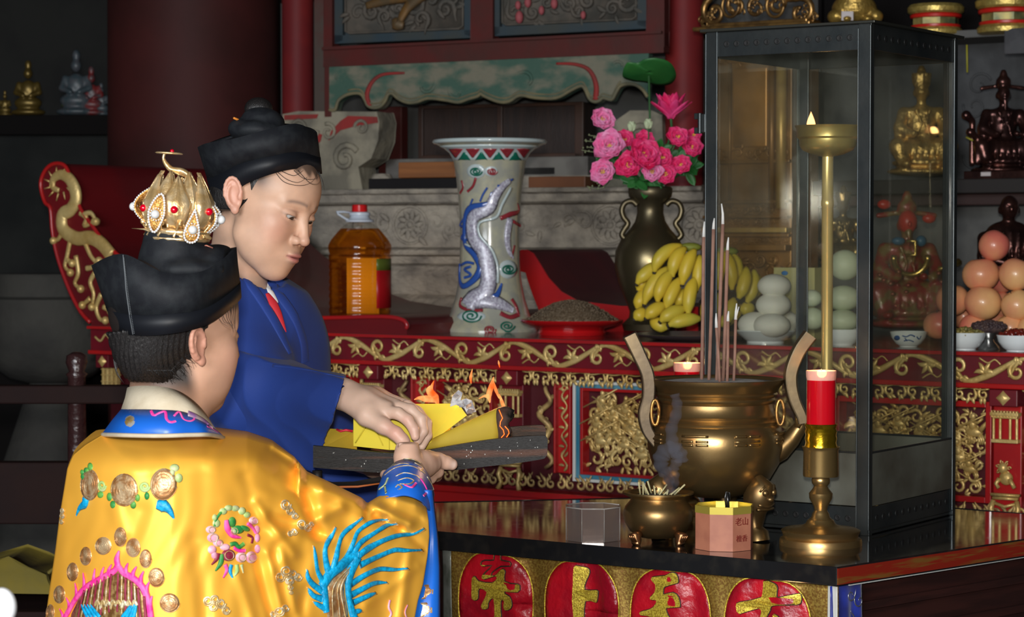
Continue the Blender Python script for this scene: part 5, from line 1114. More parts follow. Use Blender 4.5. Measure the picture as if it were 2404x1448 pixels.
# hair showing below the cap, bun on top
S = SDF(np.array(FO) - 0.16, np.array(FO) + 0.16, 0.0025)
S.ell(f2w((-0.014, 0, 0.036)), (0.094, 0.0765, 0.084), R=FR); S.ell(f2w((-0.045, 0, -0.015)), (0.052, 0.062, 0.05), R=FR, k=0.02)
S.half(f2w((0.02, 0, 0.0)), FR @ np.array((0.72, 0, -0.70))); S.half(f2w((0, 0, -0.024)), FR @ np.array((0.25, 0, -0.96)))
for s in (-1, 1): S.ell(f2w((-0.008, s * 0.082, 0.0)), (0.024, 0.018, 0.040), R=FR, k=0.004, op='sub')
v, f = S.mesh(); v = smooth_mesh(v, f, 1); hair = fast_link('hair', v, f, HAIRM, woman)
m = MB(); rg = random.Random(2)
ls = [[(592, 425, 3.795), (586, 447, 3.79), (600, 455, 3.79)], [(645, 402, 3.78), (664, 425, 3.775), (690, 434, 3.775), (716, 434, 3.78), (735, 424, 3.79), (745, 405, 3.80)], [(650, 402, 3.78), (672, 420, 3.775), (700, 428, 3.775), (722, 415, 3.79)], [(690, 400, 3.79), (712, 418, 3.785), (738, 420, 3.79), (752, 410, 3.80)],
      [(662, 402, 3.78), (690, 412, 3.775), (712, 400, 3.785)], [(748, 402, 3.80), (758, 425, 3.80), (761, 446, 3.81)], [(742, 402, 3.80), (755, 418, 3.80), (757, 440, 3.80)], [(700, 400, 3.785), (726, 428, 3.78), (744, 432, 3.79), (752, 424, 3.80)]]
for k in range(26):
    x = 583 + k * 2.6; ls.append([(x, 432 - k * 0.9, 3.792 - k * 0.0004), (x + rg.uniform(4, 12), 446 - k * 0.7 + rg.uniform(0, 10), 3.79 - k * 0.0004), (x + rg.uniform(10, 30), 452 - k * 0.5 + rg.uniform(0, 12), 3.788 - k * 0.0003)])
strands(m, ls, 3.79, 0.00055); m.build('loose_strands', HAIRM, hair)
m = MB(); m.ell(W(607, 256, FY + 0.02), (0.024, 0.024, 0.02), 20, 12); m.build('hair_bun', HAIRM, hair)
# cap
bot = [(505, 484, FY + .02), (528, 476, FY - .03), (574, 434, FY - .070), (640, 407, FY - .085), (702, 396, FY - .055), (752, 408, FY), (735, 404, FY + .05), (660, 402, FY + .09), (560, 440, FY + .09)]
mid = [(489, 416, FY + .02), (508, 412, FY - .04), (566, 384, FY - .080), (636, 367, FY - .09), (698, 357, FY - .06), (748, 370, FY), (732, 364, FY + .05), (650, 360, FY + .09), (545, 400, FY + .09)]
top_ = [(467, 347, FY + .02), (488, 337, FY - .055), (552, 326, FY - .098), (630, 305, FY - .095), (696, 292, FY - .062), (742, 314, FY), (722, 300, FY + .05), (640, 292, FY + .09), (530, 322, FY + .09)]
top2 = [(480, 347, FY + .02), (498, 341, FY - .045), (556, 331, FY - .085), (630, 311, FY - .083), (692, 299, FY - .052), (732, 316, FY), (716, 304, FY + .045), (640, 298, FY + .08), (535, 326, FY + .08)]
cap = ringcap('cap', [mid, top_, top2], BLACKCLOTH, woman, 0.003)
ringcap('cap_band', [[(x + (0 if 5 else 0), y, Y - 0.001) for x, y, Y in bot], [(x, y, Y) for x, y, Y in mid]], BLACKSATIN, cap, 0.004)
m = MB(); g_ = [[W(x, y, Y) for x, y, Y in spline(mid, 8, True)]]; cen = sum(g_[0], Vector()) / len(g_[0])
m.grid([g_[0]] + [[cen + (p - cen) * q + Z * (0.06 * (1 - q * q)) for p in g_[0]] for q in (0.9, 0.75, 0.55, 0.3, 0.02)], True); m.build('inner_crown', BLACKSATIN, cap)
S = SDF(Wn(510, 360, FY - 0.1), Wn(700, 225, FY + 0.14), 0.0022)
S.ell(Wn(605, 306, FY), (0.046, 0.05, 0.020)); S.ell(Wn(618, 285, FY + 0.01), (0.036, 0.04, 0.024), R=rotm(0, 0.15, 0), k=0.006); S.ell(Wn(570, 303, FY), (0.024, 0.034, 0.018), k=0.005)
v, f = S.mesh(); v = smooth_mesh(v, f, 2); v = v + normals(v, f) * folds(v, 0.0022, 4, (90, 5), 1)[:, None]; fast_link('topknot_wrap', v, f, BLACKCLOTH, cap)
m = MB(); m.tube([W(549, 277, FY - 0.03), W(572, 287, FY)], [0.0018, 0.0024], 8); m.build('hairpin', mat('orange_wood_pin', (0.6, 0.2, 0.03), 0.4), hair)
# collar pieces and robe
BLUEC = mat('deep_blue_cotton', (0.010, 0.040, 0.23), 0.75, 0, (0.008, 0.030, 0.18), 5, 0.35, 0.65, 0.35, 700, 0.0005, sheen=0.05)
S = SDF((-0.70, 3.56, 0.02), (0.02, 4.36, 1.47), 0.0055)
S.cone(Wn(556, 632, FY + 0.075), Wn(560, 720, FY + 0.10), 0.062, 0.10, k=0.0)
S.ell(Wn(600, 800, FY + 0.10), (0.108, 0.12, 0.13), k=0.04); S.cone(Wn(520, 745, FY + 0.02), Wn(625, 735, FY + 0.2), 0.055, 0.055, k=0.05)
S.ell(Wn(645, 770, FY + 0.05), (0.055, 0.08, 0.075), k=0.04)
S.cone(Wn(600, 850, FY + 0.12), Wn(630, 1150, FY + 0.13), 0.125, 0.15, k=0.05)
S.cone(Wn(610, 1100, FY + 0.13), (-0.42, FY + 0.13, 0.08), 0.14, 0.19, k=0.05)
for s in (-1, 1): S.ell((-0.37, FY + 0.13 + s * 0.08, 0.045), (0.09, 0.045, 0.03), k=0.01)
S.chain([Wn(530, 725, FY), Wn(540, 830, FY - 0.02), Wn(590, 915, FY - 0.06)], [0.062, 0.072, 0.078], 0.04)
S.chain([Wn(625, 740, FY + 0.2), Wn(665, 860, FY + 0.22), Wn(755, 1020, FY + 0.14), Wn(838, 1080, FY + 0.06)], [0.05, 0.055, 0.058, 0.056], 0.04)
S.cone(Wn(760, 1030, FY + 0.16), Wn(800, 1330, FY + 0.16), 0.055, 0.05, 0.05); S.cone(Wn(850, 1080, FY + 0.10), Wn(850, 1300, FY + 0.12), 0.04, 0.035, 0.04)
# neckline: collar stands round the nape and opens in a V on the chest
S.cone(Wn(590, 540, FY - 0.01), Wn(600, 640, FY + 0.035), 0.060, 0.052, k=0.004, op='sub')
S.cone(Wn(628, 600, FY - 0.03), Wn(662, 770, FY - 0.05), 0.040, 0.004, k=0.004, op='sub')
S.half(Wn(492, 572, FY), np.cross(np.array((0, 1, 0)), Wn(640, 650, FY) - Wn(492, 572, FY)) * np.sign(np.cross(np.array((0, 1, 0)), Wn(640, 650, FY) - Wn(492, 572, FY))[2]))
v, f = S.mesh(); v = smooth_mesh(v, f, 3); nn = normals(v, f)
v = v + nn * ((folds(v, 0.010, 3, (13, 5), 0.25) - np.abs(folds(v, 0.012, 8, (30, 5), 0.5))) * sstep(1.40, 1.25, v[:, 2]))[:, None]
# sleeve with a clean cuff
S = SDF(Wn(470, 1260, 3.48), Wn(850, 780, 4.0), 0.0042)
S.chain([Wn(585, 890, 3.79), Wn(640, 905, 3.75), Wn(840, 950, 3.63)], [0.066, 0.060, 0.050], 0.03)
for q in range(6):
    t = q / 5; S.cone(Wn(640 + 170 * t, 915 + 20 * t, 3.75 - 0.1 * t), Wn(600 + 175 * t, 1085 + 20 * t + 10 * math.sin(q), 3.77 - 0.09 * t), 0.040 - 0.012 * t, 0.026 - 0.008 * t, 0.03)
a_, b_, c_ = Wn(814, 884, 3.6), Wn(740, 1118, 3.66), Wn(806, 905, 3.8)
nrm = np.cross(b_ - a_, c_ - a_); nrm *= np.sign(nrm[0]); S.half(a_, nrm)
nrm2 = np.cross(np.array((0, 1, 0)), Wn(740, 1118, 3.66) - Wn(560, 1060, 3.66)); nrm2 *= -np.sign(nrm2[2]); S.half(Wn(740, 1118, 3.66), nrm2)
nrm3 = np.cross(np.array((0, 1, 0)), Wn(812, 884, 3.66) - Wn(680, 858, 3.66)); nrm3 *= np.sign(nrm3[2]); S.half(Wn(812, 882, 3.66), nrm3)
v2, f2 = S.mesh(); v2 = smooth_mesh(v2, f2, 2); v2 = v2 + normals(v2, f2) * (folds(v2, 0.007, 9, (16, 5), 0.8) - np.abs(folds(v2, 0.009, 5, (34, 5), 1)))[:, None]
v, f = joinvf([(v, f), (v2, f2)]); robe = fast_link('robe', v, f, BLUEC, woman)
bv = BVHTree.FromPolygons([tuple(p) for p in v], [tuple(int(q) for q in r) for r in f])
def onsurf(bv, px, py, out=0.001, ymax=None):
    d = ray(px, py); h_ = bv.ray_cast(CAM, d.normalized())
    if h_[0] is None: return None, None
    n_ = h_[1]
    if n_.dot(d) > 0: n_ = -n_
    return h_[0] + n_ * out, n_
def stroke(mb, bv, pts, r, out=0.001, fs=0.5, n=6, sub=5, Yd=None):
    sp = spline(pts, sub); P_, N_ = [], []
    for q in sp:
        p, nn_ = onsurf(bv, q[0], q[1], out)
        if p is None:
            if Yd is None: continue
            p = W(q[0], q[1], Yd); nn_ = Vector((0, -1, 0))
        P_.append(p); N_.append(nn_)
    if len(P_) < 2: return
    m_ = len(P_); rr = r if hasattr(r, '__len__') else [r]
    R_ = [rr[min(int(i / max(m_ - 1, 1) * (len(rr) - 1)), len(rr) - 1)] * (1 - (i / max(m_ - 1, 1) * (len(rr) - 1) % 1)) + rr[min(int(i / max(m_ - 1, 1) * (len(rr) - 1)) + 1, len(rr) - 1)] * (i / max(m_ - 1, 1) * (len(rr) - 1) % 1) for i in range(m_)]
    vs = []
    for i in range(m_):
        d = (P_[min(i + 1, m_ - 1)] - P_[max(i - 1, 0)]).normalized(); b = N_[i] - d * N_[i].dot(d); b.normalize(); a = d.cross(b)
        for k in range(n): t = 2 * PI * k / n; vs.append(P_[i] + a * math.cos(t) * R_[i] + b * math.sin(t) * R_[i] * fs)
    fs_ = [(i * n + k, (i + 1) * n + k, (i + 1) * n + (k + 1) % n, i * n + (k + 1) % n) for i in range(m_ - 1) for k in range(n)] + [tuple(range(n)), tuple((m_ - 1) * n + k for k in range(n))]
    mb.add(vs, fs_)
def blob(mb, bv, cx, cy, rx, ry, h=0.002, rot=0, n=20, rings=3, poly=None, out=0.0005):
    """puffy patch laid on a surface; poly = star-shaped outline in pixels instead of an ellipse"""
    if poly is None: poly = [(cx + math.cos(t) * rx * math.cos(rot) - math.sin(t) * ry * math.sin(rot), cy + math.cos(t) * rx * math.sin(rot) + math.sin(t) * ry * math.cos(rot)) for t in np.linspace(0, 2 * PI, n, endpoint=False)]
    else: cx = sum(p[0] for p in poly) / len(poly); cy = sum(p[1] for p in poly) / len(poly)
    rows = []
    for j in range(rings + 1):
        q = 1 - j / rings if j < rings else 0.03; r = []
        for x, y in poly:
            p, nn_ = onsurf(bv, cx + (x - cx) * q, cy + (y - cy) * q, out + h * math.sin((1 - q) * PI / 2))
            if p is None: return False
            r.append(p)
        if j == 0: rows.append([p - nn_ * h for p in r])
        rows.append(r)
    mb.grid(rows, True); return True
m = MB()
stroke(m, bv, [(497, 575), (520, 588), (548, 612), (578, 655), (612, 702), (648, 760), (682, 830)], 0.0105, 0.0, 0.28, 8)
m.build('collar_band', BLUEC, robe)
m = MB(); stroke(m, bv, [(628, 660), (655, 692), (690, 742), (712, 800), (716, 850)], 0.0105, 0.0, 0.28, 8); m.build('lapel', BLUEC, robe)
m = MB(); stroke(m, bv, [(614, 652), (622, 668), (634, 686), (650, 712)], [0.004, 0.007, 0.006, 0.003], 0.002, 0.3, 8); m.build('white_collar', mat('white_cotton', (0.62, 0.62, 0.62), 0.8), woman)
m = MB(); stroke(m, bv, [(626, 690), (640, 712), (654, 738), (670, 780)], [0.004, 0.0085, 0.006, 0.001], 0.002, 0.3, 8); m.build('red_shirt', mat('red_cotton', (0.50, 0.02, 0.03), 0.7), woman)
m = MB(); stroke(m, bv, [(640, 858), (700, 864), (760, 876), (806, 886)], 0.003, 0.0, 0.6); m.build('fold_seam', BLUEC, robe)
# ---------------------------------------------------------------- the celebrant in the yellow embroidered robe
PY = 3.2; PR = rotm(math.radians(39), math.radians(0), math.radians(10)); PO = Wn(411, 779, PY)
def hairp(x, y, z): return (np.abs(y) < 0.072) * sstep(0.0, -0.02, x + 0.3 * (z + 0.03)) * sstep(-0.105, -0.05, z) + sstep(0.035, 0.05, z)
V1, F1, C1, p2w = head(PR, PO, neck=(Wn(395, 870, PY), Wn(388, 1030, PY + 0.01), 0.050, 0.060), gaze=(0.8, -0.1, -0.4), skin=(0.56, 0.32, 0.215), hairfn=hairp)
hp = [('c', [(905, 1225, 3.47, 0.028), (945, 1150, 3.47, 0.025), (966, 1108, 3.49, 0.0225)], 0.01),
      ('c', [(968, 1105, 3.492, 0.022), (990, 1090, 3.515, 0.0205), (1012, 1086, 3.53, 0.0165)], 0.012),
      ('c', [(958, 1100, 3.485, 0.0195), (955, 1072, 3.490, 0.0185), (957, 1052, 3.495, 0.0160), (959, 1044, 3.498, 0.0135)], 0.008),
      ('c', [(1005, 1078, 3.53, 0.0145), (1030, 1080, 3.54, 0.0115), (1048, 1086, 3.545, 0.0105), (1061, 1090, 3.548, 0.0090)], 0.003),
      ('c', [(1005, 1096, 3.535, 0.0125), (1026, 1106, 3.555, 0.0105), (1024, 1116, 3.60, 0.0095), (1018, 1112, 3.63, 0.0085)], 0.003),
      ('c', [(995, 1106, 3.53, 0.0120), (1010, 1120, 3.55, 0.0100), (1006, 1124, 3.59, 0.0090), (1000, 1120, 3.62, 0.0080)], 0.003),
      ('c', [(982, 1112, 3.52, 0.0105), (992, 1128, 3.545, 0.0090), (990, 1130, 3.58, 0.0080)], 0.003),
      ('s', (940, 1048, 3.488), (0.004, 0.006, 0.007), None, 0.002)]
V2, F2 = hand_mesh(Wn(860, 1260, 3.30), Wn(1100, 1010, 3.72), 0.0017, hp)
C2 = skincol(V2, (0.58, 0.35, 0.25), [(Wn(1064, 1090, 3.54), 0.006, (0.68, 0.5, 0.42), 0.8), (Wn(940, 1048, 3.49), 0.006, (0.68, 0.48, 0.42), 0.8), (Wn(1018, 1082, 3.51), 0.007, (0.5, 0.25, 0.18), 0.4)])
# left hand supporting the board from below
hq = [('c', [(640, 1310, 3.46, 0.032), (800, 1290, 3.52, 0.026), (905, 1225, 3.55, 0.020), (930, 1160, 3.56, 0.0165), (928, 1130, 3.56, 0.015)], 0.012)] + \
     [('c', [(928, 1130, 3.55 + 0.012 * q, 0.0100), (916, 1118, 3.575 + 0.015 * q, 0.0085), (903 + 3 * q, 1114 + q, 3.585 + 0.015 * q, 0.0075)], 0.003) for q in range(4)] + \
     [('c', [(925, 1135, 3.545, 0.011), (912, 1122, 3.55, 0.0090), (904, 1113, 3.56, 0.0075)], 0.004)]
V4, F4 = hand_mesh(Wn(600, 1380, 3.38), Wn(960, 1080, 3.70), 0.0025, hq); C4 = skincol(V4, (0.58, 0.36, 0.27))
S = SDF((-0.62, 2.96, 0.02), (0.1, 3.66, 1.30), 0.009)
S.cone(Wn(388, 990, PY + 0.01), Wn(390, 1060, PY + 0.02), 0.058, 0.07); S.ell(Wn(400, 1200, PY + 0.03), (0.12, 0.07, 0.11), k=0.03); S.ell(Wn(400, 1400, PY + 0.02), (0.12, 0.09, 0.2), k=0.05); S.ell((-0.46, PY + 0.04, 0.82), (0.14, 0.11, 0.15), k=0.05)
for s in (-1, 1): S.chain([(-0.46 + s * 0.08, PY + 0.04, 0.8), (-0.46 + s * 0.09, PY + 0.06, 0.45), (-0.46 + s * 0.09, PY + 0.03, 0.1), (-0.46 + s * 0.10, PY + 0.12, 0.05)], [0.08, 0.055, 0.038, 0.03], 0.03)
S.chain([Wn(560, 1170, PY + 0.06), Wn(740, 1290, 3.40), Wn(905, 1228, 3.47)], [0.045, 0.035, 0.028], 0.03); S.chain([Wn(500, 1170, PY + 0.12), Wn(560, 1330, 3.42), Wn(650, 1308, 3.46)], [0.045, 0.036, 0.032], 0.03)
V3, F3 = S.mesh(); C3 = skincol(V3, (0.56, 0.33, 0.23))
V_, F_ = joinvf([(V1, F1), (V2, F2), (V3, F3), (V4, F4)]); C_ = np.concatenate([C1, C2, C3, C4])
priest = fast_link('person', V_, F_, SKIN, None, True, C_)
tag(priest, 'person seen from behind in a yellow satin robe and gilt lotus crown', 'person')
def pcut(S, a, b, keep):
    """cut along the sight plane through two photo points, keeping the side of point keep"""
    pa, pb_ = Wn(*a, 3.2), Wn(*b, 3.2); n_ = np.cross(pb_ - pa, np.array(ray((a[0] + b[0]) / 2, (a[1] + b[1]) / 2)))
    if (Wn(*keep, 3.2) - pa) @ n_ > 0: n_ = -n_
    S.half(pa, n_)
S = SDF(np.array(PO) - 0.17, np.array(PO) + 0.14, 0.0025)
S.ell(p2w((-0.012, 0, 0.034)), (0.094, 0.078, 0.085), R=PR); S.ell(Wn(352, 812, PY - 0.03), (0.050, 0.052, 0.052), k=0.02); S.ell(Wn(372, 865, PY - 0.02), (0.036, 0.035, 0.028), k=0.02); S.ell(Wn(318, 832, PY + 0.0), (0.020, 0.03, 0.034), k=0.02)
pcut(S, (498, 745), (428, 890), (350, 800)); pcut(S, (270, 778), (500, 742), (350, 850)); pcut(S, (270, 892), (440, 902), (350, 700))
v, f = S.mesh(); v = smooth_mesh(v, f, 3); nn = normals(v, f)
v = v + nn * (0.0011 * np.sin(v[:, 0] * 900 + 4 * np.sin(v[:, 2] * 50)) + 0.0008 * np.sin(v[:, 0] * 1700 + v[:, 2] * 90))[:, None]
hair = fast_link('hair', v, f, HAIRM, priest)
m = MB(); rg = random.Random(4); ls = []
for k in range(60):
    x = 345 + k * 1.9; y = 868 - max(0, k - 30) * 2.2; ls.append([(x, y, 3.115 + k * 0.0006), (x + rg.uniform(4, 20), y + rg.uniform(10, 20), 3.12 + k * 0.0006), (x + rg.uniform(5, 30), y + rg.uniform(16, 36), 3.13 + k * 0.0006)])
for k in range(14): ls.append([(280 + k, 790 + k * 3, 3.17), (266 + k * .6, 830 + k * 3, 3.17), (272 + k * 1.5, 880 + k * 1.5, 3.17)])
for k in range(9): ls.append([(515 + k * 4.6 + rg.uniform(-3, 3), 747 - k * 4.4, 3.125 + k * .004), (524 + k * 3.5, 760 - k * 3, 3.12 + k * .006), (536 + k * 1.6 + rg.uniform(0, 8), 768 + rg.uniform(-12, 14), 3.12 + k * .006)])
strands(m, ls, 3.12, 0.00042); m.build('loose_strands', HAIRM, hair)
# cap
Y_ = PY
bot = [(272, 772, Y_ - .03), (312, 786, Y_ - .088), (398, 783, Y_ - .108), (488, 760, Y_ - .075), (562, 702, Y_ + .01), (530, 690, Y_ + .08), (400, 710, Y_ + .11), (292, 745, Y_ + .08)]
mid = [(252, 722, Y_ - .03), (304, 738, Y_ - .092), (396, 737, Y_ - .112), (484, 722, Y_ - .08), (559, 668, Y_ + .01), (530, 655, Y_ + .08), (400, 680, Y_ + .11), (280, 705, Y_ + .08)]
md2 = [(235, 672, Y_ - .03), (295, 672, Y_ - .098), (392, 690, Y_ - .114), (480, 676, Y_ - .085), (553, 628, Y_ + .005), (530, 615, Y_ + .08), (400, 640, Y_ + .11), (266, 655, Y_ + .075)]
top_ = [(217, 624, Y_ - .03), (289, 598, Y_ - .104), (386, 641, Y_ - .11), (478, 637, Y_ - .088), (549, 588, Y_), (532, 586, Y_ + .07), (400, 618, Y_ + .105), (258, 614, Y_ + .06)]
top2 = [(228, 625, Y_ - .03), (292, 604, Y_ - .092), (386, 645, Y_ - .10), (474, 641, Y_ - .078), (540, 592, Y_), (524, 592, Y_ + .06), (400, 622, Y_ + .095), (266, 618, Y_ + .05)]
cap = ringcap('cap', [mid, md2, top_, top2], BLACKCLOTH, priest, 0.003)
ringcap('cap_band', [[(x, y, Y - 0.002) for x, y, Y in bot], [(x, y, Y - 0.002) for x, y, Y in mid]], BLACKSATIN, cap, 0.004)
m = MB(); m.tube([W(x, y, Y) for x, y, Y in ((289, 598, Y_ - .1075), (293, 640, Y_ - .105), (296, 680, Y_ - .101), (304, 738, Y_ - .096), (312, 785, Y_ - .094))], 0.0008, 6)
for k in range(46): t = k / 45; m.ell(W(291 + 24 * t - 6 * t * (1 - t), 606 + 176 * t, Y_ - .1085 + .013 * t), (0.0006, 0.0006, 0.0009), 5, 4)
m.build('seam_stitching', mat('grey_thread', (0.10, 0.11, 0.12), 0.6), cap)
m = MB(); g_ = [W(x, y, Y) for x, y, Y in spline(mid, 8, True)]; cen = sum(g_, Vector()) / len(g_)
m.grid([g_] + [[cen + (p - cen) * q + Z * (0.058 * (1 - q * q)) for p in g_] for q in (0.92, 0.78, 0.6, 0.35, 0.02)], True); m.build('inner_crown', BLACKSATIN, cap)
S = SDF(Wn(290, 690, Y_ - 0.14), Wn(560, 540, Y_ + 0.14), 0.0025)
S.cone(Wn(410, 575, Y_ - 0.02), Wn(405, 625, Y_ - 0.02), 0.044, 0.047); S.ell(Wn(500, 608, Y_ + 0.01), (0.036, 0.06, 0.020), k=0.012); S.ell(Wn(440, 632, Y_ - 0.02), (0.06, 0.06, 0.02), k=0.01)
v, f = S.mesh(); v = smooth_mesh(v, f, 2); v = v + normals(v, f) * folds(v, 0.003, 6, (80, 5), 1.2)[:, None]; wrap = fast_link('topknot_wrap', v, f, BLACKCLOTH, cap)
m = MB(); m.tube([W(468, 578, Y_ - 0.03), W(485, 576, Y_ - 0.03), W(500, 582, Y_ - 0.03)], [0.002, 0.003, 0.0025], 8, flat=Z, fs=0.4); m.build('hairpin', mat('copper_pin', (0.5, 0.2, 0.15), 0.35, 0.5), hair)
# gilt lotus crown
GILT = mat('bright_gilt', (0.88, 0.66, 0.38), 0.3, 0.7, (0.70, 0.46, 0.20), 60, 0.4, 0.6, 0.7, 190, 0.0012); PEARL = mat('pearl', (0.68, 0.68, 0.68), 0.22, 0.1, coat=0.8); RUBY = mat('ruby_bead', (0.48, 0.0, 0.012), 0.1, 0, coat=0.8)
CC = W(416, 556, Y_ - 0.02); ax_ = Vector((0.06, 0, 1)).normalized(); ex = Vector((1, 0, -0.06)).normalized(); ey = Vector((0, 1, 0))
k_ = PY / F
crown = thing('crown', None, None, CC); del_ = None
crown.parent = priest; crown.location = CC - wloc(priest)
def cpt(a, r, h_): return CC + ex * (math.cos(a) * r) + ey * (math.sin(a) * r) + ax_ * h_
m = MB(); m.lathe(CC - ax_ * 0.006, [(0.036, 0), (0.044, 0.001), (0.0445, 0.004), (0.041, 0.006), (0.0425, 0.010), (0.0455, 0.013), (0.042, 0.017), (0.036, 0.018)], 48, ex, ey, ax_, rmod=lambda a, z: 1 + 0.015 * math.sin(a * 14)); m.build('band', GILT, crown)
m = MB(); m.lathe(CC, [(0.035, 0.012), (0.040, 0.03), (0.036, 0.055), (0.02, 0.07), (0.001, 0.072)], 24, ex, ey, ax_); m.build('core', mat('dark_gilt', (0.20, 0.10, 0.03), 0.4, 0.8), crown)
def petal(a0, r_, z_, hw, name='petal', twist=0):
    m = MB(); rows = []; nv = 14
    for i in range(nv + 1):
        t = i / nv; r = np.interp(t, [0, .25, .5, .75, 1], r_); z = np.interp(t, [0, .25, .5, .75, 1], z_); w_ = hw * math.sin(PI * min(1, 0.16 + 0.34 * t / 0.5)) if t < 0.5 else hw * max(0.0, 1 - ((t - 0.5) / 0.5) ** 1.15)
        rows.append([cpt(a0 + w_ * u / max(r, 0.02) + twist * t, r * (1 - 0.10 * u * u) + 0.001 * math.cos(u * 9), z) for u in np.linspace(-1, 1, 11)])
    m.grid(rows); o = m.build(name, GILT, crown, solid=0.0012)
    m = MB(); ed = [r[0] for r in rows] + [r[-1] for r in rows[::-1]]; m.tube(ed, 0.0011, 5)
    m.tube([cpt(a0, np.interp(t, [0, .25, .5, .75, 1], r_) + 0.001, np.interp(t, [0, .25, .5, .75, 1], z_)) for t in np.linspace(0.1, 0.95, 12)], 0.0008, 5)
    m.build('petal_edge', GILT, o); return o
for k in range(6): petal(-PI / 2 + k * PI / 3 + 0.06, (0.042, 0.052, 0.052, 0.044, 0.033), (0.012, 0.028, 0.046, 0.064, 0.084), 0.0235)
for k in range(6): petal(-PI / 2 + (k + 0.5) * PI / 3 + 0.06, (0.036, 0.044, 0.044, 0.037, 0.026), (0.016, 0.034, 0.052, 0.070, 0.090), 0.019, 'petal', 0.03)
m = MB()
for k in range(12):
    a = k * PI / 6 + 0.2; pp = [cpt(a + q * 0.11, 0.046 + 0.004 * math.cos(q * 3), 0.010 + 0.012 * math.sin(q * 1.3 + 1)) for q in np.linspace(-1.5, 1.5, 9)]; m.tube(pp, 0.0018, 6)
    m.ell(cpt(a, 0.048, 0.018), 0.0035, 8, 6)
m.build('scroll_band', GILT, crown)
for a in (-PI / 2 - 1.05 + 0.06, -PI / 2 + 0.03, -PI / 2 + 1.05, PI / 2):
    m = MB(); m.ell(cpt(a, 0.0525, 0.037), 0.0054, 16, 10); m.build('ruby', RUBY, crown)
def ornament(c, a, tilt, L, w_, round_=0.5, bow=0.10):
    """pearl edged drop facing direction a"""
    n_ = ex * math.cos(a) + ey * math.sin(a); s_ = ex * -math.sin(a) + ey * math.cos(a); up = (ax_ * math.cos(tilt) + s_ * math.sin(tilt)); si = n_.cross(up)
    def q(x, y): return c + si * x + up * y - n_ * (abs(y / L) ** 2 * L * bow * 4)
    out_ = []
    for t in np.linspace(0, 2 * PI, 61)[:-1]:
        y = math.cos(t) * L; x = w_ * math.sin(t) * (1 - round_ * 0.5 * (1 + math.cos(t)) if round_ > 0 else (1 - 0.25 * abs(math.cos(t)))); out_.append(q(x, y))
    m = MB(); m.tube(out_ + out_[:1], 0.0014, 6, flat=n_, fs=0.7); rows = [out_] + [[c + (p - c) * f_ for p in out_] for f_ in (0.6, 0.2, 0.01)]; m.grid(rows, True); o = m.build('pearl_drop', mat('filigree_gilt', (0.50, 0.24, 0.05), 0.35, 0.85, (0.75, 0.45, 0.15), 300, 0.4, 0.6, 1, 400, 0.002), crown, solid=0.001)
    m = MB(); L_ = sum((out_[i] - out_[i - 1]).length for i in range(60)); n = int(L_ / 0.0034); acc = 0; i = 0; d = 0
    for j in range(n):
        tgt = L_ * j / n
        while d + (out_[(i + 1) % 60] - out_[i % 60]).length < tgt: d += (out_[(i + 1) % 60] - out_[i % 60]).length; i += 1
        m.ell(out_[i % 60].lerp(out_[(i + 1) % 60], (tgt - d) / (out_[(i + 1) % 60] - out_[i % 60]).length) + n_ * 0.0016, 0.0018, 8, 6)
    m.build('seed_pearls', PEARL, o)
    m = MB(); m.ell(q(0, -L * 0.22 * (1 if round_ > 0 else 0.3)) + n_ * 0.005, 0.0062, 16, 10)
    for b_ in range(14): t = 2 * PI * b_ / 14; m.ell(q(0.0085 * math.cos(t), -L * 0.22 * (1 if round_ > 0 else 0.3) + 0.0085 * math.sin(t)) + n_ * 0.002, 0.0012, 6, 5)
    m.build('large_pearl', PEARL, o)
wp = lambda x, y, dy: W(x, y, Y_ - 0.02 + dy)
ornament(wp(368, 500, -0.052), -PI / 2 - 0.25, 0.16, 0.0265, 0.0115, 0, 0.04); ornament(wp(452, 531, -0.050), -PI / 2 + 0.35, 0.10, 0.0225, 0.0150, 0.9, 0.02)
ornament(wp(322, 482, -0.005), PI - 0.12, 0.05, 0.0270, 0.011, 0, 0.22); ornament(wp(511, 512, -0.01), -0.15, 0.0, 0.0270, 0.012, 0, 0.22); ornament(wp(489, 474, 0.03), 0.5, 0.1, 0.0150, 0.010, 0.8, 0.02)
m = MB(); hk = spline([(431, 428), (441, 412), (428, 402), (404, 398), (391, 386), (384, 372), (386, 361)], 6); m.tube([wp(x, y, 0) for x, y in hk], [0.0022 + 0.0024 * math.sin(PI * min(1, i / 30)) for i in range(len(hk))], 8, flat=Vector((0, 1, 0)), fs=1.6)
m.tube([wp(434, 414, 0), wp(418, 409, -0.004), wp(402, 400, -0.004)], [0.0025, 0.006, 0.003], 10, flat=Z, fs=0.35); m.build('finial_hook', GILT, crown)
m = MB(); m.lathe(wp(397, 360, 0), [(0.001, -0.0012), (0.017, -0.0012), (0.0195, 0.0002), (0.017, 0.0016), (0.001, 0.0022)], 32, ex, ey * 0.8, ax_); m.build('finial_disc', GILT, crown)
m = MB(); m.ell(wp(404, 355, 0.004), 0.003, 10, 8); m.build('ruby', RUBY, crown)
m = MB(); m.tube([wp(310, 536, -0.01), wp(340, 538, -0.02), wp(372, 547, -0.03)], [0.001, 0.0045, 0.003], 8, flat=Z, fs=0.3); m.tube([wp(470, 548, -0.02), wp(486, 555, -0.01), wp(496, 561, -0.01)], [0.003, 0.004, 0.002], 8); m.build('crown_pin', GILT, crown)
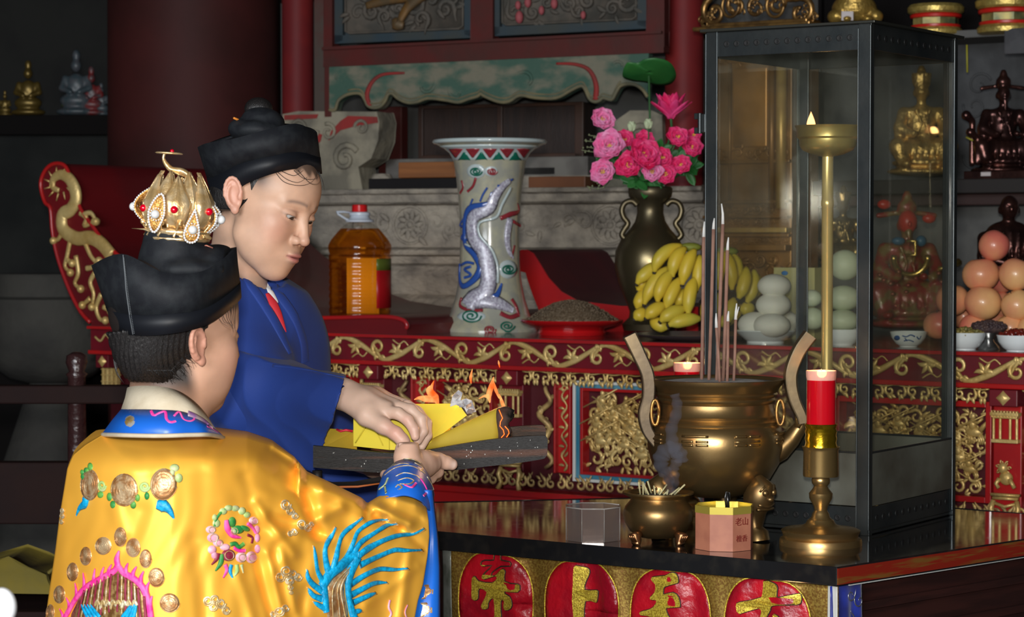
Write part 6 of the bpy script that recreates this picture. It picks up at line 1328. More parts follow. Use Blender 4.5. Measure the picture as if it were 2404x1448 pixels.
# ---- robe
SATIN = mat('yellow_satin', (1.0, 0.52, 0.065), 0.46, 0.3, (0.98, 0.47, 0.05), 3, 0.4, 0.6, 0.10, 500, 0.0004)
xl_ = ([1018, 1045, 1068, 1100, 1150, 1210, 1290, 1370, 1448, 1600, 1900], [245, 200, 172, 158, 150, 140, 130, 118, 107, 95, 85])
toplist = ([245, 300, 400, 480, 520, 580, 640, 690, 720, 760, 800, 850, 862, 890, 930, 975, 1003], [1019, 1019, 1020, 1018, 1022, 1028, 1046, 1078, 1112, 1130, 1150, 1175, 1188, 1170, 1152, 1156, 1180])
xr_ = ([1180, 1222, 1258, 1309, 1372, 1410, 1448, 1700, 1900], [1000, 1006, 1008, 1003, 993, 981, 974, 930, 900])
ytop = lambda x: np.interp(x, *toplist)
ridges = [((690, 1078), (860, 1180), 26, 0.020), ((650, 1120), (800, 1215), 34, -0.012), ((720, 1160), (745, 1250), 16, -0.018), ((760, 1150), (850, 1180), 12, 0.010), ((640, 1215), (770, 1260), 14, -0.010), ((600, 1180), (690, 1300), 12, 0.008), ((660, 1290), (700, 1448), 12, 0.008),
          ((600, 1290), (640, 1448), 12, -0.008), ((630, 1300), (665, 1448), 10, 0.006), ((560, 1350), (590, 1448), 14, 0.006), ((460, 1270), (480, 1448), 20, -0.006), ((270, 1190), (290, 1250), 18, 0.005), ((330, 1200), (300, 1280), 20, -0.005), ((150, 1180), (140, 1448), 20, 0.006),
          ((636, 1052), (720, 1112), 10, -0.010), ((645, 1048), (700, 1075), 9, 0.012), ((300, 1045), (480, 1050), 20, -0.008), ((420, 1060), (600, 1080), 26, 0.010), ((870, 1190), (960, 1230), 12, 0.014), ((880, 1210), (940, 1245), 8, -0.010), ((900, 1180), (985, 1215), 10, -0.006), ((915, 1165), (990, 1190), 8, 0.008),
          ((850, 1180), (905, 1215), 9, -0.014), ((945, 1240), (1000, 1290), 10, -0.007), ((700, 1240), (800, 1190), 14, 0.010), ((960, 1300), (940, 1448), 12, 0.006), ((880, 1330), (900, 1448), 18, -0.005), ((860, 1420), (980, 1330), 12, 0.004), ((575, 1120), (610, 1240), 16, -0.005), ((500, 1090), (520, 1170), 24, 0.004), ((720, 1380), (700, 1448), 14, -0.006), ((330, 1060), (350, 1120), 24, -0.004)]
def seg(px, py, a, b):
    ax0, ay0 = a; bx, by = b; L2 = (bx - ax0) ** 2 + (by - ay0) ** 2; t = np.clip(((px - ax0) * (bx - ax0) + (py - ay0) * (by - ay0)) / L2, 0, 1)
    return np.hypot(px - ax0 - t * (bx - ax0), py - ay0 - t * (by - ay0))
NU, NV = 230, 150
def robe_y(x, y, yt):
    Yb = np.where(x < 400, 3.03 + 0.20 * np.clip((400 - x) / 290, 0, 2) ** 2.6, 3.03 + 0.33 * np.clip((x - 400) / 600, 0, 2) ** 1.35)
    q = np.clip(1 - (y - yt) / np.where(x < 700, 95, 48), 0, 1); Yb = Yb + q ** 2 * np.where(x < 700, 0.10, 0.05)
    for a, b, w_, am in ridges: Yb = Yb - am * np.exp(-(seg(x, y, a, b) / w_) ** 2)
    an = np.arctan2(y - 1185, x - 745); rr = np.hypot(x - 745, y - 1185)
    Yb = Yb - 0.0022 * np.sin(an * 15 + 2 * np.sin(rr / 70)) * np.exp(-((rr - 150) / 90) ** 2) * np.clip((rr - 60) / 60, 0, 1) * np.clip((y - yt - 8) / 20, 0, 1)
    Yb = Yb - (0.0006 + 0.0012 * np.clip((x - 450) / 200, 0, 1)) * np.sin(x / 17 + 1.6 * np.sin(y / 60) + 0.02 * y) * np.clip((y - 1200) / 200, 0, 1) - 0.0005 * np.sin(x / 7 + y / 23 + 2 * np.sin(y / 41)) * np.clip((y - 1050) / 150, 0, 1)
    return Yb
front = []; 
for j in range(NV + 1):
    t = j / NV; row = []
    for i in range(NU + 1):
        u = i / NU
        yb = 1800; x = 245 + (1003 - 245) * u
        for _ in range(6):
            y = ytop(x) + (yb - ytop(x)) * t ** 1.15
            x = float(np.interp(y, *xl_)) + (float(np.interp(y, *xr_)) - float(np.interp(y, *xl_))) * (u if t > 0 else u)
        yt = ytop(x); y = yt + (yb - yt) * t ** 1.15; row.append((x, y, yt))
    front.append(row)
FA = np.array(front); Yf = robe_y(FA[:, :, 0], FA[:, :, 1], FA[:, :, 2])
def toW(x, y, Y):
    b = -(y - 724) / F; dy = _f.y + _u.y * b; dz = _f.z + _u.z * b; return np.stack([(x - 1202) / F * Y / dy, Y, CAMZ + dz * Y / dy], -1)
G = toW(FA[:, :, 0], FA[:, :, 1], Yf)
uu = np.linspace(0, 1, NU + 1)[None, :]; body_w = np.clip((760 - FA[:, :, 0]) / 130, 0, 1)
th = 0.028 + 0.09 * np.clip(1 - (FA[:, :, 1] - FA[:, :, 2] - 60) / 160, 0, 1) * (1 - body_w) + body_w * 0.24 * np.clip(np.sin(PI * np.clip((FA[:, :, 0] - 95) / 700, 0, 1)), 0, 1) ** 0.5
th = th * np.clip(np.minimum(uu, 1 - uu) / 0.02, 0, 1) ** 0.5 * np.clip(0.25 + np.arange(NV + 1)[:, None] / 8.0, 0, 1)
B_ = G.copy(); B_[:, :, 1] += th; B_[:, :, 0] *= (1 + th / G[:, :, 1])
# skirt to the floor
def skirt(G_):
    base = G_[-1]; rows = [G_]; ext = []
    for k in range(1, 9):
        t = k / 8; r = base.copy(); r[:, 2] = base[:, 2] * (1 - t) + 0.03 * t; r[:, 1] += 0.012 * np.sin(np.arange(NU + 1) * 0.16 + k * 0.3) * t; ext.append(r)
    return np.concatenate([G_, np.array(ext)])
def gridmesh(G_):
    n, m_ = G_.shape[:2]; idx = np.arange(n * m_).reshape(n, m_); q = np.stack([idx[:-1, :-1], idx[:-1, 1:], idx[1:, 1:], idx[1:, :-1]], -1).reshape(-1, 4); return G_.reshape(-1, 3), q
cut = int(NU * 0.72)
G2, B2 = skirt(G), skirt(B_)
vf, ff = gridmesh(G2); vb, fb = gridmesh(B2); n, m_ = G2.shape[:2]; N0 = len(vf); idx = np.arange(n * m_).reshape(n, m_)
side = []
for line in (idx[0, :], idx[-1, ::-1], idx[::-1, 0], idx[:, -1]): side += [(line[i + 1], line[i], line[i] + N0, line[i + 1] + N0) for i in range(len(line) - 1)]
v = np.concatenate([vf, vb]); f = np.concatenate([ff, fb[:, ::-1] + N0, np.array(side)])
robe = fast_link('robe', v, f, SATIN, priest)
bv = BVHTree.FromPolygons([tuple(p) for p in vf], [tuple(int(q) for q in r) for r in ff])
# collars
WC = mat('cream_cotton', (0.58, 0.50, 0.37), 0.85, 0, (0.50, 0.42, 0.30), 30, 0.4, 0.6, 0.3, 300, 0.0006); BS = mat('bright_blue_satin', (0.012, 0.13, 0.58), 0.36, 0, (0.01, 0.10, 0.48), 8, 0.4, 0.6, 0.1, 40, 0.003)
c0 = [(302, 914, 3.2), (318, 907, 3.135), (372, 908, 3.10), (420, 920, 3.10), (462, 950, 3.12), (488, 985, 3.19), (440, 960, 3.27), (350, 930, 3.27)]
c1 = [(298, 936, 3.2), (310, 936, 3.125), (370, 936, 3.085), (425, 944, 3.085), (470, 970, 3.11), (498, 1003, 3.19), (440, 985, 3.28), (345, 950, 3.28)]
c2 = [(288, 962, 3.2), (305, 962, 3.11), (370, 963, 3.07), (430, 968, 3.075), (478, 990, 3.10), (512, 1020, 3.19), (445, 1000, 3.29), (335, 970, 3.29)]
c3 = [(268, 985, 3.2), (290, 988, 3.085), (370, 990, 3.05), (440, 994, 3.06), (490, 1004, 3.09), (518, 1024, 3.19), (445, 1010, 3.30), (325, 985, 3.30)]
c4 = [(243, 1018, 3.2), (278, 1020, 3.07), (370, 1022, 3.035), (445, 1020, 3.05), (495, 1020, 3.085), (524, 1028, 3.2), (445, 1022, 3.32), (315, 1010, 3.32)]
ringcap('white_collar', [c0, c1, c2], WC, priest, 0.003); bc = ringcap('blue_collar', [c2, c3, c4], BS, priest, 0.003)
m = MB(); m.tube([W(x, y + 1, Y - 0.002) for x, y, Y in spline(c4, 8, True)], 0.0030, 8, flat=Z, fs=1.0); m.build('white_piping', WC, bc)
bcv = BVHTree.FromObject(bc, bpy.context.evaluated_depsgraph_get()); off = wloc(bc)
def bvh_of(o): 
    me = o.data; off = wloc(o); return BVHTree.FromPolygons([Vector(v_.co) + off for v_ in me.vertices], [tuple(p.vertices) for p in me.polygons])
bcv = bvh_of(bc)
SIL = mat('silver_gold_thread', (0.70, 0.68, 0.62), 0.3, 0.6, (0.6, 0.38, 0.12), 60, 0.42, 0.58, 0.8, 260, 0.001); GTH = mat('gold_thread', (0.66, 0.44, 0.18), 0.35, 0.45, (0.85, 0.75, 0.52), 120, 0.45, 0.6, 0.8, 300, 0.001)
CTH = mat('copper_gold_coil', (0.46, 0.22, 0.08), 0.35, 0.55, (0.72, 0.52, 0.30), 80, 0.42, 0.6, 0.7, 260, 0.0012); PNK = mat('pink_thread', (0.85, 0.03, 0.30), 0.5, 0, (0.9, 0.12, 0.4), 80); LPK = mat('pale_pink_thread', (0.75, 0.28, 0.42), 0.5, 0, (0.8, 0.5, 0.55), 60)
TEAL = mat('turquoise_floss', (0.005, 0.40, 0.75), 0.42, 0, (0.003, 0.22, 0.42), 160, 0.35, 0.65, 0.8, 300, 0.001); GRNT = mat('green_thread', (0.02, 0.22, 0.05), 0.5, 0, (0.12, 0.35, 0.06), 50); LGR = mat('pale_green_thread', (0.35, 0.50, 0.16), 0.5, 0, (0.5, 0.55, 0.3), 60); MAR = mat('maroon_thread', (0.20, 0.01, 0.03), 0.5, 0, (0.3, 0.03, 0.07), 60); PUR = mat('purple_thread', (0.28, 0.13, 0.35), 0.5, 0.2, (0.4, 0.3, 0.3), 60)
def emb(name, mt, strokes=(), blobs=(), bvh=None, par=None, out=0.0008):
    m = MB()
    for pts, r in strokes: stroke(m, bvh or bv, pts, r, out, 0.5)
    for b_ in blobs:
        if len(b_) == 4: blob(m, bvh or bv, *b_)
        else: blob(m, bvh or bv, *b_[:4], rot=b_[4])
    if m.f: return m.build(name, mt, par or robe)
emb('silver_roundel', SIL, blobs=[(306, 990, 17, 19)], bvh=bcv, par=bc)
emb('pink_cord', PNK, [([(355, 965), (362, 976), (376, 970), (388, 968), (391, 985), (400, 992), (412, 990)], 0.0026), ([(408, 978), (420, 968), (430, 985), (445, 990), (455, 985), (450, 976), (440, 975)], 0.0022), ([(484, 1002), (498, 1008), (510, 1016)], 0.0018)], bvh=bcv, par=bc)
emb('purple_patch', PUR, [([(440, 972), (460, 980), (480, 992), (492, 1004)], 0.007)], bvh=bcv, par=bc)
# embroidery on the back
def coil(name, cx, cy, rx, ry, rot=0):
    m = MB(); blob(m, bv, cx, cy, rx, ry, 0.0015, rot, 24, 4); o = m.build(name, CTH, robe)
    if not m.f: return
    m = MB(); pts = []
    for k in range(int(10 * 9)):
        a = 2 * PI * k / 18; q = 1 - k / 90; x = rx * q * math.cos(a); y = ry * q * math.sin(a); pts.append((cx + x * math.cos(rot) - y * math.sin(rot), cy + x * math.sin(rot) + y * math.cos(rot)))
    stroke(m, bv, pts[::1], 0.0006, 0.0016, 0.8, 4, 1); m.build('coil_thread', CTH, o)
for q in ((211, 1138, 22, 37), (292, 1150, 32, 39), (384, 1137, 31, 38, 0.15), (202, 1305, 13, 22), (243, 1281, 19, 21), (283, 1260, 14, 23), (313, 1285, 17, 23), (171, 1342, 13, 22), (342, 1311, 14, 22), (367, 1355, 19, 23), (140, 1395, 13, 21), (119, 1438, 9, 20), (398, 1415, 23, 23)): coil('gold_disc', *q)
emb('green_curls', LGR, [([(240 + 10 * math.cos(a) * (1 - a / 14), 1140 + 12 * math.sin(a) * (1 - a / 14)) for a in np.linspace(0, 10, 14)], 0.0022), ([(340 + 12 * math.cos(a) * (1 - a / 14), 1142 + 11 * math.sin(a) * (1 - a / 14)) for a in np.linspace(0, 10, 14)], 0.0022)], [(410, 1098, 11, 9), (420, 1122, 9, 11), (405, 1108, 6, 8)])
emb('green_leaves', GRNT, (), [(212, 1095, 6, 9), (203, 1104, 6, 7), (195, 1118, 5, 9), (193, 1108, 4, 6), (236, 1161, 7, 8), (257, 1166, 6, 10), (265, 1184, 6, 9), (323, 1168, 6, 9), (313, 1185, 7, 9), (345, 1164, 6, 9)])
emb('blue_tails', TEAL, [([(203, 1170), (200, 1182), (188, 1192), (180, 1210)], [0.008, 0.007, 0.004, 0.001]), ([(368, 1184), (385, 1188), (398, 1198), (408, 1217)], [0.006, 0.009, 0.005, 0.001])])
# flame framed crest
emb('crest_ground', mat('brown_gold_weave', (0.22, 0.10, 0.03), 0.4, 0.5, (0.5, 0.32, 0.12), 120, 0.4, 0.6, 0.6, 200, 0.001), (), ())
m = MB(); blob(m, bv, 0, 0, 0, 0, 0.0030, out=0.0015, rings=6, poly=[(279, 1335), (300, 1345), (325, 1362), (345, 1395), (352, 1470), (280, 1500), (160, 1500), (170, 1440), (190, 1400), (215, 1372), (250, 1348)]); m.build('crest_ground', mat('brown_gold_weave', (0.22, 0.10, 0.03), 0.4, 0.5), robe)
emb('crest_ribs', MAR, [([(x, yy), (x - 4 + (x - 265) * 0.1, yy + 45), (x - 6 + (x - 265) * 0.2, yy + 90)], 0.0018) for x, yy in ((205, 1385), (220, 1372), (236, 1362), (252, 1352), (268, 1346), (284, 1345), (300, 1354), (314, 1364), (328, 1378), (340, 1398))], out=0.0052)
emb('crest_gold', GTH, [([(x, yy), (x - 4 + (x - 265) * 0.1, yy + 45), (x - 6 + (x - 265) * 0.2, yy + 90)], 0.0014) for x, yy in ((212, 1380), (228, 1368), (244, 1358), (260, 1350), (292, 1350), (307, 1360), (321, 1372))] + [([(230 + k * 12, 1420 + (k % 2) * 8), (236 + k * 12, 1410), (242 + k * 12, 1420)], 0.003) for k in range(8)], out=0.0052)
pf = [([(148, 1460), (165, 1430), (182, 1402), (205, 1378), (240, 1358), (268, 1342), (279, 1330), (292, 1345), (315, 1358), (335, 1378), (348, 1410), (356, 1460)], 0.005), ([(279, 1330), (276, 1312), (281, 1292)], [0.006, 0.005, 0.001])]
for x, y, dx, dy in ((165, 1430, -8, -28), (182, 1404, -4, -36), (200, 1384, -3, -40), (222, 1368, 3, -34), (240, 1358, 6, -28), (256, 1350, 8, -26), (296, 1347, 6, -26), (312, 1357, 10, -28), (330, 1372, 8, -32), (343, 1395, 8, -30), (352, 1430, 6, -32), (150, 1455, -8, -26)): pf.append(([(x, y), (x + dx * 0.2, y + dy * 0.5), (x + dx, y + dy)], [0.005, 0.003, 0.0008]))
emb('pink_flames', PNK, pf, out=0.0015)
emb('blue_crest_fronds', TEAL, [([(215 + k * 9, 1448), (205 + k * 8, 1430), (200 + k * 7, 1418)], [0.004, 0.003, 0.001]) for k in range(4)] + [([(318 - k * 8, 1448), (322 - k * 5, 1430), (326 - k * 4, 1416)], [0.004, 0.003, 0.001]) for k in range(4)], out=0.0058)
# bird wreath
emb('pale_wreath', LGR, (), [(508, 1228, 9, 10), (504, 1215, 6, 8), (524, 1200, 9, 8), (537, 1192, 10, 7), (552, 1193, 10, 7), (568, 1199, 9, 9), (580, 1208, 8, 7)])
emb('green_sprigs', GRNT, [([(503, 1235), (506, 1220), (516, 1205), (528, 1195)], 0.0022), ([(540, 1278), (552, 1276), (560, 1284), (572, 1276)], 0.003), ([(520, 1300), (518, 1320), (505, 1340)], [0.003, 0.004, 0.001])], [(545, 1225, 9, 12), (558, 1243, 15, 10), (575, 1240, 12, 6, 0.4)])
emb('bird_wing', LGR, (), [(548, 1246, 9, 8)], out=0.002)
emb('pink_flowers', LPK, (), [(495, 1243, 12, 9), (500, 1262, 14, 11), (512, 1274, 12, 9), (528, 1284, 12, 8), (595, 1222, 11, 9), (603, 1243, 7, 10), (604, 1262, 6, 10), (604, 1288, 7, 10), (566, 1308, 13, 12), (590, 1308, 13, 14), (498, 1290, 10, 10), (503, 1303, 7, 9)])
emb('bright_pink_flowers', PNK, [([(531, 1220), (533, 1238), (545, 1256), (565, 1262)], [0.003, 0.005, 0.004, 0.001]), ([(528, 1325), (532, 1338), (523, 1356)], [0.003, 0.003, 0.001]), ([(580, 1228), (592, 1238), (600, 1252)], 0.0025), ([(548, 1285), (560, 1292), (575, 1292)], 0.0025)])
emb('maroon_flower', MAR, [([(512, 1298), (508, 1312), (496, 1325)], [0.004, 0.003, 0.001]), ([(580, 1255), (592, 1262), (590, 1275)], 0.002)], [(536, 1303, 16, 14)])
emb('petal_rings', GTH, [([(cx + r * q * math.cos(a), cy + r * q * math.sin(a)) for q in (1,) for a in np.linspace(0, 2 * PI, 10)], 0.0006) for cx, cy, r in ((536, 1303, 10), (566, 1308, 8), (590, 1308, 9), (500, 1262, 9), (512, 1274, 7), (595, 1222, 7), (495, 1243, 7), (548, 1246, 8))], out=0.003)
emb('blue_sprig', TEAL, [([(543, 1325), (540, 1340), (546, 1356)], [0.003, 0.003, 0.001])]); emb('pale_sprigs', LGR, [([(555, 1325), (556, 1340), (550, 1352)], [0.003, 0.003, 0.001]), ([(566, 1325), (570, 1345)], [0.003, 0.001])])
# little gold clouds
def gcloud(cx, cy, cs):
    st = []
    for dx, dy, r in cs: st.append(([(cx + dx + r * math.cos(a) * (1 - a / 16), cy + dy + r * math.sin(a) * (1 - a / 16)) for a in np.linspace(0, 11, 15)], 0.0014))
    emb('gold_cloud', GTH, st)
gcloud(670, 1190, [(0, -6, 13), (10, 8, 10), (22, 20, 8), (38, 40, 12), (52, 48, 9), (60, 40, 6), (20, 58, 8), (10, 62, 6)])
gcloud(675, 1348, [(-18, 6, 12), (-4, -8, 14), (12, 0, 12), (24, 6, 10), (4, 14, 10), (6, 30, 6), (8, 42, 4)]); gcloud(500, 1410, [(-12, 0, 12), (4, -4, 11), (18, 6, 12), (0, 14, 10), (30, 22, 10)]); gcloud(655, 1435, [(0, 0, 12), (14, -8, 9), (-14, 6, 8)]); gcloud(147, 1210, [(0, -12, 5), (0, 0, 6), (-2, 14, 5)])
# phoenix tail on the sleeve
Q = lambda pts: [(600 + x / 3.935, 1080 + y / 3.935) for x, y in pts]
fe = [[(480, 1180), (530, 1250), (610, 1280)], [(475, 1010), (480, 1080), (530, 1150), (612, 1210)], [(535, 795), (550, 900), (570, 1030), (625, 1130)], [(740, 620), (700, 700), (645, 800), (640, 900), (670, 1040)], [(990, 530), (900, 600), (800, 690), (760, 800), (740, 900), (700, 1040)],
      [(1230, 545), (1080, 570), (950, 650), (900, 760), (860, 850), (800, 950)], [(1310, 580), (1200, 610), (1050, 700), (960, 770), (910, 850)], [(1560, 630), (1450, 680), (1300, 700), (1180, 740), (1080, 790), (1000, 840), (930, 900)], [(1540, 830), (1400, 835), (1280, 830), (1150, 880), (1040, 930), (960, 970)],
      [(1410, 1000), (1280, 1010), (1150, 1005), (1050, 1040), (960, 1090), (870, 1150)], [(1215, 1130), (1100, 1135), (1000, 1180), (870, 1250)], [(1110, 1225), (1000, 1270), (890, 1320)], [(980, 1390), (940, 1395), (905, 1410)], [(530, 1310), (600, 1350), (640, 1370)]]
emb('turquoise_plumes', TEAL, [(Q(p), [0.0006, 0.0034, 0.0040, 0.0056 if i in (3, 4, 7) else 0.0044, 0.0055]) for i, p in enumerate(fe)] + [(Q([(610, 1170), (680, 1060), (780, 980), (880, 890), (935, 880)]), 0.0085), (Q([(935, 890), (870, 1030), (850, 1180), (870, 1330), (910, 1470)]), [0.009, 0.010, 0.007, 0.006, 0.008]), (Q([(620, 1130), (640, 1260), (650, 1400)]), [0.007, 0.006, 0.006])], out=0.0012)
emb('plume_outline', GTH, [(Q([(x - 9, y - 9) for x, y in p]), 0.0007) for p in fe] + [(Q([(x + 9, y + 11) for x, y in p]), 0.0007) for p in fe], out=0.001)
m = MB(); blob(m, bv, 0, 0, 0, 0, 0.003, poly=Q([(895, 930), (820, 980), (700, 1080), (655, 1150), (650, 1300), (665, 1500), (860, 1500), (850, 1380), (820, 1250), (815, 1130), (850, 1040)])); ph_ = m.build('phoenix_neck', CTH, robe)
emb('neck_lines', GTH, [(Q([(860, 985), (760, 1080), (700, 1180), (690, 1300), (700, 1470)]), 0.0012), (Q([(870, 1000), (800, 1100), (770, 1200), (790, 1330), (820, 1470)]), 0.0012), (Q([(850, 1010), (780, 1090), (740, 1200), (750, 1320), (765, 1470)]), 0.0008)], out=0.004)
emb('small_squiggle', LPK, [([(915, 1408), (912, 1425), (918, 1440), (910, 1455)], 0.002), ([(956, 1420), (950, 1436), (954, 1450)], 0.0016)])
# blue cuff round the wrist and the hanging blue border of the sleeve
k0 = [(884, 1180, 3.38), (905, 1172, 3.33), (950, 1162, 3.33), (990, 1176, 3.345), (1008, 1200, 3.40), (990, 1180, 3.48), (930, 1160, 3.53)]
k1 = [(890, 1146, 3.44), (908, 1134, 3.40), (955, 1122, 3.38), (1000, 1136, 3.41), (1018, 1162, 3.46), (995, 1150, 3.56), (935, 1135, 3.55)]
k2 = [(903, 1112, 3.48), (918, 1100, 3.445), (960, 1092, 3.43), (996, 1106, 3.455), (1010, 1128, 3.51), (990, 1115, 3.565), (940, 1105, 3.56)]
k3 = [(926, 1090, 3.49), (935, 1083, 3.465), (962, 1078, 3.455), (988, 1088, 3.475), (997, 1102, 3.52), (985, 1095, 3.56), (948, 1088, 3.555)]
cuff = ringcap('blue_cuff', [k0, k1, k2, k3], BS, priest, 0.003); cv = bvh_of(cuff)
emb('cuff_gold_cord', GTH, [([(903, 1118), (930, 1100), (965, 1096), (995, 1112)], 0.0012), ([(930, 1120), (950, 1112), (975, 1118), (985, 1126)], 0.0011), ([(925, 1095), (945, 1090), (960, 1092)], 0.0012), ([(935, 1130), (955, 1124), (970, 1130), (960, 1138), (940, 1138)], 0.0012), ([(972, 1088), (990, 1100), (985, 1108)], 0.0010), ([(1000, 1120), (1012, 1140), (1018, 1160)], 0.0012), ([(930, 1146), (936, 1140), (944, 1146), (936, 1152)], 0.0015), ([(926, 1084), (945, 1080), (965, 1080), (985, 1088)], 0.0012)], bvh=cv, par=cuff, out=0.002)
emb('cuff_pink_cord', PNK, [([(985, 1125), (995, 1140), (1000, 1155), (992, 1165)], 0.002), ([(950, 1140), (965, 1146), (975, 1136)], 0.002)], bvh=cv, par=cuff, out=0.002); emb('cuff_green_cord', LGR, [([(892, 1150), (905, 1140), (912, 1125)], 0.0022), ([(905, 1142), (908, 1160)], 0.0018)], bvh=cv, par=cuff, out=0.002)
m = MB(); rows = []
for j in range(41):
    y = 1150 + j * 16.5; xa = float(np.interp(y, [1150, 1180, 1222, 1258, 1309, 1372, 1410, 1448, 1800], [990, 996, 1004, 1006, 1000, 990, 978, 970, 915])) - 4; xb = float(np.interp(y, [1150, 1194, 1258, 1334, 1448, 1800], [1015, 1019, 1027, 1032, 1032, 1030])); Y0 = 3.37 + 0.02 * math.sin(j * 0.25)
    rows.append([W(xa + (xb - xa) * i / 8, y, Y0 + 0.004 * math.sin(i * 0.8) + 0.02 * (i / 8)) for i in range(9)])
m.grid(rows); tr_ = m.build('sleeve_border', BS, priest, solid=0.003); tv = bvh_of(tr_)
m = MB()
for y0, y1 in ((1375, 1407), (1417, 1452)): blob(m, tv, 0, 0, 0, 0, 0.0015, poly=[(992 if y0 < 1400 else 984, y0 - 2), (1010, y0 - 4), (1028, y0), (1029, (y0 + y1) / 2), (1028, y1 - 4), (1005, y1 - 2), (984 if y0 < 1400 else 976, y1), (988 if y0 < 1400 else 980, (y0 + y1) / 2)])
m.build('gold_leaf_patch', CTH, tr_)
m = MB(); m.tube([r[-1] for r in rows[:30]], 0.001, 5); m.build('gold_piping', GTH, tr_)
m = MB()
for pts in ([(978, 1212, 3.40), (990, 1204, 3.42), (1008, 1200, 3.46), (1022, 1199, 3.48)], [(970, 1216, 3.40), (985, 1222, 3.41), (1005, 1226, 3.45), (1022, 1220, 3.48)]): m.tube([W(*p) for p in spline(pts, 5)], 0.0008, 5)
m.build('loose_gold_threads', GTH, robe)
# ================================================================ burning board, papers, flames
BRN = mat('scorched_wood', (0.012, 0.010, 0.009), 0.6, 0, (0.11, 0.038, 0.018), 2.6, 0.54, 0.70, 0.5, 60, 0.002, stretch=(1.5, 3, 22), detail=6)
tray = thing('wooden_board', 'scorched wooden board held between the two people, burning papers on it', 'board', W(1010, 1060, 3.68))
tp = [(735, 1046), (800, 1052), (870, 1060), (930, 1064), (985, 1060), (1060, 1046), (1150, 1032), (1220, 1025), (1270, 1022), (1281, 1024), (1286, 1032)]
bt_ = [(735, 1097), (800, 1103), (870, 1108), (930, 1111), (985, 1110), (1060, 1104), (1150, 1094), (1220, 1086), (1270, 1078), (1280, 1074), (1285, 1066)]
a = spline(tp, 4); b = spline(bt_, 4); dpt = 0.21; lip = 0.012
def trow(k, dy, up=0.0): return [W(p[0], p[1], 3.60) + Vector((0.0 * dy, dy, up)) for p in (a if k == 't' else b)]
Ft, Fb, Fti, Bt, Bb = trow('t', 0), trow('b', 0), trow('t', lip), trow('t', dpt), trow('b', dpt)
Fl = [p + Vector((0, lip, -0.016)) for p in trow('t', 0)]; Bl = [p + Vector((0, dpt - lip, -0.016)) for p in trow('t', 0)]; Bti = trow('t', dpt - lip)
m = MB(); m.grid([Fb, Ft, Fti, Fl, Bl, Bti, Bt, Bb, Fb]); e0 = [q[0] for q in (Fb, Ft, Fti, Fl, Bl, Bti, Bt, Bb)]; e1 = [q[-1] for q in (Fb, Ft, Fti, Fl, Bl, Bti, Bt, Bb)]
m.add(e0, [(0, 1, 2, 3, 4, 5, 6, 7)]); m.add(e1, [(7, 6, 5, 4, 3, 2, 1, 0)]); m.build('board_body', BRN, tray, auto=40)
rg = random.Random(6); m = MB()
for k in range(26):
    x = rg.choice((rg.uniform(1085, 1110), rg.uniform(1130, 1270), rg.uniform(780, 900))); t = (x - 735) / 550; yt = np.interp(x, [p[0] for p in tp], [p[1] for p in tp]); y = yt + rg.uniform(8, 48)
    m.ell(W(x, y, 3.5995), (rg.uniform(0.0003, 0.0012), 0.0006, rg.uniform(0.0003, 0.0014)), 6, 4)
m.build('ash_flecks', mat('ash_white', (0.55, 0.55, 0.52), 0.9), tray)
m = MB(); rows = []
for x, y, h_ in ((738, 1128, 14), (780, 1137, 12), (830, 1137, 14), (880, 1130, 18), (920, 1122, 16)): rows.append([W(x, y - h_ / 2, 3.63), W(x, y, 3.625), W(x, y + h_ / 2, 3.63), W(x, y + h_ / 2, 3.72), W(x, y - h_ / 2, 3.72)])
m.grid(rows, True); m.add(rows[0], [(0, 1, 2, 3, 4)]); m.build('under_rail', mat('charred_rail', (0.010, 0.008, 0.008), 0.6), tray, False)
m = MB(); m.tube([W(738, 1140, 3.622), W(790, 1143, 3.620), W(840, 1142, 3.618), W(910, 1132, 3.622)], [0.0015, 0.002, 0.002, 0.001], 6); m.build('orange_edge', mat('orange_edge', (0.40, 0.10, 0.02), 0.5), tray)
for x in (745, 905): m = MB(); m.tube([W(x, 1104, 3.66), W(x, 1132, 3.66)], 0.008, 8); m.build('peg', mat('charred_rail', (0.010, 0.008, 0.008), 0.6), tray)
YP = mat('yellow_paper', (0.72, 0.58, 0.045), 0.75, 0, (0.66, 0.52, 0.04), 6, 0.4, 0.6, 0.2, 60, 0.001, sss=0.0); OP = mat('olive_yellow_paper', (0.42, 0.30, 0.02), 0.75, 0, (0.36, 0.25, 0.018), 10)
CHR = mat('charred_paper', (0.020, 0.014, 0.011), 0.8, 0, (0.06, 0.025, 0.015), 30, 0.4, 0.65, 0.6, 90, 0.002); EMB = mat('ember', (1, 0.1, 0.01), 0.6, emit=3.0, ecol=(1.0, 0.10, 0.01)); SLV = mat('silver_ash', (0.42, 0.43, 0.45), 0.7, 0.1, (0.18, 0.18, 0.2), 90, 0.4, 0.6, 0.6, 120, 0.001)
def sheet(m, quads, sub=1): 
    for q in quads: m.add([W(*p) for p in q], [tuple(range(len(q)))])
pp = thing('folded_paper', 'bright yellow folded paper under the woman\'s hand on the board', 'paper', W(950, 1050, 3.68))
m = MB(); sheet(m, [[(830, 1047, 3.655), (830, 955, 3.672), (914, 950, 3.645), (914, 1056, 3.632)], [(914, 1056, 3.632), (914, 950, 3.645), (962, 948, 3.66), (1080, 947, 3.70), (1097, 974, 3.69), (988, 1056, 3.638)], [(830, 955, 3.672), (830, 1040, 3.70), (1050, 1030, 3.76), (1078, 947, 3.76)]])
m.build('paper_sheet', YP, pp, False, solid=0.0008)
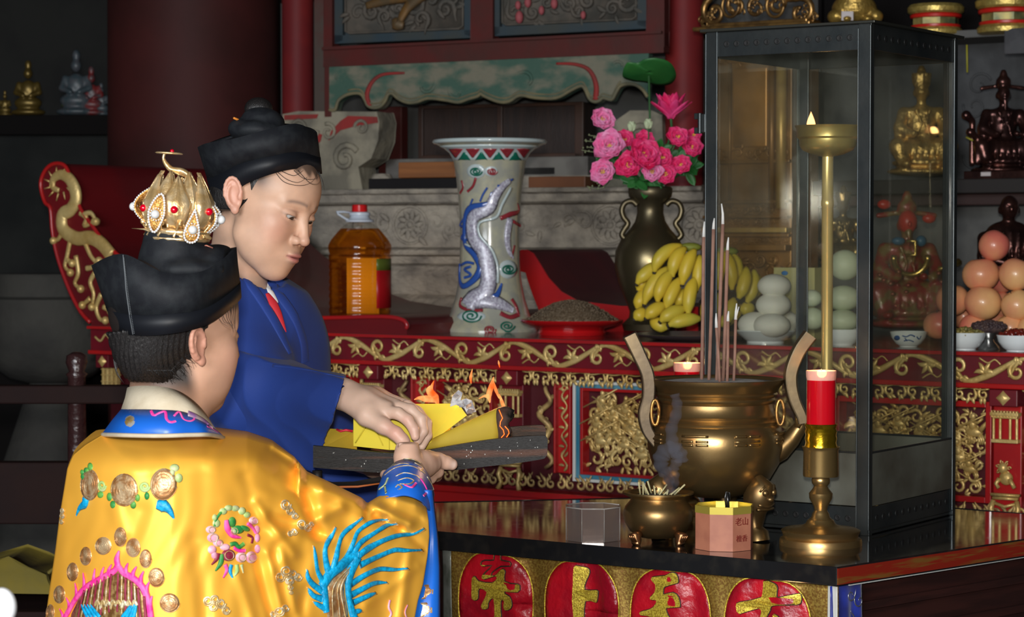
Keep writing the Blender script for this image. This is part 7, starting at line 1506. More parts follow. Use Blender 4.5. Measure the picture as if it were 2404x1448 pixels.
m = MB(); m.tube([W(834, 1040, 3.652), W(868, 985, 3.648)], 0.0008, 4); m.tube([W(872, 990, 3.648), W(898, 1045, 3.632)], 0.0008, 4); m.tube([W(914, 1055, 3.631), W(914, 952, 3.644)], 0.0007, 4); m.build('crease', YP, pp)
m = MB(); sheet(m, [[(1080, 947, 3.699), (1088, 948, 3.699), (1100, 966, 3.69), (1108, 972, 3.69), (1097, 976, 3.689), (1084, 958, 3.694)]]); m.build('burnt_edge', CHR, pp, False, solid=0.001)
rl = thing('rolled_paper', 'cone shaped roll of olive yellow paper with a charred glowing end', 'paper', W(1090, 1040, 3.67))
m = MB(); rows = []; A0, A1 = W(975, 1055, 3.655), W(1182, 1000, 3.66)
for j in range(15):
    t = j / 14; c = A0.lerp(A1, t * 0.93); r = 0.003 + 0.0262 * t; c = c + Z * (0.0 + r * 0.15)
    rows.append([c + Vector((0.12 * math.cos(q), math.sin(q) * 0.8 - 0.0, math.cos(q))) * r * (1 + 0.05 * math.sin(q * 3 + j * 0.3)) + Vector((0.004 * math.sin(q * 2), 0, 0)) for q in np.linspace(0, 2 * PI, 29)[:-1]])
m.grid(rows, True); m.build('paper_cone', OP, rl, solid=0.0008)
m = MB(); last = rows[-1]; cc_ = sum(last, Vector()) / len(last); rr = [last]
for j, (q, dx) in enumerate(((1.03, 0.006), (0.98, 0.014), (0.86, 0.020), (0.5, 0.018), (0.1, 0.012))): rr.append([cc_ + (p - cc_) * q * (1 + 0.06 * math.sin(i * 2.1 + j * 2)) + Vector((dx + 0.003 * math.sin(i * 1.7), 0, 0)) for i, p in enumerate(last)])
m.grid(rr, True); m.build('charred_end', CHR, rl, solid=0.001)
m = MB()
for j in (1, 2):
    pts = [rr[j][i % 28] + Vector((0.001, -0.0012, 0)) for i in range(14, 26)]; m.tube(pts if j == 1 else pts[3:8], 0.0007, 5)
m.build('ember_line', EMB, rl)
lp = MB(); sheet(lp, [[(758, 1050, 3.66), (768, 1006, 3.69), (838, 1010, 3.70), (838, 1056, 3.66)]]); o = lp.build('paper_sheet', OP, None, False, solid=0.001); tag(o, 'dull yellow sheet lying at the left end of the board beside the blue sleeve', 'paper')
m = MB(); m.tube([W(790, 1008, 3.692), W(800, 1012, 3.69), (W(812, 1009, 3.69)), W(828, 1012, 3.69)], 0.0022, 6); m.build('red_print_edge', mat('red_foil', (0.55, 0.02, 0.05), 0.4, 0.3), o)
m = MB()
for q in ([(1056, 955), (1062, 930), (1076, 915), (1086, 922), (1081, 940), (1094, 935), (1108, 940), (1112, 952), (1118, 966), (1097, 972), (1090, 958), (1070, 950)],): 
    m.prism([W(x, y, 3.69) for x, y in q], Vector((0, 0.002, 0)))
for x, y, a_ in ((1070, 930, 0.5), (1100, 952, -0.4), (1082, 948, 1.2), (1104, 965, 0.2)): m.box(W(x, y, 3.685), (0.010, 0.001, 0.008), tuple(Vector(q) for q in rotm(0.5, a_, 0.6).T))
tag(m.build('paper_ash', SLV, smooth=False), 'crumpled silvery ash flakes of burnt paper above the folded sheet', 'ash')
# flames of the burning paper
FL2 = bpy.data.materials.new('paper_flame'); FL2.use_nodes = True; nt = FL2.node_tree; N = nt.nodes; N.remove(N['Principled BSDF'])
em = N.new('ShaderNodeEmission'); tr2 = N.new('ShaderNodeBsdfTransparent'); mx = N.new('ShaderNodeMixShader'); lw = N.new('ShaderNodeLayerWeight'); lw.inputs[0].default_value = 0.35
nz = N.new('ShaderNodeTexNoise'); nz.inputs['Scale'].default_value = 60; tc2 = N.new('ShaderNodeTexCoord'); nt.links.new(tc2.outputs['Object'], nz.inputs['Vector']); cr = N.new('ShaderNodeValToRGB'); cr.color_ramp.elements[0].color = (1, 0.13, 0.015, 1); cr.color_ramp.elements[1].color = (1, 0.50, 0.16, 1); cr.color_ramp.elements[0].position = 0.35; cr.color_ramp.elements[1].position = 0.65
nt.links.new(nz.outputs['Fac'], cr.inputs[0]); nt.links.new(cr.outputs[0], em.inputs[0]); em.inputs[1].default_value = 1.25
mrr = N.new('ShaderNodeMapRange'); mrr.inputs['To Min'].default_value = 0.72; mrr.inputs['To Max'].default_value = 0.02; nt.links.new(lw.outputs['Facing'], mrr.inputs['Value']); nt.links.new(mrr.outputs[0], mx.inputs[0]); nt.links.new(tr2.outputs[0], mx.inputs[1]); nt.links.new(em.outputs[0], mx.inputs[2]); nt.links.new(mx.outputs[0], N['Material Output'].inputs[0])
def fire(label, tongues, Y):
    m = MB()
    for pts, r in tongues:
        sp = spline(pts, 6); n = len(sp); m.tube([W(x, y, Y + 0.003 * math.sin(i * .5)) for i, (x, y) in enumerate(sp)], [max(0.0004, np.interp(i / (n - 1), np.linspace(0, 1, len(r)), r)) for i in range(n)], 10)
    tag(m.build('flame', FL2), label, 'flame')
fire('left orange flame rising from the papers beside the woman\'s fingers', [([(1028, 950), (1022, 932), (1012, 915), (1019, 893)], [0.002, 0.006, 0.004, 0.0004]), ([(1022, 938), (1000, 936), (984, 934), (972, 938)], [0.005, 0.006, 0.003, 0.0004]), ([(1010, 928), (1004, 915), (1010, 905)], [0.004, 0.003, 0.0005])], 3.70)
fire('tall right orange flame above the charred end of the paper roll', [([(1192, 985), (1186, 965), (1178, 942), (1172, 925)], [0.003, 0.0035, 0.003, 0.0006]), ([(1150, 945), (1148, 925), (1154, 905), (1159, 884)], [0.001, 0.005, 0.0045, 0.0004]), ([(1172, 935), (1164, 915), (1158, 895)], [0.001, 0.003, 0.001]), ([(1146, 930), (1136, 930), (1124, 936)], [0.004, 0.002, 0.0004])], 3.68)
fire('small detached lick of flame between the two larger flames', [([(1106, 900), (1105, 885), (1109, 866)], [0.0008, 0.0028, 0.0004])], 3.71)
fire('tiny spark of flame high above the board', [([(1173, 862), (1171, 852), (1170, 846)], [0.0008, 0.0018, 0.0004])], 3.70)
for x, y, Y in ((1018, 920, 3.71), (1165, 930, 3.70)):
    l = bpy.data.lights.new('fire_light', 'POINT'); l.energy = 0.5; l.color = (1, 0.5, 0.2); l.shadow_soft_size = 0.015; lo = bpy.data.objects.new('fire_light', l); C.objects.link(lo); lo.location = W(x, y, Y)
# ================================================================ things on the red altar table
def TT(px, t, z=None):
    p = tplane(t).hit(px, 800); return Vector((p.x, p.y, ZT if z is None else z))
# oil bottle
B = TT(845, 0.30); k = B.y / F
oil = thing('oil_bottle', 'large clear plastic bottle of orange cooking oil with a red screw cap', 'bottle', B)
OILM = bpy.data.materials.new('amber_oil'); OILM.use_nodes = True; nt = OILM.node_tree; N = nt.nodes; N.remove(N['Principled BSDF'])
tr = N.new('ShaderNodeBsdfTransparent'); tr.inputs[0].default_value = (1.0, 0.56, 0.10, 1); gl = N.new('ShaderNodeBsdfGlossy'); gl.inputs['Roughness'].default_value = 0.12; dd = N.new('ShaderNodeBsdfTranslucent'); dd.inputs[0].default_value = (1, 0.35, 0.01, 1)
lwf = N.new('ShaderNodeLayerWeight'); q1 = N.new('ShaderNodeMapRange'); q1.inputs['To Min'].default_value = 0.04; q1.inputs['To Max'].default_value = 0.4; a1 = N.new('ShaderNodeMixShader'); a1.inputs[0].default_value = 0.16; a2 = N.new('ShaderNodeMixShader')
nt.links.new(lwf.outputs['Facing'], q1.inputs['Value']); nt.links.new(tr.outputs[0], a1.inputs[1]); nt.links.new(dd.outputs[0], a1.inputs[2]); nt.links.new(q1.outputs[0], a2.inputs[0]); nt.links.new(a1.outputs[0], a2.inputs[1]); nt.links.new(gl.outputs[0], a2.inputs[2]); nt.links.new(a2.outputs[0], N['Material Output'].inputs[0])
PET = GLASS.copy(); PET.name = 'clear_plastic'
rib = []
for i in range(8): y = 735 - i * 17; rib += [(72.5, y + 8), (70.8, y + 3), (70.8, y - 1), (72.5, y - 4)]
prof = [(1, 768), (50, 768), (62, 767), (71, 760), (74, 752), (73, 744)] + rib + [(72, 600), (69.5, 596), (72, 590), (73.5, 582), (73, 575), (66, 562), (52, 545), (44, 536)]
m = MB(); pxlathe(m, B, 845, prof + [(1, 535.5)], 48, rmod=lambda a, z: 1 + 0.012 * math.cos(a * 8) * (1 if z < ZT + 0.03 or z > ZT + 0.20 else 0)); m.build('oil', OILM, oil, auto=60)
m = MB(); pxlathe(m, B, 845, [(45, 536), (36, 528), (26, 522), (20, 518), (20, 510)], 32); m.build('bottle_neck', PET, oil)
m = MB(); pxlathe(m, B, 845, [(21, 522), (33, 521), (34, 517), (26, 514), (22, 508), (25, 505), (25, 499), (19, 497), (1, 497)], 32); m.build('neck_collar', mat('white_plastic', (0.55, 0.6, 0.68), 0.35), oil, auto=40)
m = MB(); pxlathe(m, B, 845, [(17.5, 498), (18, 494), (17.5, 482), (15, 480), (1, 480)], 32, rmod=lambda a, z: 1 + 0.02 * math.cos(a * 24)); m.build('screw_cap', mat('red_plastic', (0.6, 0.01, 0.012), 0.35), oil, auto=40)
m = MB(); m.tube([W(828, 499, B.y - 0.005), W(806, 497, B.y - 0.02), W(790, 498, B.y - 0.03), W(794, 502, B.y - 0.03), W(812, 514, B.y - 0.02), W(832, 521, B.y - 0.01)], 0.0035, 8); m.build('carry_handle', mat('white_plastic', (0.55, 0.6, 0.68), 0.35), oil)
m = MB(); rr = 69 * k
m.grid([[B + Vector((math.cos(a) * rr, math.sin(a) * rr, W(845, y, B.y).z - ZT)) for a in np.linspace(0.92, 2.1, 16)] for y in (738, 606)]); m.build('back_label', mat('paper_label', (0.95, 0.92, 0.85), 0.7), oil, solid=0.0006)
rr = 73.5 * k
for (z0, z1, nm, cc_) in ((722, 634, 'red_label', (0.40, 0.008, 0.012)), (634, 607, 'green_label', (0.10, 0.13, 0.02))):
    m = MB(); m.grid([[B + Vector((math.cos(a) * rr, math.sin(a) * rr, W(845, y, B.y).z - ZT)) for a in np.linspace(-0.95, 0.9, 16)] for y in (z0, z1)]); m.build(nm, mat(nm, cc_, 0.4), oil, solid=0.0006)
# dragon vase
VB = TT(1150, 0.33); vase = thing('dragon_vase', 'tall flared porcelain vase with a raised blue and silver dragon', 'vase', VB)
VM = mat('cream_glaze', (0.44, 0.42, 0.30), 0.16, 0, (0.33, 0.33, 0.28), 22, 0.4, 0.6, 0.15, 60, 0.001, coat=0.5)
m = MB(); pxlathe(m, VB, 1150, [(1, 779), (112, 780), (114, 772), (108, 764), (104, 756), (98, 748), (93, 735), (88, 718), (82, 700), (77, 675), (73, 650), (71, 610), (70, 560), (71, 510), (74, 460), (78, 425), (82, 396), (86, 374), (94, 360), (108, 348), (124, 340), (131, 336), (133, 332), (129, 330), (122, 334), (98, 352), (80, 380), (70, 430), (1, 434)], 64)
vb_ = m.build('vase_body', VM, vase, auto=70); vv = bvh_of(vb_)
GLZ = lambda n, c_: mat(n, c_, 0.15, 0, coat=0.6)
PALE = GLZ('pale_glaze', (0.50, 0.58, 0.58)); LIL = mat('silver_lilac_scales', (0.60, 0.60, 0.68), 0.25, 0.1, (0.34, 0.31, 0.40), 160, 0.4, 0.6, 0.8, 260, 0.0015, coat=0.4); CYB = GLZ('cobalt_glaze', (0.03, 0.09, 0.36)); VRED = GLZ('rust_glaze', (0.28, 0.03, 0.04)); VGR = GLZ('dark_green_glaze', (0.01, 0.14, 0.09))
kk = VB.y / F
m = MB(); pxlathe(m, VB, 1150, [(131.5, 338), (135, 334), (133, 329), (128, 328)], 64); m.build('pale_rim', PALE, vase)
m = MB(); pxlathe(m, VB, 1150, [(84.5, 379), (88, 372), (95, 359.5), (108, 348.5), (118, 344)], 64); bd = m.build('zigzag_ground', PALE, vase); bdv = bvh_of(bd)
def vemb(name, mt, strokes=(), blobs=(), bvh=None, par=None, out=0.001, h=0.001):
    m = MB()
    for pts, r in strokes: stroke(m, bvh or vv, pts, r, out, 0.32, sub=4)
    for b_ in blobs: blob(m, bvh or vv, 0, 0, 0, 0, h, poly=b_, out=out)
    if m.f: m.build(name, mt, par or vase)
tri = []; trg = []
for i in range(-2, 3): x = 1150 + i * 40; tri.append([(x - 17, 349), (x, 348), (x + 17, 349), (x + 2, 370), (x - 2, 370)]); trg.append([(x + 20 - 15, 376), (x + 20, 377), (x + 20 + 15, 376), (x + 22, 357), (x + 18, 357)])
vemb('red_triangles', VRED, (), tri, bdv, bd); vemb('green_triangles', VGR, (), trg, bdv, bd)
Xc = lambda pts: [(700 + x / 3.017, 420 + y / 3.017) for x, y in pts]
body = Xc([(1500, 10), (1440, 60), (1390, 130), (1350, 210), (1250, 260), (1230, 340), (1250, 430), (1310, 500), (1340, 600), (1350, 720), (1320, 800), (1240, 850), (1200, 900)])
vemb('dragon_body', LIL, [(body, [0.008, 0.014, 0.018, 0.021, 0.022, 0.024, 0.024, 0.026, 0.03]), (Xc([(1200, 880), (1300, 860), (1420, 880), (1520, 930)]), [0.02, 0.024, 0.02, 0.01]), (Xc([(1500, 280), (1480, 400), (1490, 500), (1520, 560)]), [0.012, 0.012, 0.009, 0.004])], out=0.002)
vemb('pale_belly_line', PALE, [(Xc([(1500, 60), (1440, 180), (1400, 270), (1290, 310), (1290, 400), (1370, 500), (1410, 620), (1410, 740)]), 0.004), (Xc([(1190, 460), (1230, 480)]), 0.003)], out=0.006)
vemb('blue_mane', CYB, [(Xc([(1520, 0), (1450, 40), (1380, 130), (1340, 180), (1230, 200), (1190, 260), (1180, 380), (1190, 470), (1250, 540), (1290, 620), (1260, 700), (1180, 760), (1150, 720), (1150, 600)]), [0.003, 0.006, 0.009, 0.009, 0.008, 0.009, 0.011, 0.008, 0.006]), (Xc([(1290, 160), (1310, 110), (1340, 60)]), 0.003), (Xc([(1220, 190), (1240, 140)]), 0.003), (Xc([(1200, 250), (1150, 330), (1200, 340), (1160, 420), (1210, 430)]), 0.004), (Xc([(1230, 620), (1180, 640), (1230, 680), (1180, 700)]), 0.004), (Xc([(1350, 180), (1370, 100), (1400, 110), (1420, 40)]), 0.004), (Xc([(1160, 610), (1200, 590), (1250, 600)]), 0.004), (Xc([(1330, 790), (1400, 830), (1440, 740)]), [0.004, 0.009, 0.003]), (Xc([(1060, 960), (1085, 880)]), 0.004)], out=0.003)
vemb('rust_claws', VRED, [(Xc([(1160, 840), (1150, 900), (1220, 930), (1310, 930)]), 0.005), (Xc([(1430, 280), (1500, 250), (1560, 230), (1550, 170)]), [0.006, 0.008, 0.006, 0.002]), (Xc([(1520, 300), (1570, 330)]), 0.005), (Xc([(1430, 950), (1500, 980), (1560, 960)]), 0.007), (Xc([(1510, 850), (1540, 900), (1560, 960)]), 0.006), (Xc([(1260, -10), (1240, 50), (1200, 90)]), 0.004), (Xc([(1160, 10), (1170, 60), (1150, 100)]), 0.004), (Xc([(1530, 470), (1510, 560)]), 0.004)], out=0.002)
sp1 = lambda cx, cy, r, n=2.2: [(cx + r * (1 - a / (n * 6.9)) * math.cos(a), cy + r * 0.7 * (1 - a / (n * 6.9)) * math.sin(a)) for a in np.linspace(0, n * 6.28, 22)]
vemb('pale_clouds', PALE, (), [[(1118 + 22 * math.cos(a), 402 + 17 * math.sin(a)) for a in np.linspace(0, 6.28, 16)[:-1]], [(1153 + 16 * math.cos(a), 402 + 12 * math.sin(a)) for a in np.linspace(0, 6.28, 16)[:-1]], [(1193 + 22 * math.cos(a), 632 + 22 * math.sin(a)) for a in np.linspace(0, 6.28, 16)[:-1]], [(1107 + 34 * math.cos(a), 742 + 12 * math.sin(a)) for a in np.linspace(0, 6.28, 16)[:-1]]])
vemb('green_spirals', VGR, [(sp1(1118, 402, 15), 0.0025), (sp1(1193, 632, 17), 0.0028), (sp1(1107, 742, 24), 0.0028), (sp1(1190, 766, 18), 0.0025), (sp1(1045, 768, 10), 0.0025)], out=0.003); vemb('rust_spirals', VRED, [(sp1(1155, 402, 12), 0.0022), (sp1(1150, 774, 14), 0.0025)], out=0.003)
# plate of seeds
PB2 = TT(1342, 0.22); pl_ = thing('offering_plate', 'red lacquer footed plate beside the blue dragon vase', 'plate', PB2)
m = MB(); pxlathe(m, PB2, 1342, [(1, 785), (78, 786), (80, 780), (76, 774), (80, 770), (100, 764), (118, 757), (122, 752), (120, 750), (112, 752), (90, 758), (1, 760)], 48); m.build('plate_body', mat('glossy_red_plastic', (0.45, 0.008, 0.01), 0.2, 0, coat=0.5), pl_, auto=50)
SEED = mat('brown_seeds', (0.10, 0.065, 0.035), 0.7, 0, (0.19, 0.14, 0.09), 160, 0.4, 0.6, 0.6, 200, 0.002)
m = MB(); rg = random.Random(7); pxlathe(m, PB2, 1342, [(104, 754), (96, 745), (70, 726), (40, 712), (14, 706), (1, 705)], 24)
for i in range(900):
    a = rg.uniform(0, 2 * PI); q = rg.uniform(0, 1) ** 0.6; r = 112 * q * PB2.y / F; z = np.interp(112 * q, [0, 14, 40, 70, 96, 112], [W(1342, y, PB2.y).z for y in (705, 706, 712, 726, 743, 753)])
    m.ell(Vector((PB2.x + math.cos(a) * r, PB2.y + math.sin(a) * r, z + 0.001)), (0.0035, 0.0020, 0.0016), 6, 4, tuple(Vector(q_) for q_ in rotm(rg.uniform(0, 6), rg.uniform(-1, 1), rg.uniform(-1, 1)).T))
tag(m.build('seeds', SEED), 'heap of brown melon seeds piled on the red plate', 'seeds', kind='stuff')
# brass flower vase
FB = TT(1526, 0.40); fv = thing('brass_vase', 'old brass vase with curled side handles, full of pink silk flowers', 'vase', FB)
m = MB(); pxlathe(m, FB, 1530, [(40, 775), (62, 775), (66, 760), (50, 745), (48, 730), (60, 700), (76, 660), (84, 625), (82, 590), (68, 560), (48, 538), (36, 520), (31, 500), (32, 480), (44, 468), (50, 462), (52, 452), (52, 442), (48, 438), (36, 440), (26, 480), (26, 500), (1, 510)], 48)
m.build('vase_body', mat('dusty_brass', (0.17, 0.135, 0.07), 0.30, 0.85, (0.09, 0.075, 0.05), 6, 0.35, 0.7, 0.2, 30, 0.002, rough2=0.5), fv, auto=60)
for s_ in (-1, 1):
    m = MB(); m.tube([W(1530 + s_ * x, y, FB.y - 0.02) for x, y in spline([(34, 482), (46, 472), (62, 476), (70, 492), (66, 510), (56, 524), (64, 538), (70, 552), (60, 562)], 5)], 0.008, 8); m.build('handle', mat('dusty_brass', (0.17, 0.135, 0.07), 0.3, 0.85), fv)
# flowers
HOT = mat('hot_pink_silk', (0.70, 0.008, 0.10), 0.55, 0, (0.78, 0.07, 0.25), 26, 0.35, 0.7, sss=0.1); LILP = mat('lilac_pink_silk', (0.82, 0.12, 0.34), 0.5, 0, (0.72, 0.34, 0.55), 22, 0.35, 0.7); LEAFM = mat('silk_leaf', (0.012, 0.10, 0.02), 0.5, 0, (0.03, 0.16, 0.03), 12, 0.35, 0.7); STEMM = mat('green_stem', (0.03, 0.10, 0.03), 0.6); WHG = mat('pale_bud', (0.45, 0.52, 0.33), 0.6)
FYd = FB.y
def petal_mesh(mb, c, d, up, L, w_, cup=0.5, n=6):
    d = d.normalized(); s_ = d.cross(up).normalized(); nrm_ = s_.cross(d); rows = []
    for i in range(n + 1):
        t = i / n; ww = w_ * math.sin(PI * min(1, 0.12 + t * 0.88)) ** 0.7 * (1 if t < 1 else 0.1); rows.append([c + d * (L * t) + nrm_ * (cup * L * (t * t)) * 0.6 + s_ * (ww * u) + nrm_ * (abs(u) ** 2 * ww * cup) for u in (-1, -0.5, 0, 0.5, 1)])
    mb.grid(rows)
def peony(x, y, r, label, mt=None, seed=1, dy=0.0, grp='pink silk peonies in the brass vase'):
    rg_ = random.Random(seed); c = W(x, y, FYd - 0.06 + dy); t = thing('silk_peony', label, 'flower', c, None); R_ = r * 1.35 * FYd / F
    face = Vector((rg_.uniform(-0.4, 0.4), -1, rg_.uniform(0.1, 0.6))).normalized(); a_, b_ = frame_for(face); m = MB()
    for ring, (n, q, tilt) in enumerate(((8, 1.0, 0.35), (7, 0.82, 0.8), (6, 0.62, 1.5), (5, 0.42, 3.0))):
        for k in range(n):
            a = 2 * PI * k / n + ring * 0.5 + rg_.uniform(-0.15, 0.15); d = (a_ * math.cos(a) + b_ * math.sin(a) + face * tilt * 0.7).normalized(); petal_mesh(m, c - face * R_ * 0.25, d, face, R_ * q * rg_.uniform(0.95, 1.15), R_ * 0.50, 0.75)
    m.build('petals', mt or HOT, t, solid=0.001)
    m = MB(); 
    for k in range(9): m.ell(c + (a_ * rg_.uniform(-1, 1) + b_ * rg_.uniform(-1, 1)) * R_ * 0.16 + face * R_ * 0.25, 0.0022, 5, 4)
    m.build('stamens', mat('yellow_stamen', (0.7, 0.45, 0.05), 0.6), t); m = MB(); m.tube([c - face * R_ * 0.2, W(1530 + (x - 1530) * 0.4, 440 + (y - 440) * 0.3, FYd), W(1530, 470, FYd)], 0.0022, 5); m.build('stem', STEMM, t)
for i, (x, y, r, lab, mm, dy) in enumerate([(1412, 284, 25, 'single pink peony standing apart at the upper left of the bouquet', LILP, 0.02), (1434, 348, 34, 'big pink peony at the left side of the bouquet', LILP, 0), (1508, 370, 36, 'largest pink peony, in the centre of the bouquet', HOT, -0.02), (1478, 392, 28, 'pink peony just below and left of the centre bloom', HOT, -0.01),
                                  (1417, 404, 26, 'pink and white peony drooping at the lower left edge', LILP, 0), (1590, 326, 22, 'small pink peony at the upper right near the lantern', HOT, 0), (1622, 350, 22, 'small pink peony touching the lantern post', HOT, 0.02), (1556, 372, 21, 'small pink peony right of the centre bloom', HOT, 0),
                                  (1598, 392, 23, 'pink peony at the lower right of the bouquet', HOT, 0), (1562, 412, 22, 'dark pink peony at the bottom of the bouquet above the vase rim', HOT, -0.01), (1530, 406, 22, 'pale pink peony hanging over the vase rim', LILP, -0.02), (1466, 330, 20, 'red pink peony tucked at the top left behind the big ones', HOT, 0.03), (1512, 332, 20, 'pink peony below the white rosebuds', HOT, 0.02), (1630, 320, 16, 'half hidden pink peony behind the lantern edge', HOT, 0.05)]): peony(x, y, r, lab, mm, i, dy)
# lotus
c = W(1575, 268, FYd - 0.05); lt = thing('silk_lotus', 'large hot pink silk lotus flower opening above the bouquet', 'flower', c); m = MB()
for ring, (n, L, up_) in enumerate(((9, 0.072, 0.55), (8, 0.078, 1.1), (6, 0.075, 2.2))):
    for k_ in range(n): a = 2 * PI * k_ / n + ring * 0.3; d = Vector((math.cos(a) * 0.95, math.sin(a) * 0.8, up_)).normalized(); petal_mesh(m, c - Z * 0.012, d, Z if up_ < 2 else Vector((math.cos(a), math.sin(a), 0)), L, 0.016, 0.25, 7)
m.build('petals', HOT, lt, solid=0.001); m = MB(); m.tube([c - Z * 0.01, W(1578, 310, FYd), W(1545, 400, FYd), W(1532, 460, FYd)], 0.0035, 6); m.build('stem', STEMM, lt)
def pad(label, pts, Y, tilt):
    c = W(sum(p[0] for p in pts) / len(pts), sum(p[1] for p in pts) / len(pts), Y); m = MB(); sp = spline(pts, 4, True); rows = []
    for q in (1, 0.8, 0.6, 0.4, 0.2, 0.02): rows.append([W(c_[0], c_[1], Y) for c_ in ()] or [c + (W(x, y, Y) - c) * q + Vector((0, -0.02 * (1 - q) + tilt * (W(x, y, Y) - c).z * q, 0)) for x, y in sp])
    m.grid(rows, True); o = m.build('lotus_leaf', LEAFM, None, solid=0.0015); tag(o, label, 'leaf'); m = MB(); m.tube([c, W(1530, 460, FYd)], 0.003, 6)
    m2 = m.build('stem', STEMM, o); m2.data.transform(Matrix()); return o
pad('wide dark green silk lotus leaf above the pink lotus flower', [(1462, 178), (1470, 150), (1495, 150), (1512, 142), (1540, 140), (1572, 150), (1588, 175), (1578, 194), (1550, 198), (1520, 192), (1505, 190), (1485, 188)], FYd - 0.02, -1.5)
for x, y, lab in ((1483, 298, 'left pale green white rosebud above the peonies'), (1522, 292, 'right pale white rosebud beside the lotus stem')):
    c = W(x, y, FYd - 0.07); t = thing('silk_rosebud', lab, 'flower', c); m = MB()
    for k_ in range(6): a = k_ * 1.05; petal_mesh(m, c - Z * 0.012, Vector((math.cos(a) * 0.5, math.sin(a) * 0.5, 1)), Vector((math.cos(a), math.sin(a), 0)), 0.028, 0.012, -0.3)
    m.build('petals', WHG, t, solid=0.001); m = MB(); m.tube([c, W(1525, 440, FYd)], 0.002, 5); m.build('stem', STEMM, t)
rg = random.Random(12)
for k_ in range(26):
    a = rg.uniform(0, 2 * PI); x = 1525 + math.cos(a) * rg.uniform(30, 105); y = 385 + math.sin(a) * rg.uniform(15, 52); c = W(x, y, FYd - 0.02 + rg.uniform(-0.03, 0.05)); m = MB()
    for j in range(3): petal_mesh(m, c, Vector((math.cos(a + j - 1), rg.uniform(-0.4, 0.1), -math.sin(a + j - 1) * 0.7 + 0.2)), Vector((0, -1, 0.3)), rg.uniform(0.03, 0.05), 0.012, 0.2, 5)
    m.tube([c, W(1528, 450, FYd)], 0.0015, 4); tag(m.build('silk_leaves', LEAFM, solid=0.0008), 'sprig of green silk leaves among the pink flowers', 'leaves', 'green leaf sprigs in the bouquet')
for k_, (x, y) in enumerate(((1372, 330), (1380, 345), (1365, 352), (1392, 425), (1378, 437), (1385, 318))):
    m = MB(); pts = spline([(1450, 390 if y > 400 else 330), ((1450 + x) / 2, y + 4), (x, y)], 4); m.tube([W(px_, py_, FYd - 0.03) for px_, py_ in pts], 0.0012, 4)
    for j in range(7): q = pts[2 + j % (len(pts) - 2)]; m.ell(W(q[0] + rg.uniform(-6, 6), q[1] + rg.uniform(-7, 7), FYd - 0.03), 0.0028, 5, 4)
    tag(m.build('filler_twig', mat('dusty_twig', (0.20, 0.22, 0.12), 0.8)), 'thin dusty filler twig sticking out at the left of the bouquet', 'twig', 'filler twigs at the left of the bouquet')
# bananas on a tray
BAN = mat('banana_skin', (0.62, 0.44, 0.035), 0.42, 0, (0.50, 0.42, 0.05), 7, 0.4, 0.62, 0.1, 20, 0.002); BTIP = mat('banana_tip', (0.03, 0.02, 0.012), 0.7); STN = mat('steel', (0.45, 0.45, 0.46), 0.25, 0.9)
def banana(par, a, b, bend, Y, r=0.0165, dy=0.0, sd=0):
    pa, pb_ = W(*a, Y), W(*b, Y + dy); mid_ = (pa + pb_) / 2 + W(bend[0], bend[1], Y) - W(0, 0, Y) if False else None
    q = W((a[0] + b[0]) / 2 + bend[0], (a[1] + b[1]) / 2 + bend[1], Y + dy / 2 - 0.01); pts = []
    for i in range(13):
        t = i / 12; pts.append(pa * (1 - t) ** 2 + q * 2 * t * (1 - t) + pb_ * t * t)
    rad = [r * v_ for v_ in (0.35, 0.55, 0.78, 0.92, 1, 1.02, 1.02, 1, 0.97, 0.88, 0.68, 0.42, 0.28)]
    m = MB(); vs = []; n = 10; m.tube(pts, rad, 10); o = m.build('banana', BAN, par); m = MB(); d = (pts[-1] - pts[-2]).normalized(); m.tube([pts[-1] - d * 0.002, pts[-1] + d * 0.004], [r * 0.34, r * 0.26], 8); m.build('tip', BTIP, o)
Qb = lambda x, y: (1440 + x / 4.993, 540 + y / 4.993)
b1 = TT(1640, 0.16); YB = b1.y
hand1 = [((800, 180), (480, 500), (-60, -40), 0), ((850, 210), (695, 560), (-40, -30), -.01), ((960, 230), (805, 650), (-20, -20), -.02), ((560, 400), (270, 640), (-20, -20), 0.01), ((640, 440), (360, 880), (-30, -20), 0), ((700, 480), (520, 850), (-40, -10), -.02), ((790, 560), (620, 930), (-20, 0), -.02),
         ((960, 560), (880, 1000), (-25, -10), -.03), ((620, 880), (380, 1040), (-20, -15), -.03), ((380, 960), (245, 1050), (0, -10), -0.01), ((850, 920), (545, 1080), (-20, -20), -.04), ((1020, 1040), (640, 1120), (-10, -20), -.04), ((440, 1050), (640, 1150), (0, 10), -.02), ((420, 520), (290, 720), (-10, -10), 0.03), ((400, 700), (280, 930), (-16, -5), 0.02), ((860, 700), (740, 890), (-10, 0), 0.0)]
hand2 = [((1010, 300), (970, 720), (10, -30), -.01), ((1220, 260), (1210, 710), (10, -20), 0), ((1300, 260), (1390, 710), (25, -30), -.01), ((1380, 280), (1440, 640), (30, -20), 0.01), ((1560, 440), (1460, 810), (20, 10), -.02), ((1650, 470), (1560, 860), (25, 10), 0), ((1680, 520), (1640, 800), (16, 0), 0.02), ((1200, 720), (1180, 1020), (0, 0), 0), ((1420, 800), (1350, 1090), (-10, 0), -.01), ((1640, 900), (1480, 920), (0, 10), 0), ((1100, 800), (1090, 1100), (0, 0), 0.01), ((1500, 880), (1200, 1120), (20, 20), 0.02)]
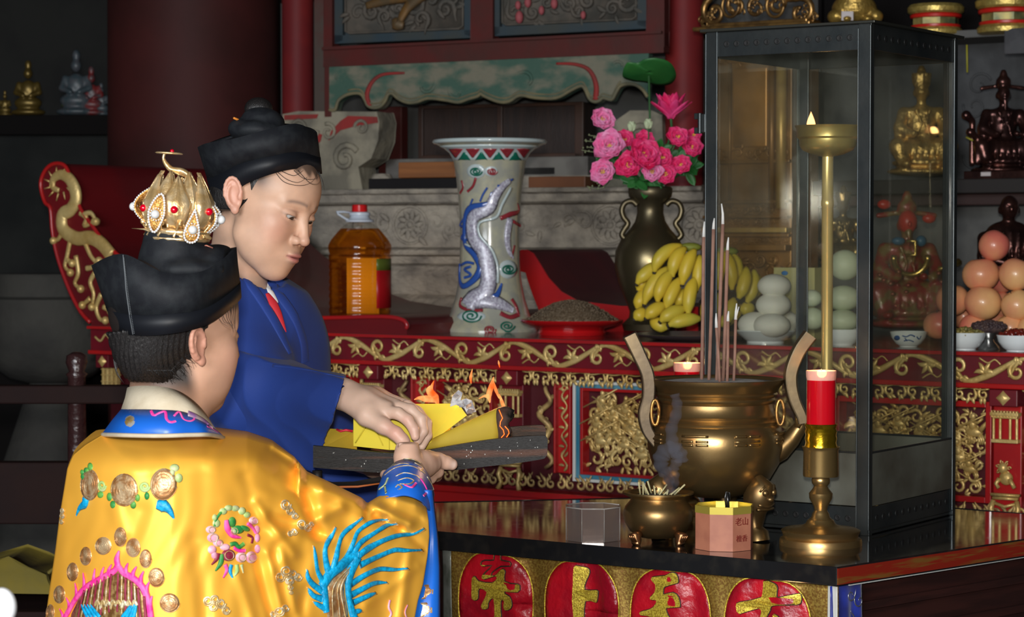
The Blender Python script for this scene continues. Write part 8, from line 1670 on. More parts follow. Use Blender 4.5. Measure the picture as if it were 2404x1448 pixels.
for nm, lst, st_, lab in (('banana_bunch', hand1, (900, 190), 'large bunch of yellow bananas left of the lantern post, tips pointing left'), ('banana_bunch', hand2, (1330, 240), 'bunch of yellow bananas seen behind the joss sticks and lantern glass')):
    t = thing(nm, lab, 'bananas', W(*Qb(st_[0], 1100), YB))
    for i, (a, b, bd_, dy) in enumerate(lst): banana(t, Qb(*a), Qb(*b), (bd_[0] / 2.2, bd_[1] / 2.2), YB + dy * 1.2, 0.0175, -0.02)
    m = MB(); m.ell(W(*Qb(st_[0], st_[1] + 10), YB + 0.01), (0.03, 0.02, 0.012), 12, 8); m.build('stalk', mat('green_stalk', (0.2, 0.22, 0.03), 0.6), t)
m = MB(); m.lathe(Vector((b1.x, YB, ZT)), [(0.10, 0), (0.12, 0.004), (0.165, 0.012), (0.17, 0.016), (0.163, 0.016), (0.12, 0.008), (0.001, 0.006)], 40); tag(m.build('metal_tray', STN, auto=40), 'thin round steel tray under the bananas', 'tray')
# steamed buns, dishes
def bowl(name, label, px, t, prof, mt, cat='bowl', n=40):
    B = TT(px, t); o = thing(name, label, cat, B); m = MB(); pxlathe(m, B, px, prof, n); b_ = m.build(name + '_body' if name == 'bowl' else 'dish_body', mt, o, auto=50); return o, B, b_
o, Bp, _ = bowl('dish', 'white footed porcelain dish holding the white steamed buns', 1797, 0.10, [(1, 811), (44, 812), (44, 800), (50, 796), (64, 784), (72, 776), (71, 774), (60, 778), (1, 784)], WHITE, 'dish')
BUN = mat('steamed_bun', (0.86, 0.85, 0.78), 0.6, 0, (0.76, 0.74, 0.66), 12, 0.4, 0.65, 0.1, 20, 0.002, sss=0.05)
def blobthing(name, label, cat, x, y, rx, rz, Y, mt, ry=None, stem=None, dent=0.0, tilt=0.0):
    k = Y / F; c = W(x, y, Y); m = MB(); ry = ry or rx; prof = []
    for i in range(15):
        a = PI * i / 14; r = math.sin(a); z = -math.cos(a); z = z * (1 if z < 0 else 1) - dent * math.exp(-(r / 0.25) ** 2) * (1 if z > 0 else 0)
        prof.append((max(r, 1e-4) * rx * k, z * rz * k))
    m.lathe(c, prof, 24, Vector((math.cos(tilt), 0, math.sin(tilt))), Vector((0, ry / rx, 0)), Vector((-math.sin(tilt), 0, math.cos(tilt)))); o = m.build(name, mt)
    tag(o, label, cat); return o
for x, y, rx, rz, dy, lab in ((1818, 671, 40, 28, 0, 'top white steamed bun of the pile on the white dish'), (1816, 716, 42, 29, -0.005, 'second white bun, directly under the top one'), (1772, 762, 40, 30, -0.01, 'white bun at the lower left of the dish'), (1812, 764, 45, 29, -0.045, 'white bun at the lower front of the dish'), (1842, 756, 34, 28, 0.04, 'white bun at the lower back, behind the lantern frame')):
    blobthing('steamed_bun', lab, 'bun', x, y, rx, rz, Bp.y + dy, BUN)
o, Bq, _ = bowl('bowl', 'plain white bowl under the pale green fruits, right of the brass lamp stem', 1978, 0.10, [(1, 816), (24, 817), (25, 808), (34, 802), (44, 788), (48, 772), (46, 772), (38, 790), (1, 798)], WHITE)
MEL = mat('pale_green_bun', (0.60, 0.66, 0.48), 0.5, 0, (0.52, 0.58, 0.42), 6, 0.4, 0.6, 0.1, 20)
for x, y, rx, rz, dy, lab in ((1984, 622, 38, 36, 0, 'tall pale green steamed bun at the top of the pile inside the lantern view'), (1980, 700, 42, 30, 0, 'pale green bun in the middle of the right pile'), (1978, 752, 40, 26, -0.02, 'pale green bun at the bottom of the right pile'), (1906, 700, 24, 20, 0.0, 'pale green bun left of the brass lamp stem, upper'), (1908, 748, 30, 26, -0.01, 'pale green bun left of the brass lamp stem, lower')):
    blobthing('green_bun', lab, 'bun', x, y, rx, rz, Bq.y + dy + 0.03, MEL)
m = MB(); cbx = TT(1860, 0.35); pl2 = Plane(Vector((cbx.x, cbx.y, 0)), U, Z); pbox(m, pl2, 1816, 628, 1912, 800, -0.05, 0); o = m.build('card_box', mat('pale_yellow_card', (0.50, 0.46, 0.20), 0.6), smooth=False, bevel=0.001); tag(o, 'pale yellow card box standing behind the buns', 'box')
m = MB(); m.ell(pl2.P(*pl2.loc(1842, 641), 0.0), (0.010, 0.001, 0.006), 8, 6, (pl2.a, pl2.n, pl2.b)); m.build('blue_mark', mat('blue_print', (0.05, 0.2, 0.5), 0.5), o)
o, Br, bb_ = bowl('bowl', 'small white bowl with blue flower painting, behind the right lantern glass', 2133, 0.12, [(1, 821), (20, 822), (21, 812), (30, 806), (40, 792), (44, 778), (42, 778), (34, 794), (1, 802)], WHITE)
vbb = bvh_of(bb_); m = MB(); BLG = GLZ('blue_painting', (0.02, 0.09, 0.30))
for q in ([(2118, 788), (2128, 790), (2138, 786), (2148, 790)], [(2122, 800), (2134, 798), (2145, 802)], [(2152, 790), (2158, 796), (2162, 788)], [(2124, 793), (2130, 800)]): stroke(m, vbb, q, 0.0016, 0.0004, 0.4)
blob(m, vbb, 2106, 793, 7, 6, 0.0006); m.build('blue_flower', BLG, o)
o, Bs, _ = bowl('bowl', 'white bowl of yellow pickles, just right of the lantern post', 2266, 0.06, [(1, 828), (24, 829), (25, 818), (34, 812), (44, 796), (48, 780), (46, 780), (38, 798), (1, 800)], WHITE)
o2, Bt2, _ = bowl('bowl', 'white bowl of red brown dates at the right edge of the picture', 2390, 0.06, [(1, 832), (26, 833), (27, 822), (36, 816), (46, 802), (50, 786), (48, 786), (40, 804), (1, 806)], WHITE)
def heap(nm, lab, cat, px, B, y0, R, H, mt, r, n, seed):
    rg_ = random.Random(seed); m = MB(); k = B.y / F
    for i in range(n):
        a = rg_.uniform(0, 2 * PI); q = rg_.uniform(0, 1) ** 0.6; m.ell(Vector((B.x + math.cos(a) * R * q * k, B.y + math.sin(a) * R * q * k, W(px, y0 - H * (1 - q * q), B.y).z)), (r * rg_.uniform(.8, 1.3), r * 0.7, r * 0.6), 7, 5, tuple(Vector(q_) for q_ in rotm(rg_.uniform(0, 6), rg_.uniform(-1, 1), 0).T))
    tag(m.build(nm, mt), lab, cat, kind='stuff')
heap('pickles', 'yellow green pickled strips heaped in the bowl', 'pickles', 2266, Bs, 784, 42, 12, mat('pickle', (0.28, 0.22, 0.06), 0.4, 0, (0.18, 0.16, 0.05), 40), 0.008, 60, 1); heap('dates', 'dark red dates heaped in the bowl at the right edge', 'dates', 2390, Bt2, 789, 44, 12, mat('date_skin', (0.16, 0.015, 0.01), 0.25, 0, coat=0.5), 0.009, 45, 2)
o, Bu, _ = bowl('dish', 'small tarnished silver footed dish between the two white bowls', 2321, 0.10, [(1, 830), (30, 831), (31, 824), (24, 812), (14, 802), (12, 796), (26, 786), (38, 780), (1, 782)], mat('silver', (0.4, 0.4, 0.4), 0.25, 0.95), 'dish')
m = MB(); k = Bu.y / F; rg = random.Random(3)
for i in range(170): a = rg.uniform(0, 2 * PI); q = rg.uniform(0, 1) ** 0.5; m.ell(Vector((Bu.x + math.cos(a) * 42 * q * k, Bu.y + math.sin(a) * 30 * q * k, W(2321, 770 - 14 * math.sqrt(1 - q * q), Bu.y).z + rg.uniform(-.002, .002))), 0.0045, 6, 5)
m.ell(Vector((Bu.x, Bu.y, W(2321, 770, Bu.y).z)), (42 * k, 30 * k, 15 * k), 18, 10); tag(m.build('dark_dumpling', mat('purple_brown_cake', (0.05, 0.03, 0.035), 0.6, 0, (0.09, 0.055, 0.05), 90, 0.4, 0.6, 0.6, 90, 0.003)), 'dark purple brown cake resting on the small silver dish', 'cake')
# apples / peaches
APL = mat('blushed_apple', (0.80, 0.46, 0.20), 0.33, 0, (0.66, 0.16, 0.12), 5, 0.42, 0.62, 0.0, stretch=(1, 1, 0.5), detail=5, coat=0.2)
apples = [(2334, 576, 36, 37, 0.26, 'topmost pink apple of the pyramid'), (2303, 644, 44, 40, 0.24, 'left apple of the second row from the top'), (2385, 644, 40, 39, 0.24, 'right apple of the second row from the top'), (2350, 655, 34, 34, 0.36, 'apple half hidden between the second row apples'), (2308, 710, 44, 41, 0.22, 'middle apple of the third row'), (2388, 716, 38, 37, 0.22, 'right apple of the third row at the picture edge'),
          (2236, 704, 40, 38, 0.24, 'left apple of the third row, seen through the lantern glass'), (2352, 715, 30, 32, 0.36, 'apple tucked behind the third row'), (2205, 762, 38, 34, 0.18, 'leftmost apple of the bottom row, behind the glass'), (2285, 770, 34, 34, 0.22, 'bottom row apple behind the bowl of pickles'), (2372, 770, 34, 34, 0.22, 'bottom row apple behind the silver dish'), (2262, 742, 30, 30, 0.34, 'apple deep between bottom and third rows on the left'), (2330, 755, 36, 34, 0.36, 'apple deep in the middle of the bottom row'), (2420, 775, 34, 34, 0.22, 'bottom row apple cut by the right edge of the picture')]
for i, (x, y, rx, rz, t_, lab) in enumerate(apples):
    Y = TT(x, t_).y; o = blobthing('apple', lab, 'apple', x, y, rx, rz, Y, APL, dent=0.22, tilt=(i * 0.7) % 1.2 - 0.6); 
    m = MB(); c = W(x, y, Y); tl = (i * 0.7) % 1.2 - 0.6; ax2 = Vector((-math.sin(tl), 0, math.cos(tl))); m.tube([c + ax2 * rz * Y / F * 0.72, c + ax2 * rz * Y / F * 1.02 + Vector((0.001, 0, 0))], 0.0012, 5); m.build('stem', BTIP, o)
# ================================================================ shrine, shelves and figures on the right
SHB = TT(1760, 1.12, 0); SPn = Plane(Vector((SHB.x, SHB.y, 0)), U, Z)
DG = mat('smoky_gilt_wood', (0.44, 0.21, 0.05), 0.38, 0.3, (0.13, 0.065, 0.02), 5, 0.35, 0.68, 0.4, 40, 0.003, stretch=(1, 1, 0.6), detail=7); BG = mat('aged_bright_gilt', (0.80, 0.52, 0.15), 0.38, 0.4, (0.55, 0.33, 0.10), 10)
sh = thing('gilded_shrine', 'smoky gilded wooden shrine with side columns, standing behind the glass lantern', 'shrine', SPn.P(SPn.loc(1760, 500)[0], 0))
m = MB(); pbox(m, SPn, 1664, 100, 1858, 730, -0.18, 0); a = SPn.loc(1664, 500)[0]; b = SPn.loc(1858, 500)[0]; m.box(SPn.P((a + b) / 2, ZT / 2 + 0.05, -0.09), (b - a, ZT + 0.1, 0.18), (SPn.a, SPn.b, SPn.n)); m.build('shrine_body', DG, sh, False, 0.003)
for x0, x1, o_, mm, r in ((1828, 1850, 0.014, BG, 0.013), (1672, 1680, 0.008, BG, 0.005), (1808, 1822, 0.01, DG, 0.008), (1712, 1718, 0.006, DG, 0.004)):
    m = MB(); c = SPn.loc((x0 + x1) / 2, 500)[0]; m.tube([SPn.P(c, zy(SPn, 1760, 490), o_), SPn.P(c, zy(SPn, 1760, 148), o_)], (SPn.loc(x1, 500)[0] - SPn.loc(x0, 500)[0]) / 2, 12); m.build('column', mm, sh)
m = MB(); pbox(m, SPn, 1722, 160, 1802, 345, 0, 0.006); m.build('door_panel', mat('brown_gilt_door', (0.50, 0.23, 0.045), 0.36, 0.3, (0.26, 0.12, 0.03), 4), sh, False, 0.003)
rg = random.Random(21); m = MB(); a = SPn.loc(1668, 500)[0]; b = SPn.loc(1852, 500)[0]
for y0, y1, r in ((346, 372, 0.014), (480, 505, 0.013), (512, 532, 0.010), (556, 574, 0.009), (590, 660, 0.022), (120, 146, 0.013)): filigree(m, SPn, a, b, zy(SPn, 1760, y1), zy(SPn, 1760, y0), rg, r, 1.3, 0.002, 0.26)
m.build('gilt_scrollwork', DG, sh)
for y0, y1, o_ in ((506, 512, 0.03), (534, 546, 0.035), (548, 556, 0.02), (574, 588, 0.04), (376, 384, 0.015), (470, 478, 0.02)): m = MB(); pbox(m, SPn, 1660, y0, 1858, y1, 0, o_); m.build('moulding', DG if y0 != 534 else BG, sh, False, 0.002)
# dragon crest on top of the shrine
cr_ = thing('dragon_crest', 'gilt openwork crest of coiled dragons on top of the shrine, at the upper edge', 'carving', SPn.P(SPn.loc(1760, 60)[0], zy(SPn, 1760, 62), 0.02))
CG = mat('bronze_gilt', (0.34, 0.19, 0.06), 0.32, 0.75, (0.20, 0.11, 0.04), 30)
TPp = tplane(1.0)
m = MB(); pbox(m, TPp, 1625, 56, 1900, 66, -0.12, 0.0); pbox(m, TPp, 1660, 48, 1890, 57, -0.1, -0.01); m.build('crest_base', CG, cr_, False, 0.003)
for x, y, r in ((1660, 25, 0.045), (1712, 8, 0.035), (1758, 14, 0.03), (1805, 6, 0.035), (1862, 25, 0.045), (1640, 50, 0.02), (1880, 45, 0.02)):
    m = MB(); curl(m, TPp, TPp.loc(x, y), r, 2, 1.1, 1 if x < 1760 else -1, 0.26, 18, -0.05, 0.9, tail=r * 0.7)
    for j in range(5): q = TPp.loc(x + rg.uniform(-20, 20), y + rg.uniform(-18, 18)); curl(m, TPp, q, 0.012, rg.uniform(0, 6), 1, rg.choice((-1, 1)), 0.3, 9, -0.045)
    m.build('dragon_coil', CG, cr_)
m = MB()
for x in (1700, 1805): m.tube([TPp.P(TPp.loc(x, 10)[0] + 0.028 * math.cos(a), TPp.loc(x, 10)[1] + 0.034 * math.sin(a), -0.04) for a in np.linspace(0, 2 * PI, 25)], 0.005, 8)
for x in (1716, 1800, 1880): m.tube([TPp.P(*TPp.loc(x, 56), -0.02), TPp.P(*TPp.loc(x + 6, 72), 0.0)], 0.005, 6)
m.build('gilt_rings', CG, cr_)
# shelves to the right
WL = splane(-0.01); GW = mat('grey_carved_board', (0.065, 0.067, 0.07), 0.8, 0, (0.045, 0.046, 0.048), 12, 0.4, 0.65, 0.7, 40, 0.004)
RB = tplane(1.52)
sf = thing('idol_shelf', 'dark shelf unit with grey carved back on the right, crowded with small figures', 'shelf', RB.P(RB.loc(2230, 500)[0], 0))
m = MB(); pbox(m, RB, 1925, 100, 2640, 425, -0.03, 0); m.build('upper_back', GW, sf, False); m = MB(); pbox(m, RB, 1925, 425, 2640, 830, -0.03, 0); m.build('lower_back', mat('pale_grey_back', (0.15, 0.15, 0.145), 0.85, 0, (0.10, 0.10, 0.098), 8), sf, False)
m = MB(); pbox(m, RB, 1925, -80, 2640, 100, -0.03, 0); m.build('top_back', mat('near_black', (0.01, 0.009, 0.008), 0.6), sf, False)
m = MB(); pbox(m, RB, 1925, 425, 2640, 458, 0, 0.26); m.build('shelf_board', mat('black_brown_board', (0.018, 0.014, 0.013), 0.5), sf, False, 0.003)
m = MB(); pbox(m, RB, 1925, 458, 2640, 484, 0, 0.20); m.build('shelf_rail', mat('dark_red_brown', (0.04, 0.018, 0.016), 0.5), sf, False, 0.003)
m = MB(); pbox(m, RB, 1925, 86, 2640, 104, 0, 0.22); m.build('shelf_board', mat('grey_ledge', (0.10, 0.10, 0.095), 0.7), sf, False, 0.003)
m = MB(); pbox(m, RB, 1925, 832, 2640, 1600, -0.03, 0.0); m.build('lower_panel', DARK, sf, False)
for x in (1925, 2630): m = MB(); pbox(m, RB, x, -80, x + 8, 1200, 0, 0.02); m.build('side_post', mat('near_black', (0.01, 0.009, 0.008), 0.6), sf, False)
m = MB(); fl2 = tplane(1.3)
for x, y in ((2300, 200), (2330, 300), (2290, 370), (2290, 250)): curl(m, RB, RB.loc(x, y), 0.04, x, 1.1, 1, 0.1, 16, 0.002)
m.build('carved_scroll', GW, sf)
m = MB(); p = tplane(1.25); pbox(m, p, 2366, 68, 2420, 128, 0, 0.03); o = m.build('cloth_rag', mat('grey_rag', (0.07, 0.07, 0.075), 0.9, 0, (0.05, 0.05, 0.055), 20, 0.4, 0.6, 0.6, 40, 0.005), smooth=False, bevel=0.004); tag(o, 'folded grey rag hanging from the top shelf at the right edge', 'rag')
m = MB(); m.tube([p.P(*p.loc(2270, 105), 0.0), p.P(*p.loc(2271, 170), 0)], 0.003, 4); m.tube([p.P(*p.loc(2268, 322), 0), p.P(*p.loc(2284, 330), 0)], 0.003, 4); tag(m.build('yellow_tape', mat('yellow_tape', (0.35, 0.32, 0.03), 0.6)), 'strip of yellow tape beside the lantern frame', 'tape')
# lotus pedestals on the top shelf
RDG = mat('bright_red_enamel', (0.5, 0.015, 0.01), 0.35); PGD = mat('stamped_gold', (0.55, 0.42, 0.12), 0.35, 0.6, (0.42, 0.30, 0.08), 60, 0.4, 0.6, 0.7, 110, 0.003)
def lotus_base(label, cx, ys, R_, t):
    B = TT(cx, t, 0); k = B.y / F; y0, y1 = ys; H = y1 - y0; f_ = lambda q: y0 + H * q; B.z = W(cx, y1, B.y).z; th = thing('lotus_pedestal', label, 'pedestal', B)
    for nm, mt, pr, n in (('gold_petals', PGD, [(R_ * .86, f_(1)), (R_ * .97, f_(.97)), (R_ * .99, f_(.85)), (R_ * .9, f_(.76))], 48), ('red_band', RDG, [(R_ * .9, f_(.76)), (R_ * .93, f_(.74)), (R_ * .93, f_(.68)), (R_ * .88, f_(.66))], 32), ('painted_panel', mat('painted_panels', (0.40, 0.32, 0.10), 0.4, 0.3, (0.08, 0.10, 0.05), 14), [(R_ * .86, f_(.66)), (R_ * .86, f_(.46))], 8),
                          ('red_band', RDG, [(R_ * .88, f_(.46)), (R_ * .95, f_(.44)), (R_ * .97, f_(.36)), (R_ * .9, f_(.32))], 32), ('gold_petals', PGD, [(R_ * .95, f_(.32)), (R_ * 1.03, f_(.26)), (R_ * 1.05, f_(.12)), (R_ * .95, f_(0.02)), (1, f_(0))], 48)):
        m = MB(); pxlathe(m, B, cx, pr, n, rmod=(lambda a, z: 1 + 0.02 * abs(math.sin(a * 12))) if nm == 'gold_petals' else None); m.build(nm, mt, th, auto=30)
lotus_base('red and gold eight sided lotus pedestal above the lantern top, left one', 2193, (10, 84), 62, 1.32); lotus_base('larger red and gold lotus pedestal at the top right corner', 2362, (-6, 80), 72, 1.30)
# figures
def idol(label, cx, ybase, H, t, mt, kind='seated', acc=None, parts=()):
    """small seated statue: H in photo pixels"""
    B = TT(cx, t, 0); Y = B.y; k = Y / F; B.z = W(cx, ybase, Y).z; u = H * k; S = SDF((B.x - u * .42, Y - u * .36, B.z - 0.005), (B.x + u * .42, Y + u * .3, B.z + u * 1.03), max(u / 62, 0.0026))
    P = lambda x, y, z: (B.x + x * u, Y - y * u, B.z + z * u)
    if kind == 'bust':
        S.ell(P(0, 0, .30), (.34 * u, .2 * u, .30 * u)); S.ell(P(0, -.02, .5), (.26 * u, .14 * u, .14 * u), k=.08 * u); S.cone(P(0, 0, .55), P(0, .02, .7), .075 * u, .07 * u, k=.04 * u); S.ell(P(0, .04, .80), (.115 * u, .13 * u, .155 * u), k=.03 * u); S.ell(P(0, .165, .78), (.02 * u, .03 * u, .035 * u), k=.02 * u)
        for s in (-1, 1): S.ell(P(s * .118, .02, .77), (.02 * u, .03 * u, .05 * u), k=.01 * u); S.chain([P(s * .3, .02, .42), P(s * .33, .14, .2), P(s * .08, .24, .12)], [.09 * u, .08 * u, .06 * u], .04 * u); S.ell(P(s * .045, .158, .82), (.022 * u, .015 * u, .012 * u), k=.01 * u, op='sub')
        for q in range(5): S.chain([P(-.2 + .1 * q, .16, .5), P(-.16 + .08 * q, .22, .2)], [.012 * u, .02 * u], .02 * u)
        S.ell(P(0, 0, .04), (.4 * u, .26 * u, .05 * u), k=.02 * u)
    else:
        S.ell(P(0, 0, .035), (.30 * u, .24 * u, .045 * u)); S.ell(P(0, 0, .11), (.26 * u, .21 * u, .05 * u), k=.01 * u)
        if kind != 'standing':
            for s in (-1, 1): S.chain([P(s * .06, 0, .26), P(s * .22, .12, .25), P(s * .19, .17, .12)], [.09 * u, .075 * u, .05 * u], .05 * u); S.ell(P(s * .17, .22, .10), (.045 * u, .07 * u, .03 * u), k=.02 * u)
            S.ell(P(0, .03, .22), (.20 * u, .14 * u, .10 * u), k=.06 * u)
        else: S.cone(P(0, 0, .1), P(0, 0, .45), .15 * u, .11 * u, k=.04 * u)
        S.ell(P(0, 0, .44), (.125 * u, .095 * u, .16 * u), k=.05 * u); S.ell(P(0, -.01, .56), (.17 * u, .085 * u, .06 * u), k=.05 * u)
        for s in (-1, 1): S.chain([P(s * .16, 0, .56), P(s * .20, .05, .42), P(s * .10 if s < 0 else .16, .15, .36)], [.05 * u, .05 * u, .035 * u], .03 * u); S.chain([P(s * .2, .04, .42), P(s * .24, .06, .24)], [.04 * u, .02 * u], .03 * u); S.ell(P(s * .09, .17, .37), (.03 * u, .03 * u, .03 * u), k=.01 * u)
        S.cone(P(0, 0, .6), P(0, .01, .68), .04 * u, .04 * u, k=.03 * u); S.ell(P(0, .015, .745), (.062 * u, .07 * u, .082 * u), k=.02 * u); S.ell(P(0, .085, .735), (.011 * u, .018 * u, .02 * u), k=.01 * u)
        for s in (-1, 1): S.ell(P(s * .066, .0, .73), (.012 * u, .018 * u, .035 * u), k=.008 * u); S.ell(P(s * .025, .083, .76), (.014 * u, .012 * u, .008 * u), k=.006 * u, op='sub')
        if 'hat' in parts: S.ell(P(0, 0, .86), (.072 * u, .06 * u, .06 * u), k=.02 * u); S.ell(P(0, 0, .93), (.035 * u, .035 * u, .05 * u), k=.02 * u); [S.cone(P(0, -.02, .83), P(s * .2, -.02, .80), .018 * u, .022 * u, k=.01 * u) for s in (-1, 1)]
        elif 'crown' in parts:
            for q in range(-3, 4): S.cone(P(.06 * math.sin(q * .5), .05 * math.cos(q * .5), .80), P(.085 * math.sin(q * .5), .06 * math.cos(q * .5), .90), .02 * u, .012 * u, k=.01 * u)
            S.ell(P(0, 0, .88), (.045 * u, .045 * u, .10 * u), k=.03 * u)
        else: S.ell(P(0, -.01, .85), (.035 * u, .035 * u, .04 * u), k=.02 * u)
        if 'beard' in parts: S.cone(P(0, .07, .69), P(0, .10, .56), .022 * u, .005 * u, k=.01 * u)
        if 'throne' in parts:
            for s in (-1, 1): S.chain([P(s * .27, -.1, .1), P(s * .27, -.1, .5), P(s * .33, -.08, .55)], [.03 * u, .03 * u, .05 * u], .01 * u); S.chain([P(s * .27, .15, .1), P(s * .27, .15, .33), P(s * .34, .16, .38)], [.03 * u, .025 * u, .045 * u], .01 * u)
        for q in range(6): S.chain([P(-.13 + .05 * q, .13, .3), P(-.15 + .06 * q, .19, .12)], [.010 * u, .016 * u], .015 * u)
        for s in (-1, 1): S.chain([P(s * .06, .09, .58), P(s * .02, .12, .46), P(s * .05, .14, .34)], [.014 * u, .014 * u, .012 * u], .01 * u)
    v, f = S.mesh(); v = smooth_mesh(v, f, 1); o = fast_link('statue', v, f, mt); tag(o, label, 'statue'); return o, P, u
CPR = mat('dark_copper', (0.13, 0.055, 0.045), 0.25, 0.85, (0.06, 0.03, 0.028), 14, 0.35, 0.65, 0.5, 60, 0.002)
o, P, u = idol('dark copper seated official with a winged hat on the upper right shelf', 2352, 408, 250, 1.35, CPR, parts=('hat', 'beard', 'throne'))
m = MB(); p = tplane(1.28); pbox(m, p, 2262, 400, 2440, 424, -0.14, 0); m.build('statue_base', CPR, o, False, 0.003); m = MB(); pbox(m, p, 2303, 404, 2326, 413, 0, 0.001); m.build('paper_tag', mat('white_tag', (0.55, 0.5, 0.5), 0.6), o, False)
idol('dark copper bust of a bald monk behind the apple pyramid', 2366, 640, 190, 1.2, CPR, 'bust')
idol('tall golden goddess statue seen through the right lantern glass', 2160, 412, 264, 1.32, mat('statue_gold', (0.72, 0.47, 0.15), 0.3, 0.7, (0.40, 0.25, 0.07), 34, 0.38, 0.62, 0.9, 90, 0.004), parts=('crown',))
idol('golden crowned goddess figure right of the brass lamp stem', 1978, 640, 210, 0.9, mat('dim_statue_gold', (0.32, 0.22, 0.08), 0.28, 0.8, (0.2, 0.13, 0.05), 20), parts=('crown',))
# painted red faced warrior
PR_ = mat('painted_robe', (0.26, 0.03, 0.02), 0.35, 0.1, (0.20, 0.13, 0.04), 34, 0.42, 0.6, 0.6, 60, 0.003, coat=0.3)
o, P, u = idol('painted red faced warrior figure in gilt armour behind the right lantern glass', 2128, 770, 330, 0.85, PR_, parts=('beard', 'hat'))
m = MB(); m.ell(P(0, .03, .755), (.068 * u, .07 * u, .085 * u), 16, 12); m.ell(P(0, .105, .74), (.014 * u, .02 * u, .022 * u), 8, 6); m.ell(P(0, -.01, .85), (.05 * u, .05 * u, .045 * u), 12, 8)
for s in (-1, 1): m.ell(P(s * .16, -.02, .83 - .05 * s), (.05 * u, .03 * u, .035 * u), 10, 8)
m.build('red_face', mat('vermilion', (0.45, 0.03, 0.015), 0.35), o)
m = MB(); m.tube([P(.12 * math.cos(a), .16 + .03 * math.sin(a), .50 + .12 * math.sin(a)) for a in np.linspace(PI * .95, PI * 2.05, 16)], .022 * u, 8); m.tube([P(-.03 + .0, .16, .62), P(.03, .17, .62), P(.03, .18, .52), P(-.03, .17, .52)], .014 * u, 6)
m.tube([P(.2, .12, .42), P(.3, .1, .44), P(.36, .05, .47)], [.02 * u, .018 * u, .03 * u], 8); m.build('gilt_armour', mat('armour_gold', (0.6, 0.42, 0.12), 0.25, 0.85), o)
m = MB(); m.ell(P(-.08, .12, .62), (.05 * u, .03 * u, .03 * u), 8, 6); m.ell(P(.08, .12, .62), (.04 * u, .03 * u, .04 * u), 8, 6); m.build('blue_shoulder', mat('blue_enamel', (0.04, 0.12, 0.2), 0.4), o)
m = MB()
for q in range(30): m.ell(P(math.cos(q * 2.4) * .22, .12 + .05 * math.sin(q), .08 + .012 * q), (.022 * u, .02 * u, .016 * u), 7, 5)
m.build('gilt_clouds', mat('brown_gilt', (0.25, 0.13, 0.06), 0.35, 0.5, (0.3, 0.06, 0.04), 40), o)
# golden toad on top shelf
B = TT(2002, 1.15, 0); B.z = W(2002, 57, B.y).z; k = B.y / F; S = SDF((B.x - .11, B.y - .1, B.z - .005), (B.x + .11, B.y + .1, B.z + .12), .0025)
S.ell((B.x, B.y, B.z + .045), (.065, .06, .045)); S.ell((B.x, B.y - .03, B.z + .085), (.04, .035, .022), k=.02)
for s in (-1, 1): S.ell((B.x + s * .055, B.y - .02, B.z + .02), (.026, .035, .022), k=.01); S.ell((B.x + s * .03, B.y - .055, B.z + .01), (.016, .022, .01), k=.008); S.ell((B.x + s * .022, B.y - .045, B.z + .105), .011, k=.006)
v, f = S.mesh(); o = fast_link('toad_figurine', v, f, mat('toad_gold', (0.5, 0.33, 0.08), 0.3, 0.65, (0.38, 0.24, 0.06), 50, 0.4, 0.6, 0.8, 110, 0.004)); tag(o, 'round golden toad figurine on top of the shelf behind the lantern', 'figurine')
m = MB(); m.box((B.x - .03, B.y - .068, B.z + .018), (.034, .002, .026)); m.build('paper_tag', mat('white_tag', (0.55, 0.5, 0.5), 0.6), o, False)
m = MB(); m.tube([(B.x - .02, B.y - .062, B.z + .085), (B.x, B.y - .066, B.z + .081), (B.x + .02, B.y - .062, B.z + .085)], .003, 6); m.build('mouth', mat('toad_mouth', (0.3, 0.05, 0.05), 0.4), o)
# faint figures on the far left shelf
def far_idol(label, cx, H, mt, parts=(), dx=0):
    Y = 8.72; u = H * Y / F; z0 = W(cx, 272, Y).z; x0 = W(cx, 272, Y).x; S = SDF((x0 - u * .42, Y - u * .3, z0), (x0 + u * .42, Y + u * .25, z0 + u * 1.03), u / 40)
    P = lambda x, y, z: (x0 + x * u, Y - y * u, z0 + z * u)
    S.ell(P(0, 0, .06), (.3 * u, .2 * u, .07 * u)); S.ell(P(0, .02, .22), (.24 * u, .15 * u, .12 * u), k=.05 * u); S.ell(P(0, 0, .45), (.15 * u, .1 * u, .17 * u), k=.05 * u); S.ell(P(0, .01, .73), (.08 * u, .08 * u, .09 * u), k=.03 * u)
    for s in (-1, 1): S.chain([P(s * .16, 0, .55), P(s * .2, .05, .4), P(s * .06, .14, .34)], [.05 * u, .045 * u, .035 * u], .03 * u)
    S.ell(P(0, 0, .88), (.06 * u, .05 * u, .09 * u), k=.03 * u); v, f = S.mesh(); tag(fast_link('statue', v, f, mt), label, 'statue')
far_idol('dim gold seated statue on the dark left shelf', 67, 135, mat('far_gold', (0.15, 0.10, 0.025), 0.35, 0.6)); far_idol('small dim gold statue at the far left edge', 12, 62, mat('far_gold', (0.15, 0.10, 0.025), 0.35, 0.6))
far_idol('tall pale painted figure in the crowded group left of the pillar', 180, 160, mat('far_pale', (0.07, 0.075, 0.085), 0.4, 0, (0.04, 0.06, 0.07), 40, 0.4, 0.6)); far_idol('painted figure with red base nearest the big pillar', 215, 120, mat('far_mixed', (0.06, 0.06, 0.065), 0.4, 0, (0.16, 0.02, 0.02), 30, 0.4, 0.6)); far_idol('small gold and green figure in front of the pale one', 160, 62, mat('far_gold2', (0.15, 0.10, 0.025), 0.35, 0.5, (0.02, 0.1, 0.06), 50, 0.4, 0.6)); far_idol('small painted figure with gilt crown beside the pillar', 238, 80, mat('far_pale', (0.07, 0.075, 0.085)))
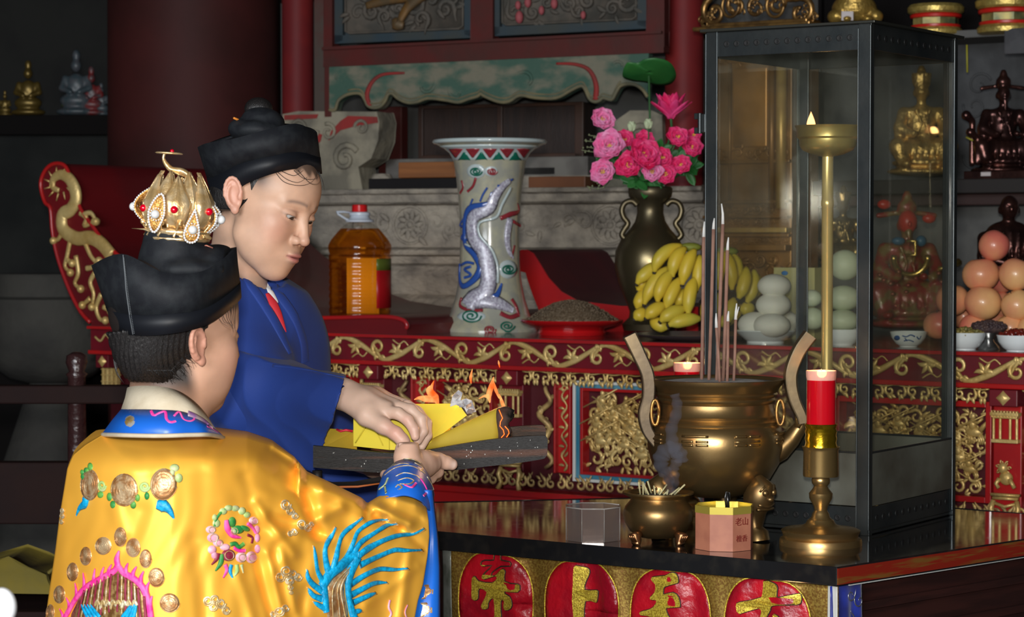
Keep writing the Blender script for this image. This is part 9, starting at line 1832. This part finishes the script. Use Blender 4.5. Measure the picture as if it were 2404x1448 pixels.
# stone urn, silver bound post, rails and yellow cloth at the lower left
c = W(118, 760, 8.15); c.z = 0; m = MB(); prof = [(0.2, 0), (0.22, 0.5)] + [(r * 1.2, W(118, y, 8.15).z) for r, y in ((0.06, 898), (0.12, 885), (0.17, 855), (0.20, 800), (0.205, 740), (0.195, 700), (0.17, 694), (0.168, 650), (0.16, 642), (0.13, 642))]
m.lathe(c, prof, 40); tag(m.build('stone_urn', mat('dark_stone', (0.055, 0.052, 0.045), 0.85, 0, (0.035, 0.033, 0.03), 5, 0.4, 0.6, 0.5, 30, 0.006), auto=40), 'big dark round stone urn behind the railing at the left', 'urn')
rl_ = thing('railing', 'dark wooden railing with a lathe turned post at the lower left', 'railing', Vector((W(100, 900, 5.4).x, 5.4, 0)))
WR = mat('dark_rail_wood', (0.016, 0.006, 0.005), 0.7, 0, (0.012, 0.005, 0.005), 6, spec=0.15); 
m = MB(); pp = Vector((W(180, 900, 5.47).x, 5.47, 0)); m.lathe(pp, [(0.035, 0), (0.035, 0.7), (0.024, 0.72), (0.021, W(0, 890, 5.4).z), (0.026, W(0, 882, 5.4).z), (0.018, W(0, 876, 5.4).z), (0.026, W(0, 855, 5.4).z), (0.024, W(0, 838, 5.4).z), (0.010, W(0, 830, 5.4).z), (0.001, W(0, 829, 5.4).z)], 20); po = m.build('turned_post', mat('lacquered_post', (0.035, 0.014, 0.014), 0.22, 0, coat=0.4, bump=0.8, bscale=60, bdist=0.006), rl_)
for y0, y1 in ((905, 948), (1085, 1230)): m = MB(); a_ = W(-300, y0, 5.45); b_ = W(560, y1, 5.45); m.box(((a_.x + b_.x) / 2, 5.47, (a_.z + b_.z) / 2), (b_.x - a_.x, 0.05, a_.z - b_.z)); m.build('rail', WR, rl_, False, 0.004)
for x in (-250, 540): m = MB(); a_ = W(x, 900, 5.45); m.box((a_.x, 5.47, a_.z / 2), (0.06, 0.049, a_.z)); m.build('upright', WR, rl_, False, 0.003)
m = MB(); a_ = W(-200, 1250, 5.2); tb = thing('kneeling_bench', 'low dark bench with a yellow cloth at the lower left corner', 'bench', (a_.x + 0.4, 5.2, 0)); zc_ = W(50, 1392, 5.2).z
m.box((W(20, 900, 5.2).x, 5.2, zc_ - 0.04), (0.9, 0.4, 0.06)); m.build('seat', WR, tb, False, 0.004)
for s in (-1, 1):
    for t_ in (-1, 1): m = MB(); m.box((W(20, 900, 5.2).x + s * 0.4, 5.2 + t_ * 0.15, (zc_ - 0.07) / 2), (0.05, 0.05, zc_ - 0.07)); m.build('leg', WR, tb, False)
m = MB(); pts = [W(x, y, 5.05) for x, y in ((-60, 1385), (-60, 1330), (20, 1312), (70, 1330), (112, 1345), (118, 1388))]; m.prism(pts, Vector((0, 0.2, 0))); tag(m.build('yellow_cloth', mat('dim_yellow_cloth', (0.16, 0.12, 0.012), 0.8, 0, (0.10, 0.09, 0.03), 5, 0.4, 0.6, 0.4, 20, 0.005), bevel=0.006), 'heaped dull yellow cloth on the low bench at the lower left', 'cloth')
m = MB(); m.ell(W(4, 1425, 1.9), (0.012, 0.012, 0.016), 20, 14); m.tube([W(4, 1440, 1.9), W(4, 1600, 1.9), Vector((W(4, 1600, 1.9).x, 1.9, 0.0))], [0.008, 0.006, 0.006], 10); tag(m.build('white_knob', mat('white_enamel', (0.6, 0.62, 0.66), 0.5)), 'out of focus white knob of a stand in the bottom left corner', 'knob')
